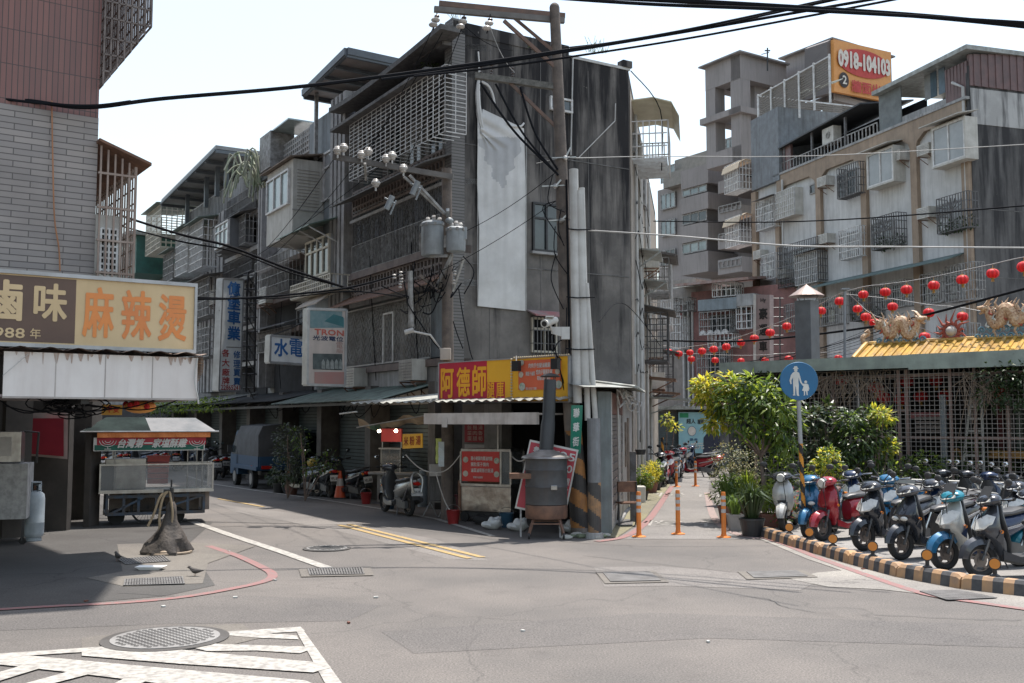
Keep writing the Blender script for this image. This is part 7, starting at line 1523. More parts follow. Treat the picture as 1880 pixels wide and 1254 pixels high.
for k in range(30): z = .4 + k * .098; b.fbox(FM,.8,LM,-.292,-.286,z - .005,z + .005)
b.build('wire_mesh',MESHF,t)
for x in (1385,1530,1650,1665,1745,1790,1850): s = FM.hit(x,760,-.3)[0]; b = MB(); b.fbox(FM,s - .03,s + .03,-.36,-.31,0,MZ - .3); b.build('post',FPOST,t)
b = MB(); sa,sb = FM.hit(1560,760)[0],FM.hit(1880,760)[0]
for s0_,s1_,y in ((FM.hit(1560,760)[0],FM.hit(1652,760)[0],754),(sa,LM,803),(.8,LM,690)): z = FM.hit(1650,y,-.3)[1]; b.fbox(FM,s0_,s1_,-.40,-.365,z - .03,z + .03)
b.build('rail',FPOST,t)
b = MB(); c0 = FM.p(.12,-.35,0); b.fbox(FM,.0,.34,-.65,-.35,0,MZ - .3); o = b.build('corner_column',mat('dark_column',(.07,.068,.065),(.045,.045,.045)),mk)
# things dimly seen inside the market
b = MB(); q = FM.rect(1768,1800,1785,724,858,-.9); a0 = FM.p(q[0],-.9,q[2]); 
t = thing('step_ladder',FM.p(q[0],-.9,0),'aluminium step ladder leaning inside the mesh fronted market','ladder')
for s0_,s1_ in ((q[0] - .1,q[0] + .12),(q[1] + .06,q[1] - .02)): b.bar(FM.p(s0_,-.8,.3),FM.p(s1_,-1.1,q[3]),.05)
for k in range(9): u = k / 8; z = .5 + (q[3] - .5) * u; b.bar(FM.p(q[0] - .08 + .2 * u,-.82 - .28 * u,z),FM.p(q[1] + .05 - .07 * u,-.82 - .28 * u,z),.045)
b.build('ladder_frame',mat('ladder',(.42,.42,.40),(.3,.3,.29),metal=.4,rough=.4),t)
t = thing('bench_stack',FM.p(3,-2,0),'red topped bench and slatted grey boards inside the market','bench')
q = FM.rect(1672,1726,1700,757,768,-1.6); b = MB(); b.fbox(FM,q[0],q[1],-2.2,-1.6,q[2],q[3]); b.build('seat',mat('bench_red',(.42,.16,.16),(.33,.12,.12)),t)
q = FM.rect(1680,1730,1700,772,795,-1.5); b = MB()
for k in range(4): b.fbox(FM,q[0],q[1],-1.7,-1.5,q[2] + k * .1,q[2] + .07 + k * .1)
b.build('slats',mat('slat_grey',(.26,.22,.2),(.2,.17,.15)),t)
for s in (q[0],q[1] - .06): b = MB(); b.fbox(FM,s,s + .06,-1.9,-1.75,0,q[2]); b.build('leg',DARK,t)
b = MB(); s = FM.hit(1733,800,-1.0)[0]; b.tube([FM.p(s,-1,0),FM.p(s,-1,2.6)],.07,10); b.build('inner_post',mat('inner_post',(.30,.33,.35),(.2,.22,.23)),mk)
b = MB(); q = FM.rect(1815,1880,1850,828,842,-1.3); b.fbox(FM,q[0],q[1] + 1,-1.6,-1.3,q[2],q[3]); b.tube(lerp_pts([FM.q(1750,830,-1),FM.q(1760,826,-1),FM.q(1768,850,-1)],4),.03,5); b.build('orange_goods',mat('goods_orange',(.40,.22,.06),(.28,.15,.05)),mk)
for k,(x,m_) in enumerate(((1830,(.10,.02,.02)),(1846,(.14,.13,.12)),(1865,(.08,.1,.08)))): q = FM.rect(x,x + 12,x,730,830,-2); b = MB(); b.fbox(FM,q[0],q[1],-2.3,-2,q[2],q[3]); b.build('stored_board',mat('stored%d' % k,m_),mk)
# dead vines and creepers at the canopy edge
b = MB(); rn = random.Random(5)
for k in range(150):
    x = rn.choice([rn.uniform(1500,1640),rn.uniform(1775,1830),rn.uniform(1500,1600)]); s,z = FM.hit(x,rn.uniform(684,720),-.22); L_ = rn.uniform(.3,1.3) if rn.random() < .3 else rn.uniform(.15,.5)
    b.tube(lerp_pts([FM.p(s,-.24,z),FM.p(s + rn.uniform(-.2,.2),-.15,z + rn.uniform(-.05,.12)),FM.p(s + rn.uniform(-.3,.3),-.1,z - L_)],3),.007,3,cap=False)
kind(b.build('dead_vines',mat('dead_vine',(.24,.18,.13),(.15,.115,.085),scale=12)),'stuff')
b = MB()
for k in range(14): leafcloud(b,FM.q(1815 + (k % 7) * 13,680 + (k // 7) * 32 + (k % 3) * 9,-.15),(.3,.3,.3),55,.13,k + 70)
t = thing('hanging_creeper',FM.q(1850,690,-.15),'dark green creeper hanging from the canopy edge at far right','creeper'); b.build('foliage',LFB,t)
b = MB()
for k in range(8): leafcloud(b,FM.q(1345 + k * 13,697 + (k % 2) * 6,-.15),(.3,.3,.2),50,.12,k + 170)
t = thing('canopy_creeper',FM.q(1390,697,-.15),'dark creeper under the canopy edge above the yellow-green tree','creeper'); b.build('foliage',LFB,t)
# yellow glazed roof with dragons
YT = mat('glazed_yellow',(.50,.30,.045),(.30,.17,.04),rough=.35,scale=2.5,streak=.55,dirt=(.10,.07,.05)); DRC = mat('dragon_cream',(.60,.46,.30),(.30,.15,.08),rough=.45,scale=22); DRB = mat('dragon_blue',(.12,.25,.30),(.08,.15,.2),rough=.4); DRR = mat('dragon_red',(.38,.09,.06),(.26,.06,.04))
rf = thing('temple_roof',FM.p(5,-2,MZ),'yellow glazed temple roof with carved ridge above the pale green canopy','temple roof')
s0_,zb = FM.hit(1566,662,-1.0); zt_ = FM.hit(1592,637,-1.9)[1]; s0t = FM.hit(1592,637,-1.9)[0]; s1_ = LM + 1; 
b = MB(); p4 = [FM.p(s0_,-1.0,MZ - .05),FM.p(s1_,-1.0,MZ - .05),FM.p(s1_,-1.9,zt_),FM.p(s0t,-1.9,zt_)]; b.hexa(p4 + [v + V((0,0,.06)) for v in p4])
n = 44
for k in range(n): u = k / (n - 1); a = p4[0].lerp(p4[1],u); d = p4[3].lerp(p4[2],u); b.tube([a + V((0,0,.07)),d + V((0,0,.07))],.048,6)
b.build('tiles',YT,rf,smooth=True)
b = MB(); b.tube([p4[3] + V((0,0,.06)),p4[2] + V((0,0,.06))],.07,8); b.tube([p4[0] + V((0,0,.08)),p4[3] + V((0,0,.1))],.06,8); b.build('ridge',YT,rf,smooth=True)
b = MB(); q_ = FM.q(1588,628,-1.9); b.tube(lerp_pts([q_ - V((0,0,.12)),q_ + V((-.05,0,.1)),q_ + V((.08,0,.2)),q_ + V((.04,0,.28))],4),.06,7); b.build('ridge_end',DRC,rf,smooth=True)
def dragon(xc,yc,Lm,flip,lab):
    c = FM.q(xc,yc - 6,-1.9); t = thing('dragon_ornament',c,lab,'dragon ornament'); e = FM.e * flip; up = V((0,0,1)); n_ = FM.n
    f = lambda x,z,d=0: c + e * (x * Lm) + up * (z * 1.3 * Lm) + n_ * d
    pts = [f(-.55,.10),f(-.45,.22),f(-.33,.05),f(-.20,-.02),f(-.08,.18),f(.05,.20),f(.12,.0),f(.24,-.05),f(.34,.12),f(.40,.26)]
    P_ = lerp_pts(pts,5); N = len(P_); rr = [.025 + .115 * Lm * sin(pi * min(1,(i + 3) / N * .9)) ** .7 for i in range(N)]
    b = MB(); b.tube(P_,rr,9); 
    for i in range(2,N - 2,2): d = (P_[i + 1] - P_[i - 1]).normalized(); nn_ = d.cross(n_).normalized(); nn_ = nn_ if nn_.z > 0 else -nn_; b.tube([P_[i] + nn_ * rr[i] * .7,P_[i] + nn_ * (rr[i] + .06 * Lm) - d * .03],[.03 * Lm,.004],4)
    b.build('body',DRC,t,smooth=True)
    b = MB(); h = f(.44,.24); b.ball(h,.10 * Lm,10,7,(1.1,1,.8)); b.tube([h,f(.60,.26)],[.075 * Lm,.03 * Lm],8); b.tube([h - up * .05,f(.56,.15)],[.05 * Lm,.02 * Lm],6)
    for d in (-.05,.05): b.tube([h + up * .05 * Lm + n_ * d,f(.34,.38,d),f(.26,.40,d)],[.025 * Lm,.02 * Lm,.004],5)
    for k in range(6): a = 2.0 + k * .5; b.tube([h,h + e * .18 * Lm * cos(a) + up * .18 * Lm * sin(a)],[.04 * Lm,.004],5)
    for k in range(16): x = -.5 + k * .055; z = .12 + .1 * sin(k * 1.7); b.tube([f(x,z,.04),f(x + .05,z + .10,.05),f(x - .01,z + .19,.04)],[.035 * Lm,.025 * Lm,.004],5)
    b.build('head',DRC,t,smooth=True); b = MB()
    for k in range(12): x = -.48 + k * .075; z = .02 + .12 * sin(k * 2.1); b.tube([f(x,z,.07),f(x + .06,z + .03,.10),f(x + .03,z + .10,.08)],[.03 * Lm,.022 * Lm,.004],5,mi=k % 2)
    b.build('mane',[DRR,mat('dragon_pale',(.66,.62,.55),(.3,.4,.42),scale=20)],t,smooth=True)
    b = MB()
    for x,z in ((-.25,-.02),(.18,-.02),(.02,.12),(-.45,.1)): b.tube([f(x,z,.03),f(x + .08,z - .14,.05),f(x + .02,z - .22,.05)],[.045 * Lm,.03 * Lm,.02 * Lm],6); [b.tube([f(x + .02,z - .22,.05),f(x + .02 + .05 * k_,z - .27,.06)],[.015,.004],4) for k_ in (-1,0,1)]
    for k in range(5): b.tube([f(-.5,.15),f(-.62 - .03 * k,.05 + .1 * k)],[.03 * Lm,.005],5)
    b.build('leg',DRC,t,smooth=True)
    b = MB()
    for k in range(14):
        cx = -.52 + (k // 2) * .17; b.tube([f(cx + .07 * cos(a) * (1 - a / 9) + .08 * (k % 2),-.13 - .12 * (k % 2) + .06 * sin(a) * (1 - a / 9),.04) for a in [i * .6 for i in range(13)]],.026 * Lm,5)
    b.build('cloud_scroll',DRB,t,smooth=True)
dragon(1655,618,1.0,1,'carved cream dragon facing right on the roof ridge left of the flaming pearl'); dragon(1848,596,1.02,-1,'carved cream dragon facing left on the roof ridge at picture edge')
c = FM.q(1746,608,-1.9); t = thing('flaming_pearl',c,'red flame ornament with white pearl between the two roof dragons','ornament')
b = MB(); b.ball(c,.12,14,8); b.build('pearl',mat('pearl',(.6,.55,.5),rough=.2),t,smooth=True)
b = MB(); b.tube([c + FM.e * .16 * cos(a) + V((0,0,.16 * sin(a))) for a in [i * pi / 10 for i in range(21)]],.03,6)
for k in range(14): a = k * 2 * pi / 14; r_ = .30 + .1 * (k % 2) + .12 * max(0,sin(a)); b.tube([c + FM.e * .17 * cos(a) + V((0,0,.17 * sin(a))),c + FM.e * .25 * cos(a + .2) + V((0,0,.25 * sin(a + .2))),c + FM.e * r_ * cos(a) + V((0,0,r_ * sin(a)))],[.045,.03,.004],6)
b.build('flame',DRR,t,smooth=True)
# square chimney with cone cap and steel mast
t = thing('kitchen_chimney',FM.q(1474,665,-2.5),'tall grey square chimney with conical rusty cap rising behind the canopy','chimney')
b = MB(); q = FM.rect(1460,1489,1475,551,672,-2.5); b.fbox(FM,q[0],q[1],-3.0,-2.5,q[2] - .1,q[3]); b.build('shaft',mat('chimney_grey',(.15,.155,.16),(.11,.112,.115),rough=.6),t)
c = FM.p((q[0] + q[1]) / 2,-2.75,q[3]); b = MB(); b.lathe([(.46,.12),(.44,.14),(.03,.42),(.01,.44)],c,24); b.build('cone_cap',mat('cap_rust',(.33,.26,.23),(.22,.16,.14),metal=.3,rough=.5),t)
b = MB()
for k in range(3): a = k * 2.1; b.tube([c + V((.2 * cos(a),.2 * sin(a),-.05)),c + V((.3 * cos(a),.3 * sin(a),.14))],.012,5)
b.build('cap_strut',BARG,t)
c = FM.q(1551,663,-2.2); b = MB(); b.tube([c,FM.q(1551,533,-2.2)],.035,8); b.box(FM.q(1551,531,-2.2),(.2,.2,.04)); b.build('lantern_mast',mat('mast',(.34,.36,.37),(.24,.25,.26),metal=.4),None,c,tag=('thin steel mast on the canopy roof that carries the lantern strings','mast'))
# low planter wall behind the scooters
t = thing('planter_wall',V((9,22,0)),'low pale concrete planter wall behind the parked scooters','wall')
FPw = Fr(FM.p(1.2,1.3,0).x,FM.p(1.2,1.3,0).y,math.degrees(FM.a),1); b = MB(); b.fbox(FPw,1.5,12,-.2,0,0,.85); b.fbox(FPw,1.5,12,-1.4,-.2,0,.55,1); b.build('block',[mat('planter_white',(.52,.52,.50),(.42,.42,.40),streak=.2),mat('soil',(.06,.045,.035))],t,bevel=.01)
# ================================================================ round sign, bollards, kerb
c = G(1478,988); t = thing('pedestrian_sign',c,'round blue sign with white adult and child on a striped leaning pole','road sign')
top = P(1465,700,c.y); b = MB(); stripe_tube(b,c,P(1463,672,c.y),.038,.34,.6,n=12,m=150,z0=.42,z1=1.62); b.build('pole',[mat('sp_orange',(.62,.28,.03),(.5,.2,.03)),BLACK,mat('sp_grey',(.36,.38,.39),(.28,.29,.3),rough=.5,metal=.3)],t,smooth=True)
dc = top + V((0,-.06,0)); R = .335; ax = Matrix.Rotation(pi / 2,3,'X')
b = MB(); b.lathe([(R * .98,-.012),(R,0),(R * .98,.012)],dc,48,ax=ax); b.build('disc',mat('sign_blue',(.01,.12,.26),(.012,.10,.22),rough=.35),t)
b = MB(); n = V((0,-1,0))
def sp(x,y): return dc + V(((x - 995) / 121 * R,-.016,(218 - y) / 121 * R))
def sg(pts,k=[0]): k[0] += 1; b.poly([sp(*p) + V((0,-.0002 * k[0],0)) for p in pts])
sg([(975 + 11 * cos(a),148 + 12 * sin(a)) for a in [i * pi / 8 for i in range(16)]]); sg([(956,139),(963,134),(966,124),(984,124),(987,134),(994,139),(990,142),(960,142)])
sg([(955,166),(968,158),(982,158),(996,166),(1001,185),(1010,222),(1018,236),(1013,242),(1002,228),(992,196),(990,222),(992,240),(990,300),(994,308),(990,312),(978,308),(974,256),(971,250),(968,300),(970,308),(955,309),(952,305),(958,300),(956,222),(957,195),(946,215),(948,235),(940,238),(934,214),(944,180)])
sg([(1036 + 9 * cos(a),223 + 9 * sin(a)) for a in [i * pi / 7 for i in range(14)]])
sg([(1018,234),(1012,243),(1022,250),(1018,262),(1012,278),(1022,280),(1024,304),(1020,308),(1030,308),(1031,282),(1037,282),(1040,306),(1046,308),(1046,280),(1056,278),(1048,258),(1055,272),(1058,268),(1052,240),(1044,234)])
b.build('pictogram',BWHT,t)
# flexible bollards
BO = mat('bollard_orange',(.66,.19,.02),(.52,.15,.025),rough=.45,scale=8,amt=.8); BR = mat('reflective_band',(.50,.48,.46),(.38,.36,.35),rough=.3)
def bollard(c,lab):
    t = thing('orange_bollard',c,lab,'bollard','orange flexible bollards at the alley mouth')
    b = MB(); b.lathe([(.04,0.02),(.052,.03),(.042,.08),(.04,.76),(.034,.785)],c,16); b.build('post',BO,t,smooth=True)
    b = MB(); b.lathe([(.125,0),(.125,.014),(.10,.022),(.06,.03)],c,20); b.build('base',BO,t)
    for z in (.46,.58,.69): b = MB(); b.lathe([(.0425,z - .032),(.0425,z + .032)],c,16); b.build('reflective_band',BR,t)
    return t
c1 = G(1173,986); b0 = bollard(c1,'leftmost near orange bollard beside the red line')
for x,y,lab in ((1245,981,'middle near orange bollard standing in the alley mouth'),(1329,987,'right near orange bollard beside the potted plants'),(1242,894,'left one of the two far orange bollards'),(1277,893,'right one of the two far orange bollards before the red scooter')): dup(b0,G(x,y),.4,lab)
# striped kerb blocks
KY = mat('kerb_ochre',(.46,.27,.13),(.30,.20,.13),rough=.75,scale=5,streak=.25); KB = mat('kerb_black',(.035,.037,.042),(.08,.08,.082),rough=.7,scale=6)
kp = gp((1389,984),(1453,1005),(1500,1018),(1556,1035),(1644,1059),(1762,1081),(1905,1098))
words = ['nearest the potted plants','second from the potted plants','third from the potted plants','in front of the red scooter','in front of the black scooters','at the right picture edge']
for i in range(6):
    a,c = kp[i],kp[i + 1]; d = (c - a); L_ = d.length; d.normalize(); nn = V((-d.y,d.x,0)); nn = nn if nn.x > 0 else -nn; a = a + d * .015; L_ -= .03
    t = thing('striped_kerb_block',a,'ochre and black striped concrete kerb block, ' + words[i],'kerb block','striped kerb blocks along the scooter parking')
    prof = [(0,0),(.02,.13),(.05,.17),(.16,.17),(.19,.13),(.21,0)]; n = 9 if L_ > 1.2 else 7
    b = MB(); m = n * 3
    rings = []
    for j in range(m + 1):
        s = L_ * j / m; e = 1 - .5 * max(0,1 - min(s,L_ - s) / .05) * .4
        rings.append([a + d * s + nn * p[0] + V((0,0,p[1] * e)) for p in prof])
    b.loft(rings)
    for j in range(len(b.m)): seg = (j // 6) // 3; b.m[j] = seg % 2 if j < m * 6 else 0
    b.build('block',[KY,KB],t)
RO = mat('reflector_orange',(.55,.21,.035),(.48,.18,.03),rough=.25)
for i,(x,y,gy) in enumerate(((1449,968,1000),(1486,977,1012),(1529,989,1025),(1602,1003,1046),(1702,1019,1069),(1826,1035,1087))):
    g = G(x + 4,gy) + V((.08,.1,0)); c = P(x,y,g.y)
    t = thing('reflector_post',V((c.x,c.y,.17)),'small orange disc reflector on kerb, ' + ['leftmost, under the white scooter','second, beside the striped sign pole','third, by the red scooter wheel','fourth, in front of the first dark scooter','fifth, in front of the blue-white scooter','rightmost, in front of the last black scooter'][i],'reflector','orange reflectors on the kerb')
    b = MB(); b.lathe([(.06,.165),(.06,.18),(.025,.2),(.025,c.z - .07)],V((c.x,c.y,0)),12); b.build('post',BLACK,t)
    ax2 = Matrix.Rotation(-.35,3,'Z') @ ax; b = MB(); b.lathe([(.073,-.012),(.073,.010)],c,24,ax=ax2); b.build('rim',BLACK,t); b = MB(); b.lathe([(.060,-.01),(.060,.018)],c,24,ax=ax2); b.build('reflector',RO,t)
# ================================================================ trees and plants
BARK = mat('bark',(.20,.15,.12),(.12,.09,.075),scale=12,bump=.5)
def trunk(t,pts,r,nm='trunk'):
    b = MB(); b.tube(lerp_pts(pts,5),[r * (1 - .55 * i / ((len(pts) - 1) * 5)) for i in range((len(pts) - 1) * 5 + 1)],8); return b.build(nm,BARK,t,smooth=True)
def pxc(x,y,Y): return P(x,y,Y)
TYd = 20.5
base = V((P(1404,940,TYd).x,TYd,.1)); t = thing('broadleaf_tree',base,'bushy tree with bright yellow-green leaves beside the blue round sign','tree')
fk = pxc(1397,838,TYd); trunk(t,[base,pxc(1402,890,TYd),pxc(1398,855,TYd),fk],.055)
for e in ((1372,800),(1415,795),(1350,790),(1400,760),(1440,770)): trunk(t,[fk,fk.lerp(pxc(*e,TYd - .2),.5) + V((.05,0,0)),pxc(*e,TYd - .3 + random.uniform(-.3,.5))],.03,'limb')
b = MB(); 
for i,(x,y,r,n) in enumerate(((1385,735,.44,380),(1345,742,.36,260),(1428,752,.38,300),(1402,722,.36,280),(1368,775,.40,240),(1432,790,.36,240),(1398,800,.36,170),(1450,770,.28,150),(1342,712,.28,150),(1428,712,.24,130),(1445,815,.28,130),(1425,840,.22,80),(1380,700,.2,90))): leafcloud(b,pxc(x,y,TYd + .25 * sin(i * 2.4)),(r,r,r * .62),int(n * .72),.20,i + 3,mi=(0,0,1,1,2),droop=.5,asp=.34)
b.build('crown',[LFA,LFL,LFB],t)
b = MB()
for i,(x,y,r,n) in enumerate(((1300,720,.30,260),(1318,745,.26,220),(1312,775,.22,140),(1290,705,.2,110),(1335,705,.25,160))): leafcloud(b,pxc(x,y,TYd + .5),(r,r,r * .9),n,.16,i + 23,mi=(0,0,1),droop=.4)
b.build('yellow_crown',[LFY,LFL],t); trunk(t,[fk,pxc(1345,790,TYd + .2),pxc(1318,750,TYd + .5)],.02,'limb')
def bush(lab,cl,mats,Y,base,leaf=.12,stem=True,name='shrub',cat='shrub',grp=None,mi=None,droop=.2):
    bs = V((P(base[0],base[1],Y).x,Y,.02)); t = thing(name,bs,lab,cat,grp)
    if stem:
        for k,(x,y,r,n) in enumerate(cl[:4]): b = MB(); b.tube(lerp_pts([bs,bs.lerp(P(x,y,Y),.5) + V((.04 * (k % 2),0,.03)),P(x,y,Y)],4),.016,5); b.build('stem',BARK,t)
    b = MB()
    for i,(x,y,r,n) in enumerate(cl): leafcloud(b,P(x,y,Y + .15 * sin(i * 1.9)),(r,r,r * .75),int(n * .8),leaf,i + int(base[0]),mi=mi or tuple(range(len(mats))),droop=droop)
    b.build('foliage',mats,t); return t
LFV = mat('leaf_variegated',(.30,.28,.17),(.13,.15,.07),rough=.5,trans=.2,scale=30)
bush('dense round shrub with cream speckled small leaves beside the alley',[(1340,840,.42,700),(1370,850,.40,600),(1335,875,.35,500),(1372,880,.32,380)],[LFV,LFB],21.6,(1352,930),.06)
b = MB(); bush('dark bushy shrub against the canopy corner column',[(1330,905,.3,260),(1352,915,.3,260),(1340,890,.3,220)],[LFB,LFA],21.2,(1340,940),.1)
bush('grey-leaved rubber plant behind the round sign pole',[(1490,765,.3,130),(1515,780,.35,150),(1505,815,.4,170),(1530,840,.4,170),(1520,752,.22,70),(1478,840,.35,130)],[LFG,LFB,LFB],21.8,(1510,900),.2,droop=.1)
bush('umbrella tree with glossy dark leaves and yellow tips before the mesh',[(1560,775,.30,260),(1590,770,.34,280),(1575,810,.42,420),(1600,835,.40,360),(1570,860,.36,280),(1610,800,.3,220),(1545,835,.3,200)],[LFB,LFA,LFB],21.4,(1578,905),.15,droop=.5)
bush('yellow-tipped branch tuft at the right of the umbrella tree',[(1622,765,.2,110),(1630,820,.22,130),(1612,758,.15,70)],[LFY,LFL],21.2,(1600,900),.14)
bush('small sunlit shrub with light green leaves behind the red scooter',[(1520,850,.3,330),(1505,862,.25,220),(1535,868,.25,220),(1520,835,.2,150)],[LFL,LFY,LFA],20.6,(1520,905),.10)
bush('leafy shrub beside the white scooter',[(1445,860,.28,260),(1430,885,.3,260),(1455,890,.25,200)],[LFA,LFL,LFB],20.4,(1440,935),.10)
bush('flowering low plants with red blooms beside the white scooter',[(1450,915,.22,160),(1468,925,.2,140),(1437,945,.2,120)],[LFL,LFF,LFA],19.6,(1450,960),.07,stem=False,name='flowering_plant',cat='plant')
bush('low dark ferns along the mesh fence behind the planter',[(1640,868,.35,260),(1668,860,.35,260),(1700,855,.4,280),(1690,880,.3,200),(1720,875,.35,200)],[LFB,LFA,LFL],22,(1680,905),.11,stem=False)
bush('weedy shrub in front of the step ladder',[(1745,865,.4,260),(1775,850,.35,220),(1800,870,.3,180),(1790,815,.25,130)],[LFB,LFA],22.5,(1770,900),.11)
bush('small light weed tuft on the planter wall',[(1632,893,.2,110),(1612,885,.16,80)],[LFL,LFA],20.9,(1630,905),.08,stem=False)
bush('weedy shrub at the far right behind the scooters',[(1830,850,.35,200),(1862,845,.35,200)],[LFB,LFA],22.5,(1850,900),.11)
# potted plants by the kerb
def pot(c,r,h,m,lab,cat='planter',blades=0,bl=.7,lm=LFA,cl=None,square=False,leafn=220,leaf=.09):
    t = thing('potted_plant',c,lab,'potted plant')
    b = MB(); b.lathe([(r * .72,0),(r * .95,h * .9),(r,h * .9),(r,h),(r * .9,h),(r * .88,h * .9)],c,4 if square else 20,ax=Matrix.Rotation(pi / 4,3,'Z') if square else None); b.build('pot',m,t)
    b = MB()
    rn = random.Random(int(c.x * 100))
    for k in range(blades):
        a = rn.uniform(0,2 * pi); s_ = rn.uniform(.15,1); p0 = c + V((r * .5 * s_ * cos(a),r * .5 * s_ * sin(a),h)); L_ = bl * rn.uniform(.6,1.1); out = V((cos(a),sin(a),0)) * s_; p1 = p0 + V((0,0,L_ * .6)) + out * L_ * .25; p2 = p1 + V((0,0,L_ * (.35 - .55 * s_))) + out * L_ * .42; w = V((-sin(a),cos(a),0)) * .016
        b.add([p0 - w * .6,p0 + w * .6,p1 + w,p1 - w,p2],[(0,1,2,3),(3,2,4)])
    if cl:
        for i in range(cl): leafcloud(b,c + V((rn.uniform(-r,r) * .8,rn.uniform(-r,r) * .5,h + .15 + .12 * (i % 3))),(r,r,.22),leafn,leaf,i + int(c.y * 10))
    b.build('leaves',lm if isinstance(lm,list) else lm,t); return t
BLP = mat('black_pot',(.03,.032,.034),rough=.5); TER = mat('terracotta',(.22,.10,.07),(.15,.075,.06)); GRP = mat('concrete_pot',(.33,.32,.30),(.24,.23,.22))
pot(G(1381,985),.23,.32,BLP,'round black tub of tall grassy blades beside the first kerb block',blades=230,bl=.75,lm=LFB)
pot(G(1350,974),.2,.3,GRP,'square grey concrete pot with arching fern fronds',blades=60,bl=.5,lm=LFA,square=True)
pot(G(1338,962),.22,.35,TER,'terracotta pot of broad arching palm leaves beside the alley',blades=120,bl=.78,lm=LFA)
pot(G(1372,958),.22,.4,TER,'second terracotta pot with broad arching leaves behind the black tub',blades=110,bl=.8,lm=LFL)
pot(G(1412,968),.26,.26,TER,'low brown rectangular pot with light green leaves between tub and white scooter',cl=3,lm=LFL,square=True)
c = G(1180,918); pot(c,.16,.22,BLP,'small black pot with leafy plant on the left side of the alley',cl=3,lm=LFA)
pot(G(1196,905),.2,.3,TER,'terracotta pot with yellowish bush further up the alley',cl=5,lm=LFY,leafn=160)
pot(G(1205,900),.16,.25,BLP,'dark pot with green bush beside the yellowish one',cl=4,lm=LFA)
bush('sprig of yellow leaves hanging over the alley wall',[(1225,770,.22,90),(1238,785,.18,60)],[LFY,LFL],34,(1222,880),.16)
bush('dark conifer like shrub in pots before the blue truck',[(528,800,.38,420),(530,830,.42,460),(525,862,.4,380),(545,870,.35,260)],[LFB,LFG],27.2,(528,905),.09,name='potted_shrub')
bush('sparse tall plant right of the dark conifer',[(552,795,.25,60),(556,820,.22,60),(575,860,.3,130),(600,845,.35,150)],[LFA,LFB],26.4,(560,905),.11)
pot(G(512,905),.2,.28,BLP,'black pot with small plant beside the truck rear',cl=1,lm=LFB); pot(G(535,908),.2,.28,TER,'brown pot before the dark conifer',cl=1,lm=LFB)
# rooftop plants
bush('green shrub on the roof edge beside the corner parapet',[(808,88,.28,260),(800,100,.25,180),(790,112,.2,120)],[LFB,LFA],25.2,(806,110),.1,stem=False,name='rooftop_plant',cat='plant')
t = thing('trailing_cactus',FL.q(465,330,.2),'long trailing cactus stems hanging over the row roof parapet','cactus'); b = MB(); rn = random.Random(8)
for k in range(26): p = FL.q(rn.uniform(450,482),rn.uniform(325,345),.2); a = rn.uniform(-1,1); b.tube(lerp_pts([p,p + V((a * .35,rn.uniform(-.3,.3),rn.uniform(.4,1.1))),p + V((a * .9,rn.uniform(-.4,.3),rn.uniform(.1,1.2))),p + V((a * 1.2,-.1,rn.uniform(-.9,.5)))],3),.035,5)
b.build('stems',mat('cactus',(.16,.2,.12),(.3,.3,.24)),t)
b = MB(); rn = random.Random(4)
for x,y in ((838,38),(963,92),(1085,96),(1105,98)):
    for k in range(14): p = FD.q(x + rn.uniform(-8,8),y,-.05); b.bar(p,p + V((rn.uniform(-.2,.2),rn.uniform(-.1,.1),rn.uniform(.1,.45))),.008)
kind(b.build('roof_weeds',LFL),'stuff')
# clutter on the left side of the alley
c = G(1188,916) ; b = MB(); b.box(c + V((-.35,-1.2,.2)),(.3,.25,.42)); b.build('plastic_drum',mat('drum_white',(.60,.58,.52),(.5,.48,.43)),None,c,tag=('white plastic jerry can standing on the mossy alley edge','can'),bevel=.03)
c = G(1152,965); t = thing('folded_chair',c,'red-brown metal chair folded beside the shack door','chair'); b = MB(); b.box(c + V((0,0,.75)),(.4,.06,.2),.3); b.build('backrest',RUST,t)
b = MB(); b.box(c + V((0,-.1,.45)),(.38,.3,.03),.3); b.build('seat',RUST,t)
for dx in (-.18,.18): b = MB(); b.tube([c + V((dx,.0,.85)),c + V((dx,-.05,.4)),c + V((dx,-.2,0))],.014,6); b.build('leg',DARK,t); b = MB(); b.tube([c + V((dx,-.1,.45)),c + V((dx,.2,0))],.014,6); b.build('leg',DARK,t)
c = G(1163,958); b = MB(); b.box(c + V((0,0,.7)),(.12,.1,1.4)); b.build('trolley_board',BARD,None,c,tag=('dark upright board leaning by the folded chair','board'))
c = G(1138,962); t = thing('fallen_pipe',c,'bent pale pipe lying by the shack door step','pipe'); b = MB(); b.tube(lerp_pts([c + V((-.3,-.4,.03)),c + V((0,-.1,.08)),c + V((.2,.35,.25)),c + V((.5,.8,.35))],4),.035,8); b.build('pipe',CONC,t,smooth=True)
b = MB(); b.tube([P(1175,790,24),P(1175,812,24)],.01,5); b.lathe([(.1,-.12),(.13,0)],P(1176,825,24),12); b.build('hanging_pot',BLP,None,P(1176,815,24),tag=('small hanging pot on the alley wall','pot'))
rn = random.Random(6)
t = thing('plastic_rubbish',G(1075,990),'crumpled plastic bags and scraps at the foot of the pole','rubbish'); b = MB()
for k in range(9): p = G(1040 + k * 9,988 + rn.uniform(-4,3)) + V((0,0,.03)); b.ball(p,rn.uniform(.04,.1),7,5,(1.3,1,.5),mi=k % 2)
for i,v in enumerate(b.v): b.v[i] = v + V((mnoise.noise(v * 9),mnoise.noise(v * 9 + V((5,0,0))),0)) * .04
b.build('scraps',[mat('scrap_pale',(.4,.4,.36)),mat('scrap_green',(.16,.19,.12))],t)
b = MB()
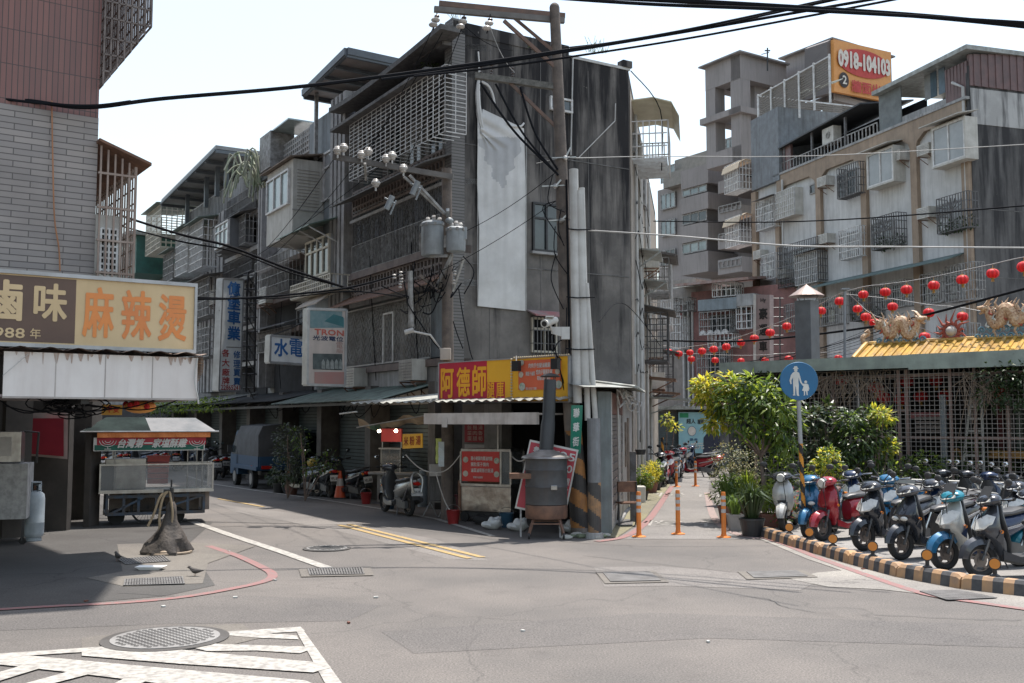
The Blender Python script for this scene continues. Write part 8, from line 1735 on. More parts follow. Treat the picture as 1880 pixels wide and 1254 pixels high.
for x,y in ((505,1066),(1585,1046),(690,1098),(432,1098),(640,1145),(300,1115),(158,1105),(420,1013),(960,1160),(1300,1180)): p = G(x,y); b.box(p + V((0,0,.012)),(rn.uniform(.02,.06),rn.uniform(.02,.05),.015),rn.uniform(0,3),mi=rn.randrange(2))
kind(b.build('road_litter',[mat('litter_pale',(.5,.5,.47)),mat('litter_brown',(.16,.06,.04))]),'stuff')
# ================================================================ scooters
def pm(name,c,rough=.22,metal=.15,coat=.5): return mat(name,c,tuple(x * .85 for x in c),rough=rough,metal=metal,coat=coat,scale=3,world=False)
PB = pm('paint_black',(.022,.026,.034)); PG = pm('paint_graphite',(.05,.055,.065)); PR = pm('paint_red',(.30,.015,.025)); PBL = pm('paint_blue',(.02,.13,.26)); PW = pm('paint_white',(.50,.50,.47)); PT = pm('paint_teal',(.015,.20,.27)); PN = pm('paint_navy',(.015,.03,.075)); PS = pm('paint_silver',(.38,.38,.36),.3,.5); PM = pm('paint_maroon',(.13,.02,.03))
SEAT = mat('seat_vinyl',(.035,.035,.036),(.055,.055,.055),rough=.42,world=False,bump=.15,bscale=60); PLB = mat('black_plastic',(.028,.029,.031),(.04,.04,.04),rough=.5,world=False)
LENS = mat('headlight_lens',(.66,.65,.60),(.50,.50,.47),rough=.08,spec=.9,world=False,scale=9); REDL = mat('tail_lens',(.45,.02,.015),(.35,.015,.01),rough=.15,world=False); AMB = mat('amber_lens',(.65,.2,.03),rough=.2,world=False); MIRR = mat('mirror_face',(.75,.8,.82),rough=.03,metal=1,world=False); RIM = mat('wheel_rim',(.20,.17,.15),(.14,.12,.11),rough=.4,metal=.6,world=False); CHR = mat('chrome',(.5,.5,.5),rough=.15,metal=1,world=False); PLATE = mat('plate_white',(.68,.68,.66),rough=.4,world=False); ENG = mat('engine_metal',(.14,.14,.14),(.08,.08,.08),rough=.5,metal=.5,world=False)
def ring(cx,cz,hx,hz,y,k=10): return [V((cx + hx * cos(2 * pi * i / k),y,cz + hz * sin(2 * pi * i / k))) for i in range(k)]
def scooter(name,label,body,side=None,style='sharp',top=None,lamp='big',shield=False,fender=None,group='scooters parked behind the striped kerb',plate='JCW·999',seat=SEAT,helmet=None,box=False):
    side = side or body; top = top or body; fender = fender or body
    t = thing(name,V((0,0,0)),label,'scooter',group)
    def wheel(x,nm):
        b = MB(); N = 28; R = .232; r = .048
        for i in range(N):
            for j in range(8):
                a,c_ = 2 * pi * i / N,2 * pi * j / 8; q = R - r + r * cos(c_); b.v.append(V((x + q * cos(a),r * 1.05 * sin(c_),.232 + q * sin(a))))
        for i in range(N):
            for j in range(8): b.f.append([i * 8 + j,i * 8 + (j + 1) % 8,((i + 1) % N) * 8 + (j + 1) % 8,((i + 1) % N) * 8 + j]); b.m.append(0)
        w = b.build(nm,RUBBER,t,smooth=True)
        b = MB(); b.tube([(x,-.03,.232),(x,.03,.232)],.045,12)
        for k in range(5): a = k * 2 * pi / 5 + .3; b.bar((x,0,.232),(x + .14 * cos(a),0,.232 + .14 * sin(a)),.032,.03,up=V((0,1,0)))
        pts = [(x + .140 * cos(a),0,.232 + .140 * sin(a)) for a in [i * 2 * pi / 24 for i in range(25)]]; b.tube(pts,.020,6,cap=False); b.tube([(x,.02,.232),(x,.024,.232)],.09,18); b.build('rim',RIM,w,smooth=True)
    wheel(.64,'front_wheel'); wheel(-.62,'rear_wheel')
    # front fender
    b = MB(); rings = []
    for i in range(9):
        a = radians(5 + i * 17); rr = .268 + .012 * sin(pi * i / 8); w = .055 + .045 * sin(pi * min(1,(i + .6) / 8.5)); cx,cz = .64,.232; d = V((cos(a),0,sin(a)))
        c = V((cx,0,cz)) + d * rr; rings.append([c + V((0,-w,0)) - d * .075,c + V((0,-w * .75,0)) - d * .01,c + d * .02,c + V((0,w * .75,0)) - d * .01,c + V((0,w,0)) - d * .075,c - d * .008 + V((0,w * .6,0)) - d * .012,c - d * .0,c - V((0,w * .6,0)) - d * .02])
    b.loft(rings); b.build('front_fender',fender,t,smooth=True)
    b = MB()
    for s in (-1,1): b.tube([(.64,s * .065,.232),(.52,s * .07,.52)],.02,8)
    b.tube([(.53,0,.45),(.40,0,.92)],.03,8); b.build('fork',ENG,t)
    # front apron: lofted bottom to top
    def hring(z,xf,xb,w,sh=.55,k=12):
        o = []
        for i in range(k):
            a = 2 * pi * i / k; cx = (xf + xb) / 2; x = cos(a); y = sin(a)
            px_ = cx + (xf - xb) / 2 * (abs(x) ** .9) * (1 if x > 0 else -1); py_ = w / 2 * (abs(y) ** (.7 if x < 0 else sh + .5)) * (1 if y > 0 else -1); o.append(V((px_,py_,z)))
        return o
    if style == 'round': A = [(.26,.40,.30,.20),(.36,.43,.31,.26),(.48,.52,.33,.36),(.62,.56,.36,.40),(.76,.53,.37,.38),(.86,.48,.36,.30),(.93,.44,.36,.18)]
    else: A = [(.24,.38,.28,.18),(.34,.42,.29,.24),(.46,.50,.31,.34),(.56,.62,.34,.38),(.66,.66,.37,.40),(.76,.58,.39,.36),(.86,.49,.38,.24),(.93,.44,.37,.14)]
    b = MB(); b.loft([hring(*a) for a in A]); b.build('front_apron',body,t,smooth=True)
    b = MB(); b.loft([hring(z,xb + .02,xb - .06,w * .86) for z,xf,xb,w in A]); b.build('leg_shield',PLB,t,smooth=True)
    if style != 'round':
        b = MB()
        for s in (-1,1):
            if lamp == 'big': b.loft([[V((.672,s * .012,.60)),V((.640,s * .13,.625)),V((.545,s * .185,.70)),V((.49,s * .17,.79)),V((.56,s * .09,.815)),V((.64,s * .012,.75))],[V((.690,s * .012,.615)),V((.660,s * .12,.64)),V((.565,s * .18,.71)),V((.51,s * .165,.785)),V((.58,s * .085,.80)),V((.66,s * .012,.745))]])
            else: b.ball((.635,s * .085,.60),.055,12,8,(.6,1.2,.62))
        b.build('headlight',LENS,t,smooth=True)
        b = MB()
        for s in (-1,1): b.prism([V((.50,s * .175,.50)),V((.44,s * .20,.62)),V((.40,s * .19,.60)),V((.40,s * .165,.44))],V((.008,s * .012,0)))
        b.build('side_strip',side,t)
    b = MB()
    for s in (-1,1): b.tube([(.43,s * .185,.60),(.435,s * .205,.60)],.022,10)
    b.build('side_reflector',AMB,t)
    # handlebar cover (head)
    b = MB(); H = [(.30,.98,.03,.06),(.36,1.0,.13,.075),(.44,1.0,.20,.085),(.52,.985,.17,.08),(.58,.965,.11,.055),(.605,.955,.04,.02)]
    b.loft([[V((x,w * cos(2 * pi * i / 12),z + h * sin(2 * pi * i / 12))) for i in range(12)] for x,z,w,h in H]); b.build('head_cowl',top,t,smooth=True)
    if style == 'round':
        b = MB(); b.tube([(.55,0,.975),(.615,0,.965)],[.085,.07],18); hd = b.build('headlight',LENS,t,smooth=True)
        b = MB(); b.tube([(.548,0,.975),(.575,0,.972)],.095,18); b.build('trim_ring',CHR,hd,smooth=True)
    else:
        b = MB(); b.prism([V((.60,-.03,.945)),V((.60,.03,.945)),V((.54,.15,.975)),V((.51,.14,1.02)),V((.56,0,1.0)),V((.51,-.14,1.02)),V((.54,-.15,.975))],V((.02,0,.006))); b.build('upper_lens',LENS,t,smooth=True)
    b = MB(); b.tube(lerp_pts([V((.44,.18,1.0)),V((.60,.12,1.02)),V((.62,.05,.92)),V((.60,.07,.60)),V((.62,.08,.30))],4),.006,5); b.tube(lerp_pts([V((.44,-.18,1.0)),V((.58,-.12,1.05)),V((.60,-.03,.95)),V((.55,-.02,.9))],4),.006,5); b.build('brake_cable',RUBBER,t)
    b = MB(); b.prism([V((.585,-.05,.50)),V((.585,.05,.50)),V((.60,.09,.56)),V((.60,-.09,.56))],V((.02,0,0))); b.build('intake_grille',PLB,t)
    b = MB()
    for s in (-1,1): b.prism([V((-.14,s * .155,.52)),V((-.50,s * .178,.60)),V((-.80,s * .138,.68)),V((-.78,s * .142,.65)),V((-.48,s * .182,.565)),V((-.14,s * .158,.50))],V((0,s * .006,0)))
    b.build('side_decal',BR,t)
    if shield:
        b = MB(); b.loft([[V((.56,-.12,1.0)),V((.56,.12,1.0)),V((.545,.12,1.0)),V((.545,-.12,1.0))],[V((.46,-.10,1.17)),V((.46,.10,1.17)),V((.45,.10,1.17)),V((.45,-.10,1.17))]]); b.build('windscreen',PLB,t)
    b = MB(); b.tube([(.36,-.36,1.02),(.40,-.2,1.0),(.42,0,.99),(.40,.2,1.0),(.36,.36,1.02)],.014,8); o = b.build('handlebar',CHR,t,smooth=True)
    for s in (-1,1): b = MB(); b.tube([(.375,s * .24,1.012),(.345,s * .37,1.018)],.021,8); b.bar((.42,s * .2,1.0),(.40,s * .36,1.005),.012); b.build('grip',RUBBER,o,smooth=True)
    for s in (-1,1):
        b = MB(); b.tube([(.40,s * .19,1.02),(.42,s * .26,1.12),(.40,s * .32,1.19)],.008,6); c = V((.395,s * .34,1.225)); b.ball(c,.062,12,8,(.32,1.15,.78)); mr = b.build('mirror',PLB,t,smooth=True)
        b = MB(); b.ball(c + V((-.014,0,0)),.054,12,6,(.2,1.1,.75)); b.build('mirror_glass',MIRR,mr,smooth=True)
    # floor and under-body
    b = MB(); b.loft([[V((x,-w,z0)),V((x,w,z0)),V((x,w * 1.15,z1 - .03)),V((x,w * .95,z1)),V((x,-w * .95,z1)),V((x,-w * 1.15,z1 - .03))] for x,w,z0,z1 in ((.38,.12,.22,.34),(.20,.15,.18,.30),(-.05,.16,.19,.30),(-.2,.15,.22,.34))]); b.build('floorboard',PLB,t,smooth=True)
    b = MB(); b.fbox if 0 else None
    for s in (-1,1): b.loft([[V((x,s * w,z0)),V((x,s * (w + .02),z0)),V((x,s * (w + .02),z1)),V((x,s * w,z1))] for x,w,z0,z1 in ((.40,.14,.25,.36),(.18,.165,.20,.28),(-.1,.175,.21,.31))])
    b.build('side_skirt',side,t,smooth=True)
    # rear body
    def vring(x,z0,z1,w,k=12):
        cz,hz = (z0 + z1) / 2,(z1 - z0) / 2; return [V((x,w * (abs(cos(2 * pi * i / k)) ** .8) * (1 if cos(2 * pi * i / k) > 0 else -1),cz + hz * (abs(sin(2 * pi * i / k)) ** .8) * (1 if sin(2 * pi * i / k) > 0 else -1))) for i in range(k)]
    b = MB(); b.loft([vring(*a) for a in ((-.04,.32,.66,.10),(-.12,.31,.70,.14),(-.30,.36,.72,.165),(-.52,.46,.74,.17),(-.72,.54,.77,.145),(-.88,.60,.79,.10),(-.97,.66,.78,.05))]); b.build('rear_body',side,t,smooth=True)
    b = MB(); b.loft([vring(*a) for a in ((-.0,.67,.72,.05),(-.06,.67,.765,.10),(-.22,.68,.785,.135),(-.42,.70,.785,.15),(-.58,.72,.83,.15),(-.74,.75,.83,.12),(-.84,.77,.80,.05))]); b.build('seat',seat,t,smooth=True)
    b = MB(); b.tube([(-.72,.13,.80),(-.93,.10,.84),(-.97,0,.845),(-.93,-.10,.84),(-.72,-.13,.80)],.014,8); b.build('grab_rail',CHR if style == 'round' else PLB,t,smooth=True)
    b = MB(); b.loft([vring(-.93,.66,.76,.085),vring(-.99,.67,.745,.06)]); b.build('tail_light',REDL,t,smooth=True)
    for s in (-1,1): b = MB(); b.tube([(-.88,s * .1,.70),(-.95,s * .13,.69)],.028,8); b.build('turn_signal',AMB,t)
    b = MB(); b.prism([V((-.93,-.08,.62)),V((-.93,.08,.62)),V((-.98,.09,.36)),V((-.98,-.09,.36))],V((.02,0,.004))); b.build('rear_mudguard',PLB,t)
    b = MB(); R_,U_ = V((0,-1,0)),V((.18,0,1)); pc_ = V((-.972,0,.53)); b.hexa([pc_ + R_ * a * .13 + U_ * c_ * .08 + V((d,0,0)) for d in (0,-.006) for a,c_ in ((-1,-1),(1,-1),(1,1),(-1,1))]); pl = b.build('licence_plate',PLATE,t)
    b = MB(); txt(b,plate,pc_ + V((-.010,0,-.01)),R_,U_,.22,.08,.01); b.build('lettering',BLACK,pl)
    b = MB(); b.loft([[V((x,y0,z - h)),V((x,y1,z - h)),V((x,y1,z + h)),V((x,y0,z + h))] for x,y0,y1,z,h in ((-.15,.04,.13,.30,.08),(-.4,.05,.15,.27,.09),(-.66,.05,.13,.24,.07))]); b.box((-.2,0,.30),(.3,.2,.16)); b.build('engine',ENG,t)
    b = MB(); b.tube([(-.2,-.08,.22),(-.35,-.13,.20),(-.45,-.15,.24)],.02,8); b.tube([(-.42,-.15,.24),(-.86,-.16,.36)],[.05,.055],12); b.build('muffler',ENG,t,smooth=True)
    b = MB(); b.tube([(-.55,.12,.30),(-.72,.11,.60)],.025,8); b.tube([(-.55,-.12,.30),(-.72,-.11,.60)],.025,8); b.build('shock_absorber',CHR,t)
    b = MB()
    for s in (-1,1): b.tube([(-.22,s * .08,.22),(-.30,s * .14,.01)],.012,6)
    b.build('centre_stand',ENG,t)
    if box: b = MB(); b.loft([vring(-.72,.86,1.12,.17),vring(-.80,.84,1.16,.2),vring(-1.02,.84,1.16,.2),vring(-1.08,.87,1.12,.17)]); b.build('top_box',PLB,t,smooth=True)
    if helmet: b = MB(); b.ball((-.3 if helmet is not PBL else .34,0,.90 if helmet is not PBL else 1.1),.135,16,10,(1.1,1,.95)); b.build('helmet',helmet,t,smooth=True)
    return t
def place(t,px,py,fwd,lean=0,wheel=.64):
    """front (or rear) wheel touches the ground at the spot seen at px, py"""
    f = V((fwd[0],fwd[1],0)).normalized(); g = G(px,py); t.location = g - f * wheel; t.rotation_euler = (lean,0,math.atan2(f.y,f.x)); return t
place(scooter('parked_scooter','off-white retro scooter with dark handlebar cover, leftmost behind the striped kerb',PW,PW,'round',top=PG),1438,975,(-.42,-.9),.04)
place(scooter('parked_scooter','bright blue scooter half hidden behind the striped sign pole',PBL,PBL,'sharp',lamp='small',seat=mat('seat_brown',(.12,.06,.05),rough=.5,world=False)),1482,988,(-.62,-.8))
place(scooter('parked_scooter','red scooter with round headlight, first right of the sign pole',PR,PR,'round'),1510,994,(-.82,-.57),.03)
place(scooter('parked_scooter','black scooter with pale angular headlamp, right of the red scooter',PB,PG,'sharp',top=PB),1586,1012,(-.90,-.44))
place(scooter('parked_scooter','glossy black scooter with small oval lamp, between two taller scooters',PB,PB,'sharp',top=PG,lamp='small'),1655,1029,(-.92,-.40),.03)
place(scooter('parked_scooter','white scooter with teal blue head cowl and mudguard',PW,PN,'sharp',top=PT,fender=PBL,shield=True),1735,1048,(-.95,-.32),.02)
place(scooter('parked_scooter','large black scooter with spoked alloy wheel nearest the camera at the right',PG,PB,'sharp',top=PB,shield=True),1800,1062,(-.99,-.12),.03)
# scooters standing behind the front row
place(scooter('parked_scooter','maroon and violet sided scooter just behind the glossy black one',PN,PM,'sharp',top=PB),1705,1003,(-.8,-.6))
sc0 = scooter('parked_scooter','teal streaked dark scooter behind the nearest black scooter at picture edge',PT,PN,'sharp',top=PB); place(sc0,1880,1040,(-.9,-.4))
sc1 = scooter('parked_scooter','dark scooter with grey seat at right edge, behind the teal one',PB,PB,'sharp',seat=mat('seat_grey',(.28,.28,.27),rough=.4,world=False)); place(sc1,1855,1012,(-.85,-.5))
def mv(px,py,fwd): f = V((fwd[0],fwd[1],0)).normalized(); return G(px,py) - f * .64,math.atan2(f.y,f.x)
cl = [(1560,968,(-.6,-.8),sc1,None,'dark blue scooter parked behind the red one',{'paint_black': PN}),(1625,985,(-.7,-.7),sc1,None,'blue sided scooter peeking out behind the first black scooter',{'paint_black': PBL}),
      (1745,962,(.8,.55),sc1,None,'dark scooter turned away in the second row, leftmost',{}),(1790,966,(.85,.5),sc0,None,'dark scooter turned away in the second row, second',{'paint_teal': PG}),(1830,972,(.8,.6),sc1,None,'navy scooter turned away in the second row, third',{'paint_black': PN}),(1872,980,(.85,.5),sc1,None,'black scooter turned away in the second row at picture edge',{}),
      (1775,935,(-.8,-.6),sc1,None,'black scooter in the back row, leftmost',{'seat_grey': SEAT}),(1808,938,(-.75,-.66),sc0,None,'teal marked scooter in the back row, second',{}),(1842,941,(-.8,-.6),sc1,None,'navy scooter in the back row, third',{'paint_black': PN,'seat_grey': SEAT}),(1874,944,(-.8,-.6),sc1,None,'graphite scooter in the back row at picture edge',{'paint_black': PG,'seat_grey': SEAT})]
for px,py,fw,src,_,lab,sw in cl: l,r = mv(px,py,fw); dup(src,l,r,lab,swap=sw)
# alley scooters
AG = 'scooters parked in the alley'
a1 = scooter('parked_scooter','red scooter seen side on across the end of the alley',PR,PR,'round',group=AG); a1.location = G(1277,876); a1.rotation_euler = (0,0,pi - .25)
a2 = scooter('parked_scooter','red and black scooter facing the camera left in the alley',PR,PB,'sharp',group=AG); place(a2,1226,889,(-.35,-.93))
l,r = mv(1240,880,(-.3,-.95)); dup(a2,l,r,'dark scooter tucked behind the red one in the alley',swap={'paint_red': PG})
l,r = mv(1213,895,(-.2,-.97)); dup(a2,l,r,'black scooter closest to the alley wall',swap={'paint_red': PB})
l,r = mv(1262,868,(-.9,-.3)); dup(a2,l,r,'grey seated scooter behind the side-on red one',swap={'paint_red': PN})
t = thing('striped_alley_post',G(1217,888),'thin black and orange striped post among the alley scooters','post'); c = G(1217,888); b = MB(); stripe_tube(b,c,c + V((0,0,1.5)),.045,.4,.5,n=10,m=60); b.build('shaft',[MC['sp_orange'],BLACK,BLACK],t)
# left street two wheelers, tails to the camera
LG = 'scooters along the left street shops'
s1 = scooter('parked_scooter','scooter with red tail lamp and white plate seen from behind at the noodle stall',PG,PS,'sharp',group=LG,plate='JCW-999'); s1.location = G(752,948) + V((-.33,.54,0)); s1.rotation_euler = (.02,0,math.atan2(.857,-.515))
b = MB(); b.tube(lerp_pts([V((-.98,.09,.52)),V((-.95,.13,.80)),V((-.9,0,.93)),V((-.95,-.13,.80)),V((-.98,-.09,.52))],4),.03,8); o = b.build('rear_guard',PS,None); o.parent = s1
s2 = scooter('parked_scooter','dark scooter with tilted plate right of the traffic cone',PB,PB,'sharp',group=LG,plate='MPL-888'); s2.location = G(655,918) + V((-.3,.6,0)); s2.rotation_euler = (-.1,0,2.3)
l = G(604,914) + V((-.3,.6,0)); dup(s2,l,2.1,'dark scooter left of the traffic cone',swap={'paint_black': PG})
s3 = scooter('parked_motorcycle','dark motorcycle with yellow helmet on its handlebar beside the potted conifer',PB,PG,'round',group=LG,plate='TKO-168',helmet=mat('helmet_yellow',(.50,.36,.08),rough=.25,world=False)); s3.location = G(568,912) + V((-.3,.5,0)); s3.rotation_euler = (.1,0,2.45); s3['category'] = 'motorcycle'
for k,(x,y,rz) in enumerate(((397,876,2.2),(405,872,2.5),(412,870,1.9),(386,880,2.1))): dup(s2,G(x,y),rz,['far dark scooter left of the blue truck, nearest','far dark scooter by the truck cab','farthest dark scooter ahead of the truck','far dark scooter just right of the cart glass'][k],swap={'paint_black': [PG,PB,PN,PB][k]})
# traffic cone
c = G(624,915); t = thing('traffic_cone',c,'orange traffic cone with pale band between two parked scooters','traffic cone')
b = MB(); b.lathe([(.15,.03),(.035,.70),(.03,.72)],c,20); b.build('cone',mat('cone_orange',(.60,.09,.03),(.5,.08,.03),rough=.5),t,smooth=True)
b = MB(); b.lathe([(.105,.33),(.072,.52)],c,20); b.build('band',BR,t,smooth=True); b = MB(); b.box(c + V((0,0,.015)),(.38,.38,.03)); b.build('base',BLACK,t)
# ================================================================ blue truck with canvas cover
TBL = pm('truck_blue',(.008,.05,.11),.55,0,0); CAN = mat('truck_canvas',(.085,.09,.095),(.06,.062,.065),rough=.85,bump=.4,bscale=8)
rw,fw = G(460,897),G(425,889); t = thing('blue_truck',V((0,0,0)),'small blue pickup truck with grey canvas cover parked in the shaded left street','truck')
WB = 2.1
for x,y in ((0,0),(WB,0),(0,-1.3),(WB,-1.3)):
    b = MB(); b.tube([(x,y - .16,.29),(x,y,.29)],[.29,.29],22); w = b.build('wheel',RUBBER,t,smooth=True); b = MB(); b.tube([(x,y - .02,.29),(x,y + .01,.29)],.17,18); b.build('hub',PS,w,smooth=True)
b = MB(); b.box((.55,-.65,.62),(2.7,1.4,.12)); b.box((.55,-.02,.82),(2.7,.04,.34)); b.box((.55,-1.42,.82),(2.7,.04,.34)); b.box((-.82,-.72,.82),(.04,1.36,.34)); b.build('cargo_bed',TBL,t,bevel=.01)
b = MB(); b.loft([[V((x,-1.42,.98)),V((x,0,.98)),V((x,.01,1.6)),V((x,-.12,1.88)),V((x,-.71,1.95)),V((x,-1.30,1.88)),V((x,-1.43,1.6))] for x in (-.84,-.3,.3,.9,1.5,1.88)]); b.build('canvas_cover',CAN,t,smooth=True)
b = MB(); b.loft([[V((x0,-1.40,.36)),V((x0,0,.36)),V((x1,.0,.95)),V((x2,-.08,z2)),V((x2,-1.32,z2)),V((x1,-1.40,.95))] for x0,x1,x2,z2 in ((1.65,1.65,1.68,1.72),(2.2,2.2,2.15,1.74),(2.62,2.60,2.30,1.68),(2.72,2.68,2.36,1.60))]); cab_ = b.build('cab',TBL,t,smooth=True)
b = MB(); b.prism([V((1.78,.005,1.0)),V((2.48,.005,1.0)),V((2.26,-.06,1.58)),V((1.8,-.06,1.6))],V((0,.012,0))); b.build('side_window',GLASS,cab_)
b = MB(); b.box((2.55,.06,1.15),(.04,.16,.22)); b.build('mirror',PLB,cab_)
b = MB(); b.box((-.86,-.25,.66),(.04,.3,.1)); b.build('tail_light',REDL,t); b = MB(); b.box((-.1,.01,.66),(.1,.03,.07)); b.build('side_marker',REDL,t)
b = MB(); b.box((.9,-.7,.45),(3.3,.8,.12)); b.build('chassis',BLACK,t)
t.location = rw; t.rotation_euler = (0,0,math.atan2((fw - rw).y,(fw - rw).x))
# ================================================================ signs on the left facades
def facesign(name,pts,label,th=.22,cat='sign',m=None):
    t = thing(name,sum(pts,V((0,0,0))) / 4,label,cat); o,nn = quadboard('panel',pts,th,m or mat('sign_white',(.76,.78,.78),(.66,.68,.68),rough=.4,streak=.15),t)
    fr_ = MB(); 
    for i in range(4): a,c_ = pts[i],pts[(i + 1) % 4]; fr_.bar(a - nn * th / 2,c_ - nn * th / 2,.06,th + .04,up=nn)
    fr_.build('frame',MC['alu'],t); return t,nn
SB = mat('sign_letter_blue',(.02,.10,.30),(.03,.13,.33)); SRD = mat('sign_letter_red',(.42,.04,.04),(.36,.05,.05))
def signpx(b,ch,x0,x1,y0,y1,pts,nn,bold=.02,mi=0):
    """character placed on the board plane"""
    pl = pts[0]; R_ = (pts[1] - pts[0]).normalized()
    def h(x,y): r = ray(x,y); return O + r * ((pl - O).dot(nn) / r.dot(nn))
    a,c_,d = h(x0,(y0 + y1) / 2),h(x1,(y0 + y1) / 2),h((x0 + x1) / 2,y0); e = h((x0 + x1) / 2,y1); txt(b,ch,(a + c_) / 2 + nn * .012,R_,(0,0,1),(c_ - a).length,abs(d.z - e.z),bold,mi)
Yv = 33; pts = [P(401,717,Yv),P(441,718,Yv + .9),P(447,513,Yv + .9),P(409,512,Yv)]; t,nn = facesign('vertical_motor_sign',pts,'tall white vertical sign with blue and red characters and a number, nearest lettered building')
b = MB()
for ch,y in (('億',530),('堡',556),('車',583),('業',612)): signpx(b,ch,417,441,y - 13,y + 13,pts,nn,.03)
for ch,y in (('修',651),('理',668),('買',684),('賣',700)): signpx(b,ch,428,441,y - 7,y + 7,pts,nn,.02)
for ch,y in (('各',648),('大',666),('廠',683),('牌',699)): signpx(b,ch,407,421,y - 7,y + 7,pts,nn,.02,1)
signpx(b,'22865241',405,440,707,716,pts,nn,.02,1); b.build('lettering',[SB,SRD],t)
b = MB(); [b.bar(P(402,y,Yv) + nn * .005,P(443,y + 1,Yv + .9) + nn * .005,.03) for y in (570,637)]; b.build('seam',BARG,t)
b = MB()
for x in (455,470): b.tube([P(x,500,Yv + 1),P(x - 3,720,Yv + 1)],.035,5)
for y in range(505,720,26): b.tube([P(446,y,Yv + 1),P(472,y,Yv + 1)],.028,5); b.tube([P(455,y,Yv + 1),P(470,y + 26,Yv + 1)],.02,4)
b.build('steel_frame',DARK,t)
Yv = 27.5; pts = [P(495,665,Yv),P(557,669,Yv + .7),P(560,621,Yv + .7),P(497,616,Yv)]; t,nn = facesign('plumbing_sign',pts,'small white sign with two large blue characters between the two taller signs')
b = MB(); signpx(b,'水',503,529,622,655,pts,nn,.03); signpx(b,'電',531,556,621,655,pts,nn,.02); b.build('lettering',SB,t)
b = MB(); b.tube([P(497,617,Yv),P(540,600,29),P(560,590,29)],.02,5); b.build('bracket',DARK,t)
Yv = 25.0; pts = [P(564,706,Yv),P(633,708,Yv + .6),P(636,569,Yv + .6),P(566,567,Yv)]; t,nn = facesign('faded_light_box',pts,'faded pinkish light box sign with faded red Latin lettering and a dark photo',m=mat('faded_sign',(.52,.45,.41),(.44,.39,.36),rough=.5,streak=.2))
def hp(x,y,o=.01): r = ray(x,y); return O + r * ((pts[0] - O).dot(nn) / r.dot(nn)) + nn * o
b = MB(); b.poly([hp(569,602),hp(632,602),hp(632,572),hp(569,570)],0); b.poly([hp(574,678),hp(628,680),hp(628,650),hp(574,649)],1); b.poly([hp(577,706,.011),hp(632,706,.011),hp(632,683,.011),hp(577,683,.011)],2); b.poly([hp(595,590,.013),hp(612,577,.013),hp(630,582,.013),hp(630,600,.013)],3)
for k in range(5): x = 590 + k * 8; b.poly([hp(x,677,.014),hp(x + 7,678,.014),hp(x + 6,664,.014),hp(x + 3,659,.014),hp(x,665,.014)],4)
b.build('pictures',[mat('pic_teal',(.12,.22,.24),(.2,.28,.29),scale=5),mat('pic_dark',(.04,.05,.05),(.10,.12,.12),scale=4),mat('pic_pink',(.38,.20,.18),(.33,.22,.2)),mat('pic_green',(.06,.20,.22)),mat('pic_pale',(.3,.32,.31),(.18,.2,.19),scale=9)],t)
b = MB(); signpx(b,'TRON',577,631,605,616,pts,nn,.05,1); signpx(b,'光波電位',574,630,617,626,pts,nn,.02,0); signpx(b,'電',617,629,628,640,pts,nn,.0,2); signpx(b,'腦',617,629,641,648,pts,nn,.0,2); b.build('lettering',[mat('navy_letter',(.02,.04,.1)),mat('tron_red',(.50,.13,.10)),MC['pic_pink']],t)
# ================================================================ lanterns on strings
LR = mat('lantern_paper',(.72,.035,.04),(.66,.03,.035),rough=.5,trans=.35,world=False); LGD = mat('lantern_gold',(.60,.32,.05),rough=.35,world=False)
def lantern_proto():
    t = thing('paper_lantern',V((0,0,0)),'x','lantern'); b = MB(); k0 = 0; prof = [(.045,-.11)] + [(.165 * sin(pi * (.16 + .68 * i / 12)) ,-.118 * cos(pi * (.10 + .80 * i / 12)) / cos(pi * .1)) for i in range(13)] + [(.045,.11)]
    n = 18; b.lathe(prof,(0,0,0),n)
    for i,v in enumerate(b.v): a = math.atan2(v.y,v.x); f = 1 - .06 * (i % 2); b.v[i] = V((v.x * f,v.y * f,v.z))
    b.m = [(j % n) % 2 if j < len(b.m) - 2 else 0 for j in range(len(b.m))]; b.build('shade',[LR,mat('lantern_rib',(.50,.02,.025),(.44,.02,.02),rough=.5,trans=.25,world=False)],t)
    b = MB(); b.lathe([(.055,.105),(.055,.135),(.03,.14)],n=12); b.lathe([(.03,-.14),(.055,-.135),(.055,-.105)],n=12); b.tube([(0,0,.14),(0,0,.22)],.006,5); b.lathe([(.035,-.16),(.028,-.15),(.02,-.14)],n=8)
    for k in range(6): a = k * pi / 3; b.tube([(.02 * cos(a),.02 * sin(a),-.14),(.035 * cos(a),.035 * sin(a),-.22)],.009,4)
    b.build('fittings',LGD,t); return t
lp = lantern_proto(); first = [True]
def lantern(x,y,Y,lab,sc=1):
    c = P(x,y,Y)
    if first[0]: o = lp; first[0] = False; o.location = c; o['label'] = lab; o['group'] = 'red paper lanterns'
    else: o = dup(lp,c,random.uniform(0,3),lab,'red paper lanterns')
    sc *= random.uniform(.86,.97); o.scale = (sc,sc,sc); o.rotation_euler = (random.uniform(-.12,.12),random.uniform(-.12,.12),random.uniform(0,3)); return c
ordn = ['first','second','third','fourth','fifth','sixth','seventh','eighth','ninth','tenth','eleventh','twelfth','thirteenth','fourteenth','fifteenth','sixteenth','seventeenth','eighteenth','nineteenth','twentieth']
def px6(x,y): return 1180 + x / 2.686,380 + y / 2.686
def lstring(pts,Y0,Y1,desc,sc=1.0):
    cs = []
    for i,(x,y) in enumerate(pts):
        X_,Y_ = px6(x,y); f = i / max(1,len(pts) - 1); cs.append(lantern(X_,Y_,Y0 + (Y1 - Y0) * f,'red paper lantern, %s from the left on the %s' % (ordn[i],desc),sc))
    return cs
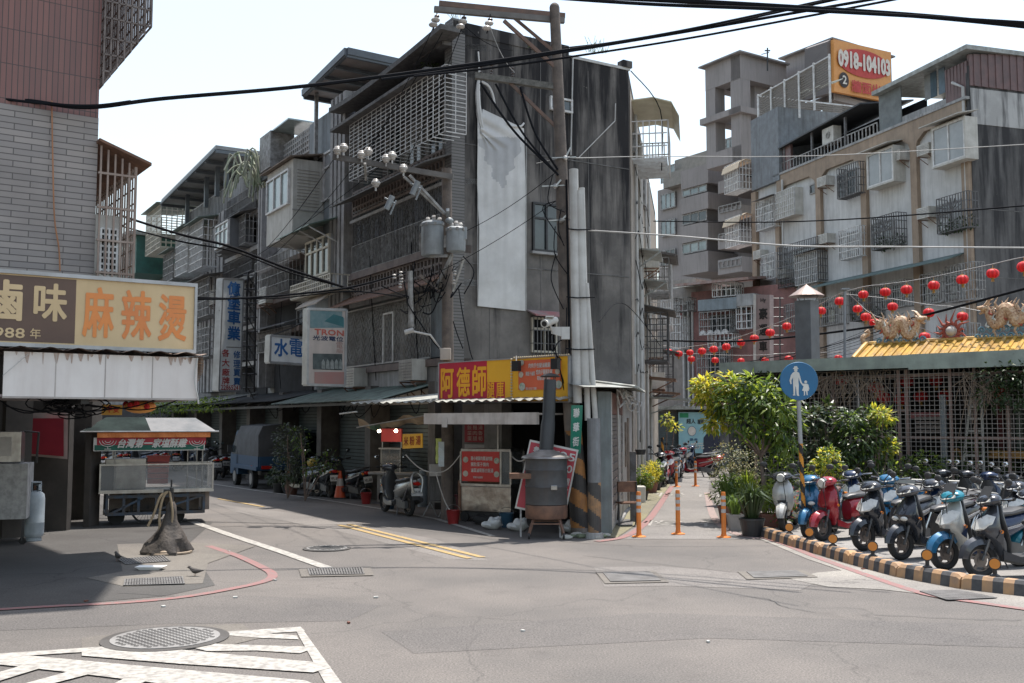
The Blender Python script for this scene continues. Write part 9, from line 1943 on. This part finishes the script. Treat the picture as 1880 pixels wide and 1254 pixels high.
rowA = [(128,715),(178,724),(233,718),(292,711),(350,702),(412,690),(485,670),(550,648),(628,620),(711,588),(880,512),(972,465),(1088,432),(1197,420),(1302,408),(1435,387),(1577,358),(1726,328),(1882,295)]
cA = lstring(rowA,41,23,'long string rising to the upper right'); cB = lstring([(240,750),(357,756),(485,760),(603,758),(720,750),(850,748),(965,746)],42,36,'level string just above the canopy edge')
cC = lstring([(1060,503),(1100,543),(1143,570),(1175,582),(1235,600),(1390,640)],31,29,'string dipping toward the left dragon'); cD = lstring([(1232,492),(1411,522),(1576,540)],29,26,'short middle string above the dragons')
def strw(cs,lab,ext=None):
    pts = [c + V((0,0,.22)) for c in cs]; pts = ([ext[0]] if ext and ext[0] else []) + pts + ([ext[1]] if ext and ext[1] else []); b = MB(); b.tube(lerp_pts(pts,3),.011,5,cap=False); b.build('lantern_string',WIREG,None,pts[0],True,tag=(lab,'string','lantern strings'))
strw(cA,'long cord of red lanterns rising from alley to upper right',(P(1195,630,42),P(1920,470,21))); strw(cB,'level cord of red lanterns above the pale green canopy',(P(1200,648,42),P(1600,640,34))); strw(cC,'cord of red lanterns dipping from the steel mast to the dragon',(P(1551,533,30.5),P(1760,640,29))); strw(cD,'short cord of three lanterns above the dragons',(P(1551,540,30.5),P(1900,590,25)))
for k,(x,y) in enumerate(((1608,712),(1665,700),(1718,698),(1622,730),(1690,728),(1735,726),(1835,722),(1655,733),(1545,698))): lantern(x,y,24 + .5 * (k % 3),'dim red lantern inside the market hall, ' + ['left of the second fence post','top row centre','top row right','lower row leftmost','lower row centre','lower row right near inner post','at far right above stored boards','lower row second','left beside the rubber plant'][k],1.15)
# ================================================================ dark two wheelers glimpsed beyond the cart, clutter at the shops
for k,(x,y,rz) in enumerate(((200,868,2.4),(228,866,2.0),(258,867,2.6),(290,864,2.2),(322,864,1.9),(350,862,2.5),(372,866,2.2),(180,874,2.1))):
    dup(s2,G(x,y),rz,'far dark scooter seen through the cart glass, ' + ['second from left','third from left','fourth from left','behind the red crate','right of the red crate','sixth from left','rightmost, at the glass corner','leftmost beside the side box'][k],'dark scooters beyond the food cart',swap={'paint_black': [PG,PB,PN][k % 3]})
def simple(name,c,lab,cat,parts):
    t = thing(name,c,lab,cat)
    for nm,fn,m in parts: b = MB(); fn(b,V(c)); b.build(nm,m,t,smooth=True)
    return t
BKT = mat('bucket_blue',(.04,.10,.16),rough=.4); BKR = mat('bucket_red',(.32,.03,.03),rough=.4); BAGW = mat('bag_white',(.52,.53,.52),(.42,.43,.42),rough=.35)
def bucket(b,c): b.lathe([(.10,0),(.14,.26),(.15,.27),(.13,.26),(.09,.03)],c,18)
def handle(b,c): b.tube([c + V((.14 * cos(a),0,.26 + .12 * sin(a))) for a in [i * pi / 8 for i in range(9)]],.006,5)
for x,y,m_,lab in ((715,934,BKT,'blue bucket under the noodle stall counter edge'),(832,962,BKR,'red bucket beside the wheel of the steel cart'),(930,968,BKT,'blue bucket between steel cart and stove'),(672,925,BKR,'red bucket right of the dark scooter by the shutter')):
    simple('plastic_bucket',G(x,y),lab,'bucket',(('body',bucket,m_),('handle',handle,STEEL)))
def bag(b,c):
    b.ball(c + V((0,0,.10)),.15,14,9,(1.3,.9,.7)); b.ball(c + V((.05,0,.2)),.05,8,5,(1.2,.7,.8))
    for i,v in enumerate(b.v): d = v - c; b.v[i] = v + d * .5 * mnoise.noise(d * 9)
for x,y,lab in ((952,975,'white rubbish bag on the ground left of the stove'),(905,972,'white rubbish bag under the steel food cart'),(1048,978,'white rubbish bag beside the pole foot')):
    simple('rubbish_bag',G(x,y),lab,'bag',(('body',bag,BAGW),))
def cyl(b,c): b.lathe([(.12,0),(.12,.05),(.145,.08),(.145,.62),(.1,.72),(.03,.75)],c,18)
def cyv(b,c): b.lathe([(.08,.76),(.09,.85),(.08,.86),(.07,.77)],c,14)
simple('gas_cylinder',G(915,958) + V((.1,.5,0)),'grey gas cylinder standing behind the steel food cart','gas cylinder',(('body',cyl,MC['gas_paint']),('collar',cyv,MC['gas_paint'])))
simple('gas_cylinder',G(776,930),'grey gas cylinder at the right end of the noodle stall','gas cylinder',(('body',cyl,MC['gas_paint']),('collar',cyv,MC['gas_paint'])))
def crate_b(b,c):
    for k in range(4): b.box(c + V((0,0,.05 + .08 * k)),(.46 + .01 * k,.34 + .01 * k,.055))
for x,y,dz,m_,lab in ((800,928,0,BKR,'red stacked crate near the bag rack'),(800,928,.33,BKT,'blue crate topmost on the red crate near the rack'),(640,905,0,mat('crate_grey',(.14,.14,.14)),'grey crate against the shutter behind the parked scooters')):
    simple('plastic_crate',G(x,y) + V((0,0,dz)),lab,'crate',(('body',crate_b,m_),))
# tyre leaning at the shack, laundry and odd cloths inside the arcade
t = thing('old_tyre',G(893,965),'old tyre lying beneath the steel food cart','tyre'); c = G(893,965) + V((0,.25,.10)); b = MB(); b.tube([c + V((.22 * cos(a),.22 * sin(a),0)) for a in [i * pi / 10 for i in range(21)]],.07,8,cap=False); b.build('tread',RUBBER,t,smooth=True)
# fluorescent tube and pipes below the eaves
t = thing('fluorescent_tube',P(640,758,25),'unlit fluorescent tube hanging below the dark eaves','lamp'); b = MB(); b.tube([P(624,760,25),P(655,756,24.5)],.02,8); b.build('tube',BWHT,t)
b = MB(); rn = random.Random(31)
for k in range(10):
    s = rn.uniform(1,12); b.tube(lerp_pts([FL.p(s,.2,2.9),FL.p(s + rn.uniform(-1,1),.5 + rn.uniform(0,.6),2.4 - rn.uniform(0,.3)),FL.p(s + rn.uniform(.5,2.5),.3,2.85)],5),.012,5)
for k in range(6): s = 1.5 + 2.6 * k; b.tube(lerp_pts([FL.p(s,.12,3.1),FL.p(s + .1,.16,4.2),FL.p(s + rn.uniform(-.3,.5),.14,6.5)],5),.011,6)
b.build('facade_cables',WIRE,None,FL.p(5,.5,3),True,tag=('loose black cables and pipes sagging along the row under the eaves','cables'))
# air conditioners and pipes on the corner block's street side
for s,z in ((1.0,3.35),(4.6,3.3)): acunit(FL,s,z - .35,cb,.15,.75,.5)
for s,z,r_ in ((sB1 - 2.2,3.5,r2),(sC0 + 1,4.2,r3),(sD0 + 2,3.6,r4),(sD0 + 4.4,6.6,r4),(sC0 + 2.6,6.0,r3)): acunit(FL,s,z,r_,.1,.8,.55)
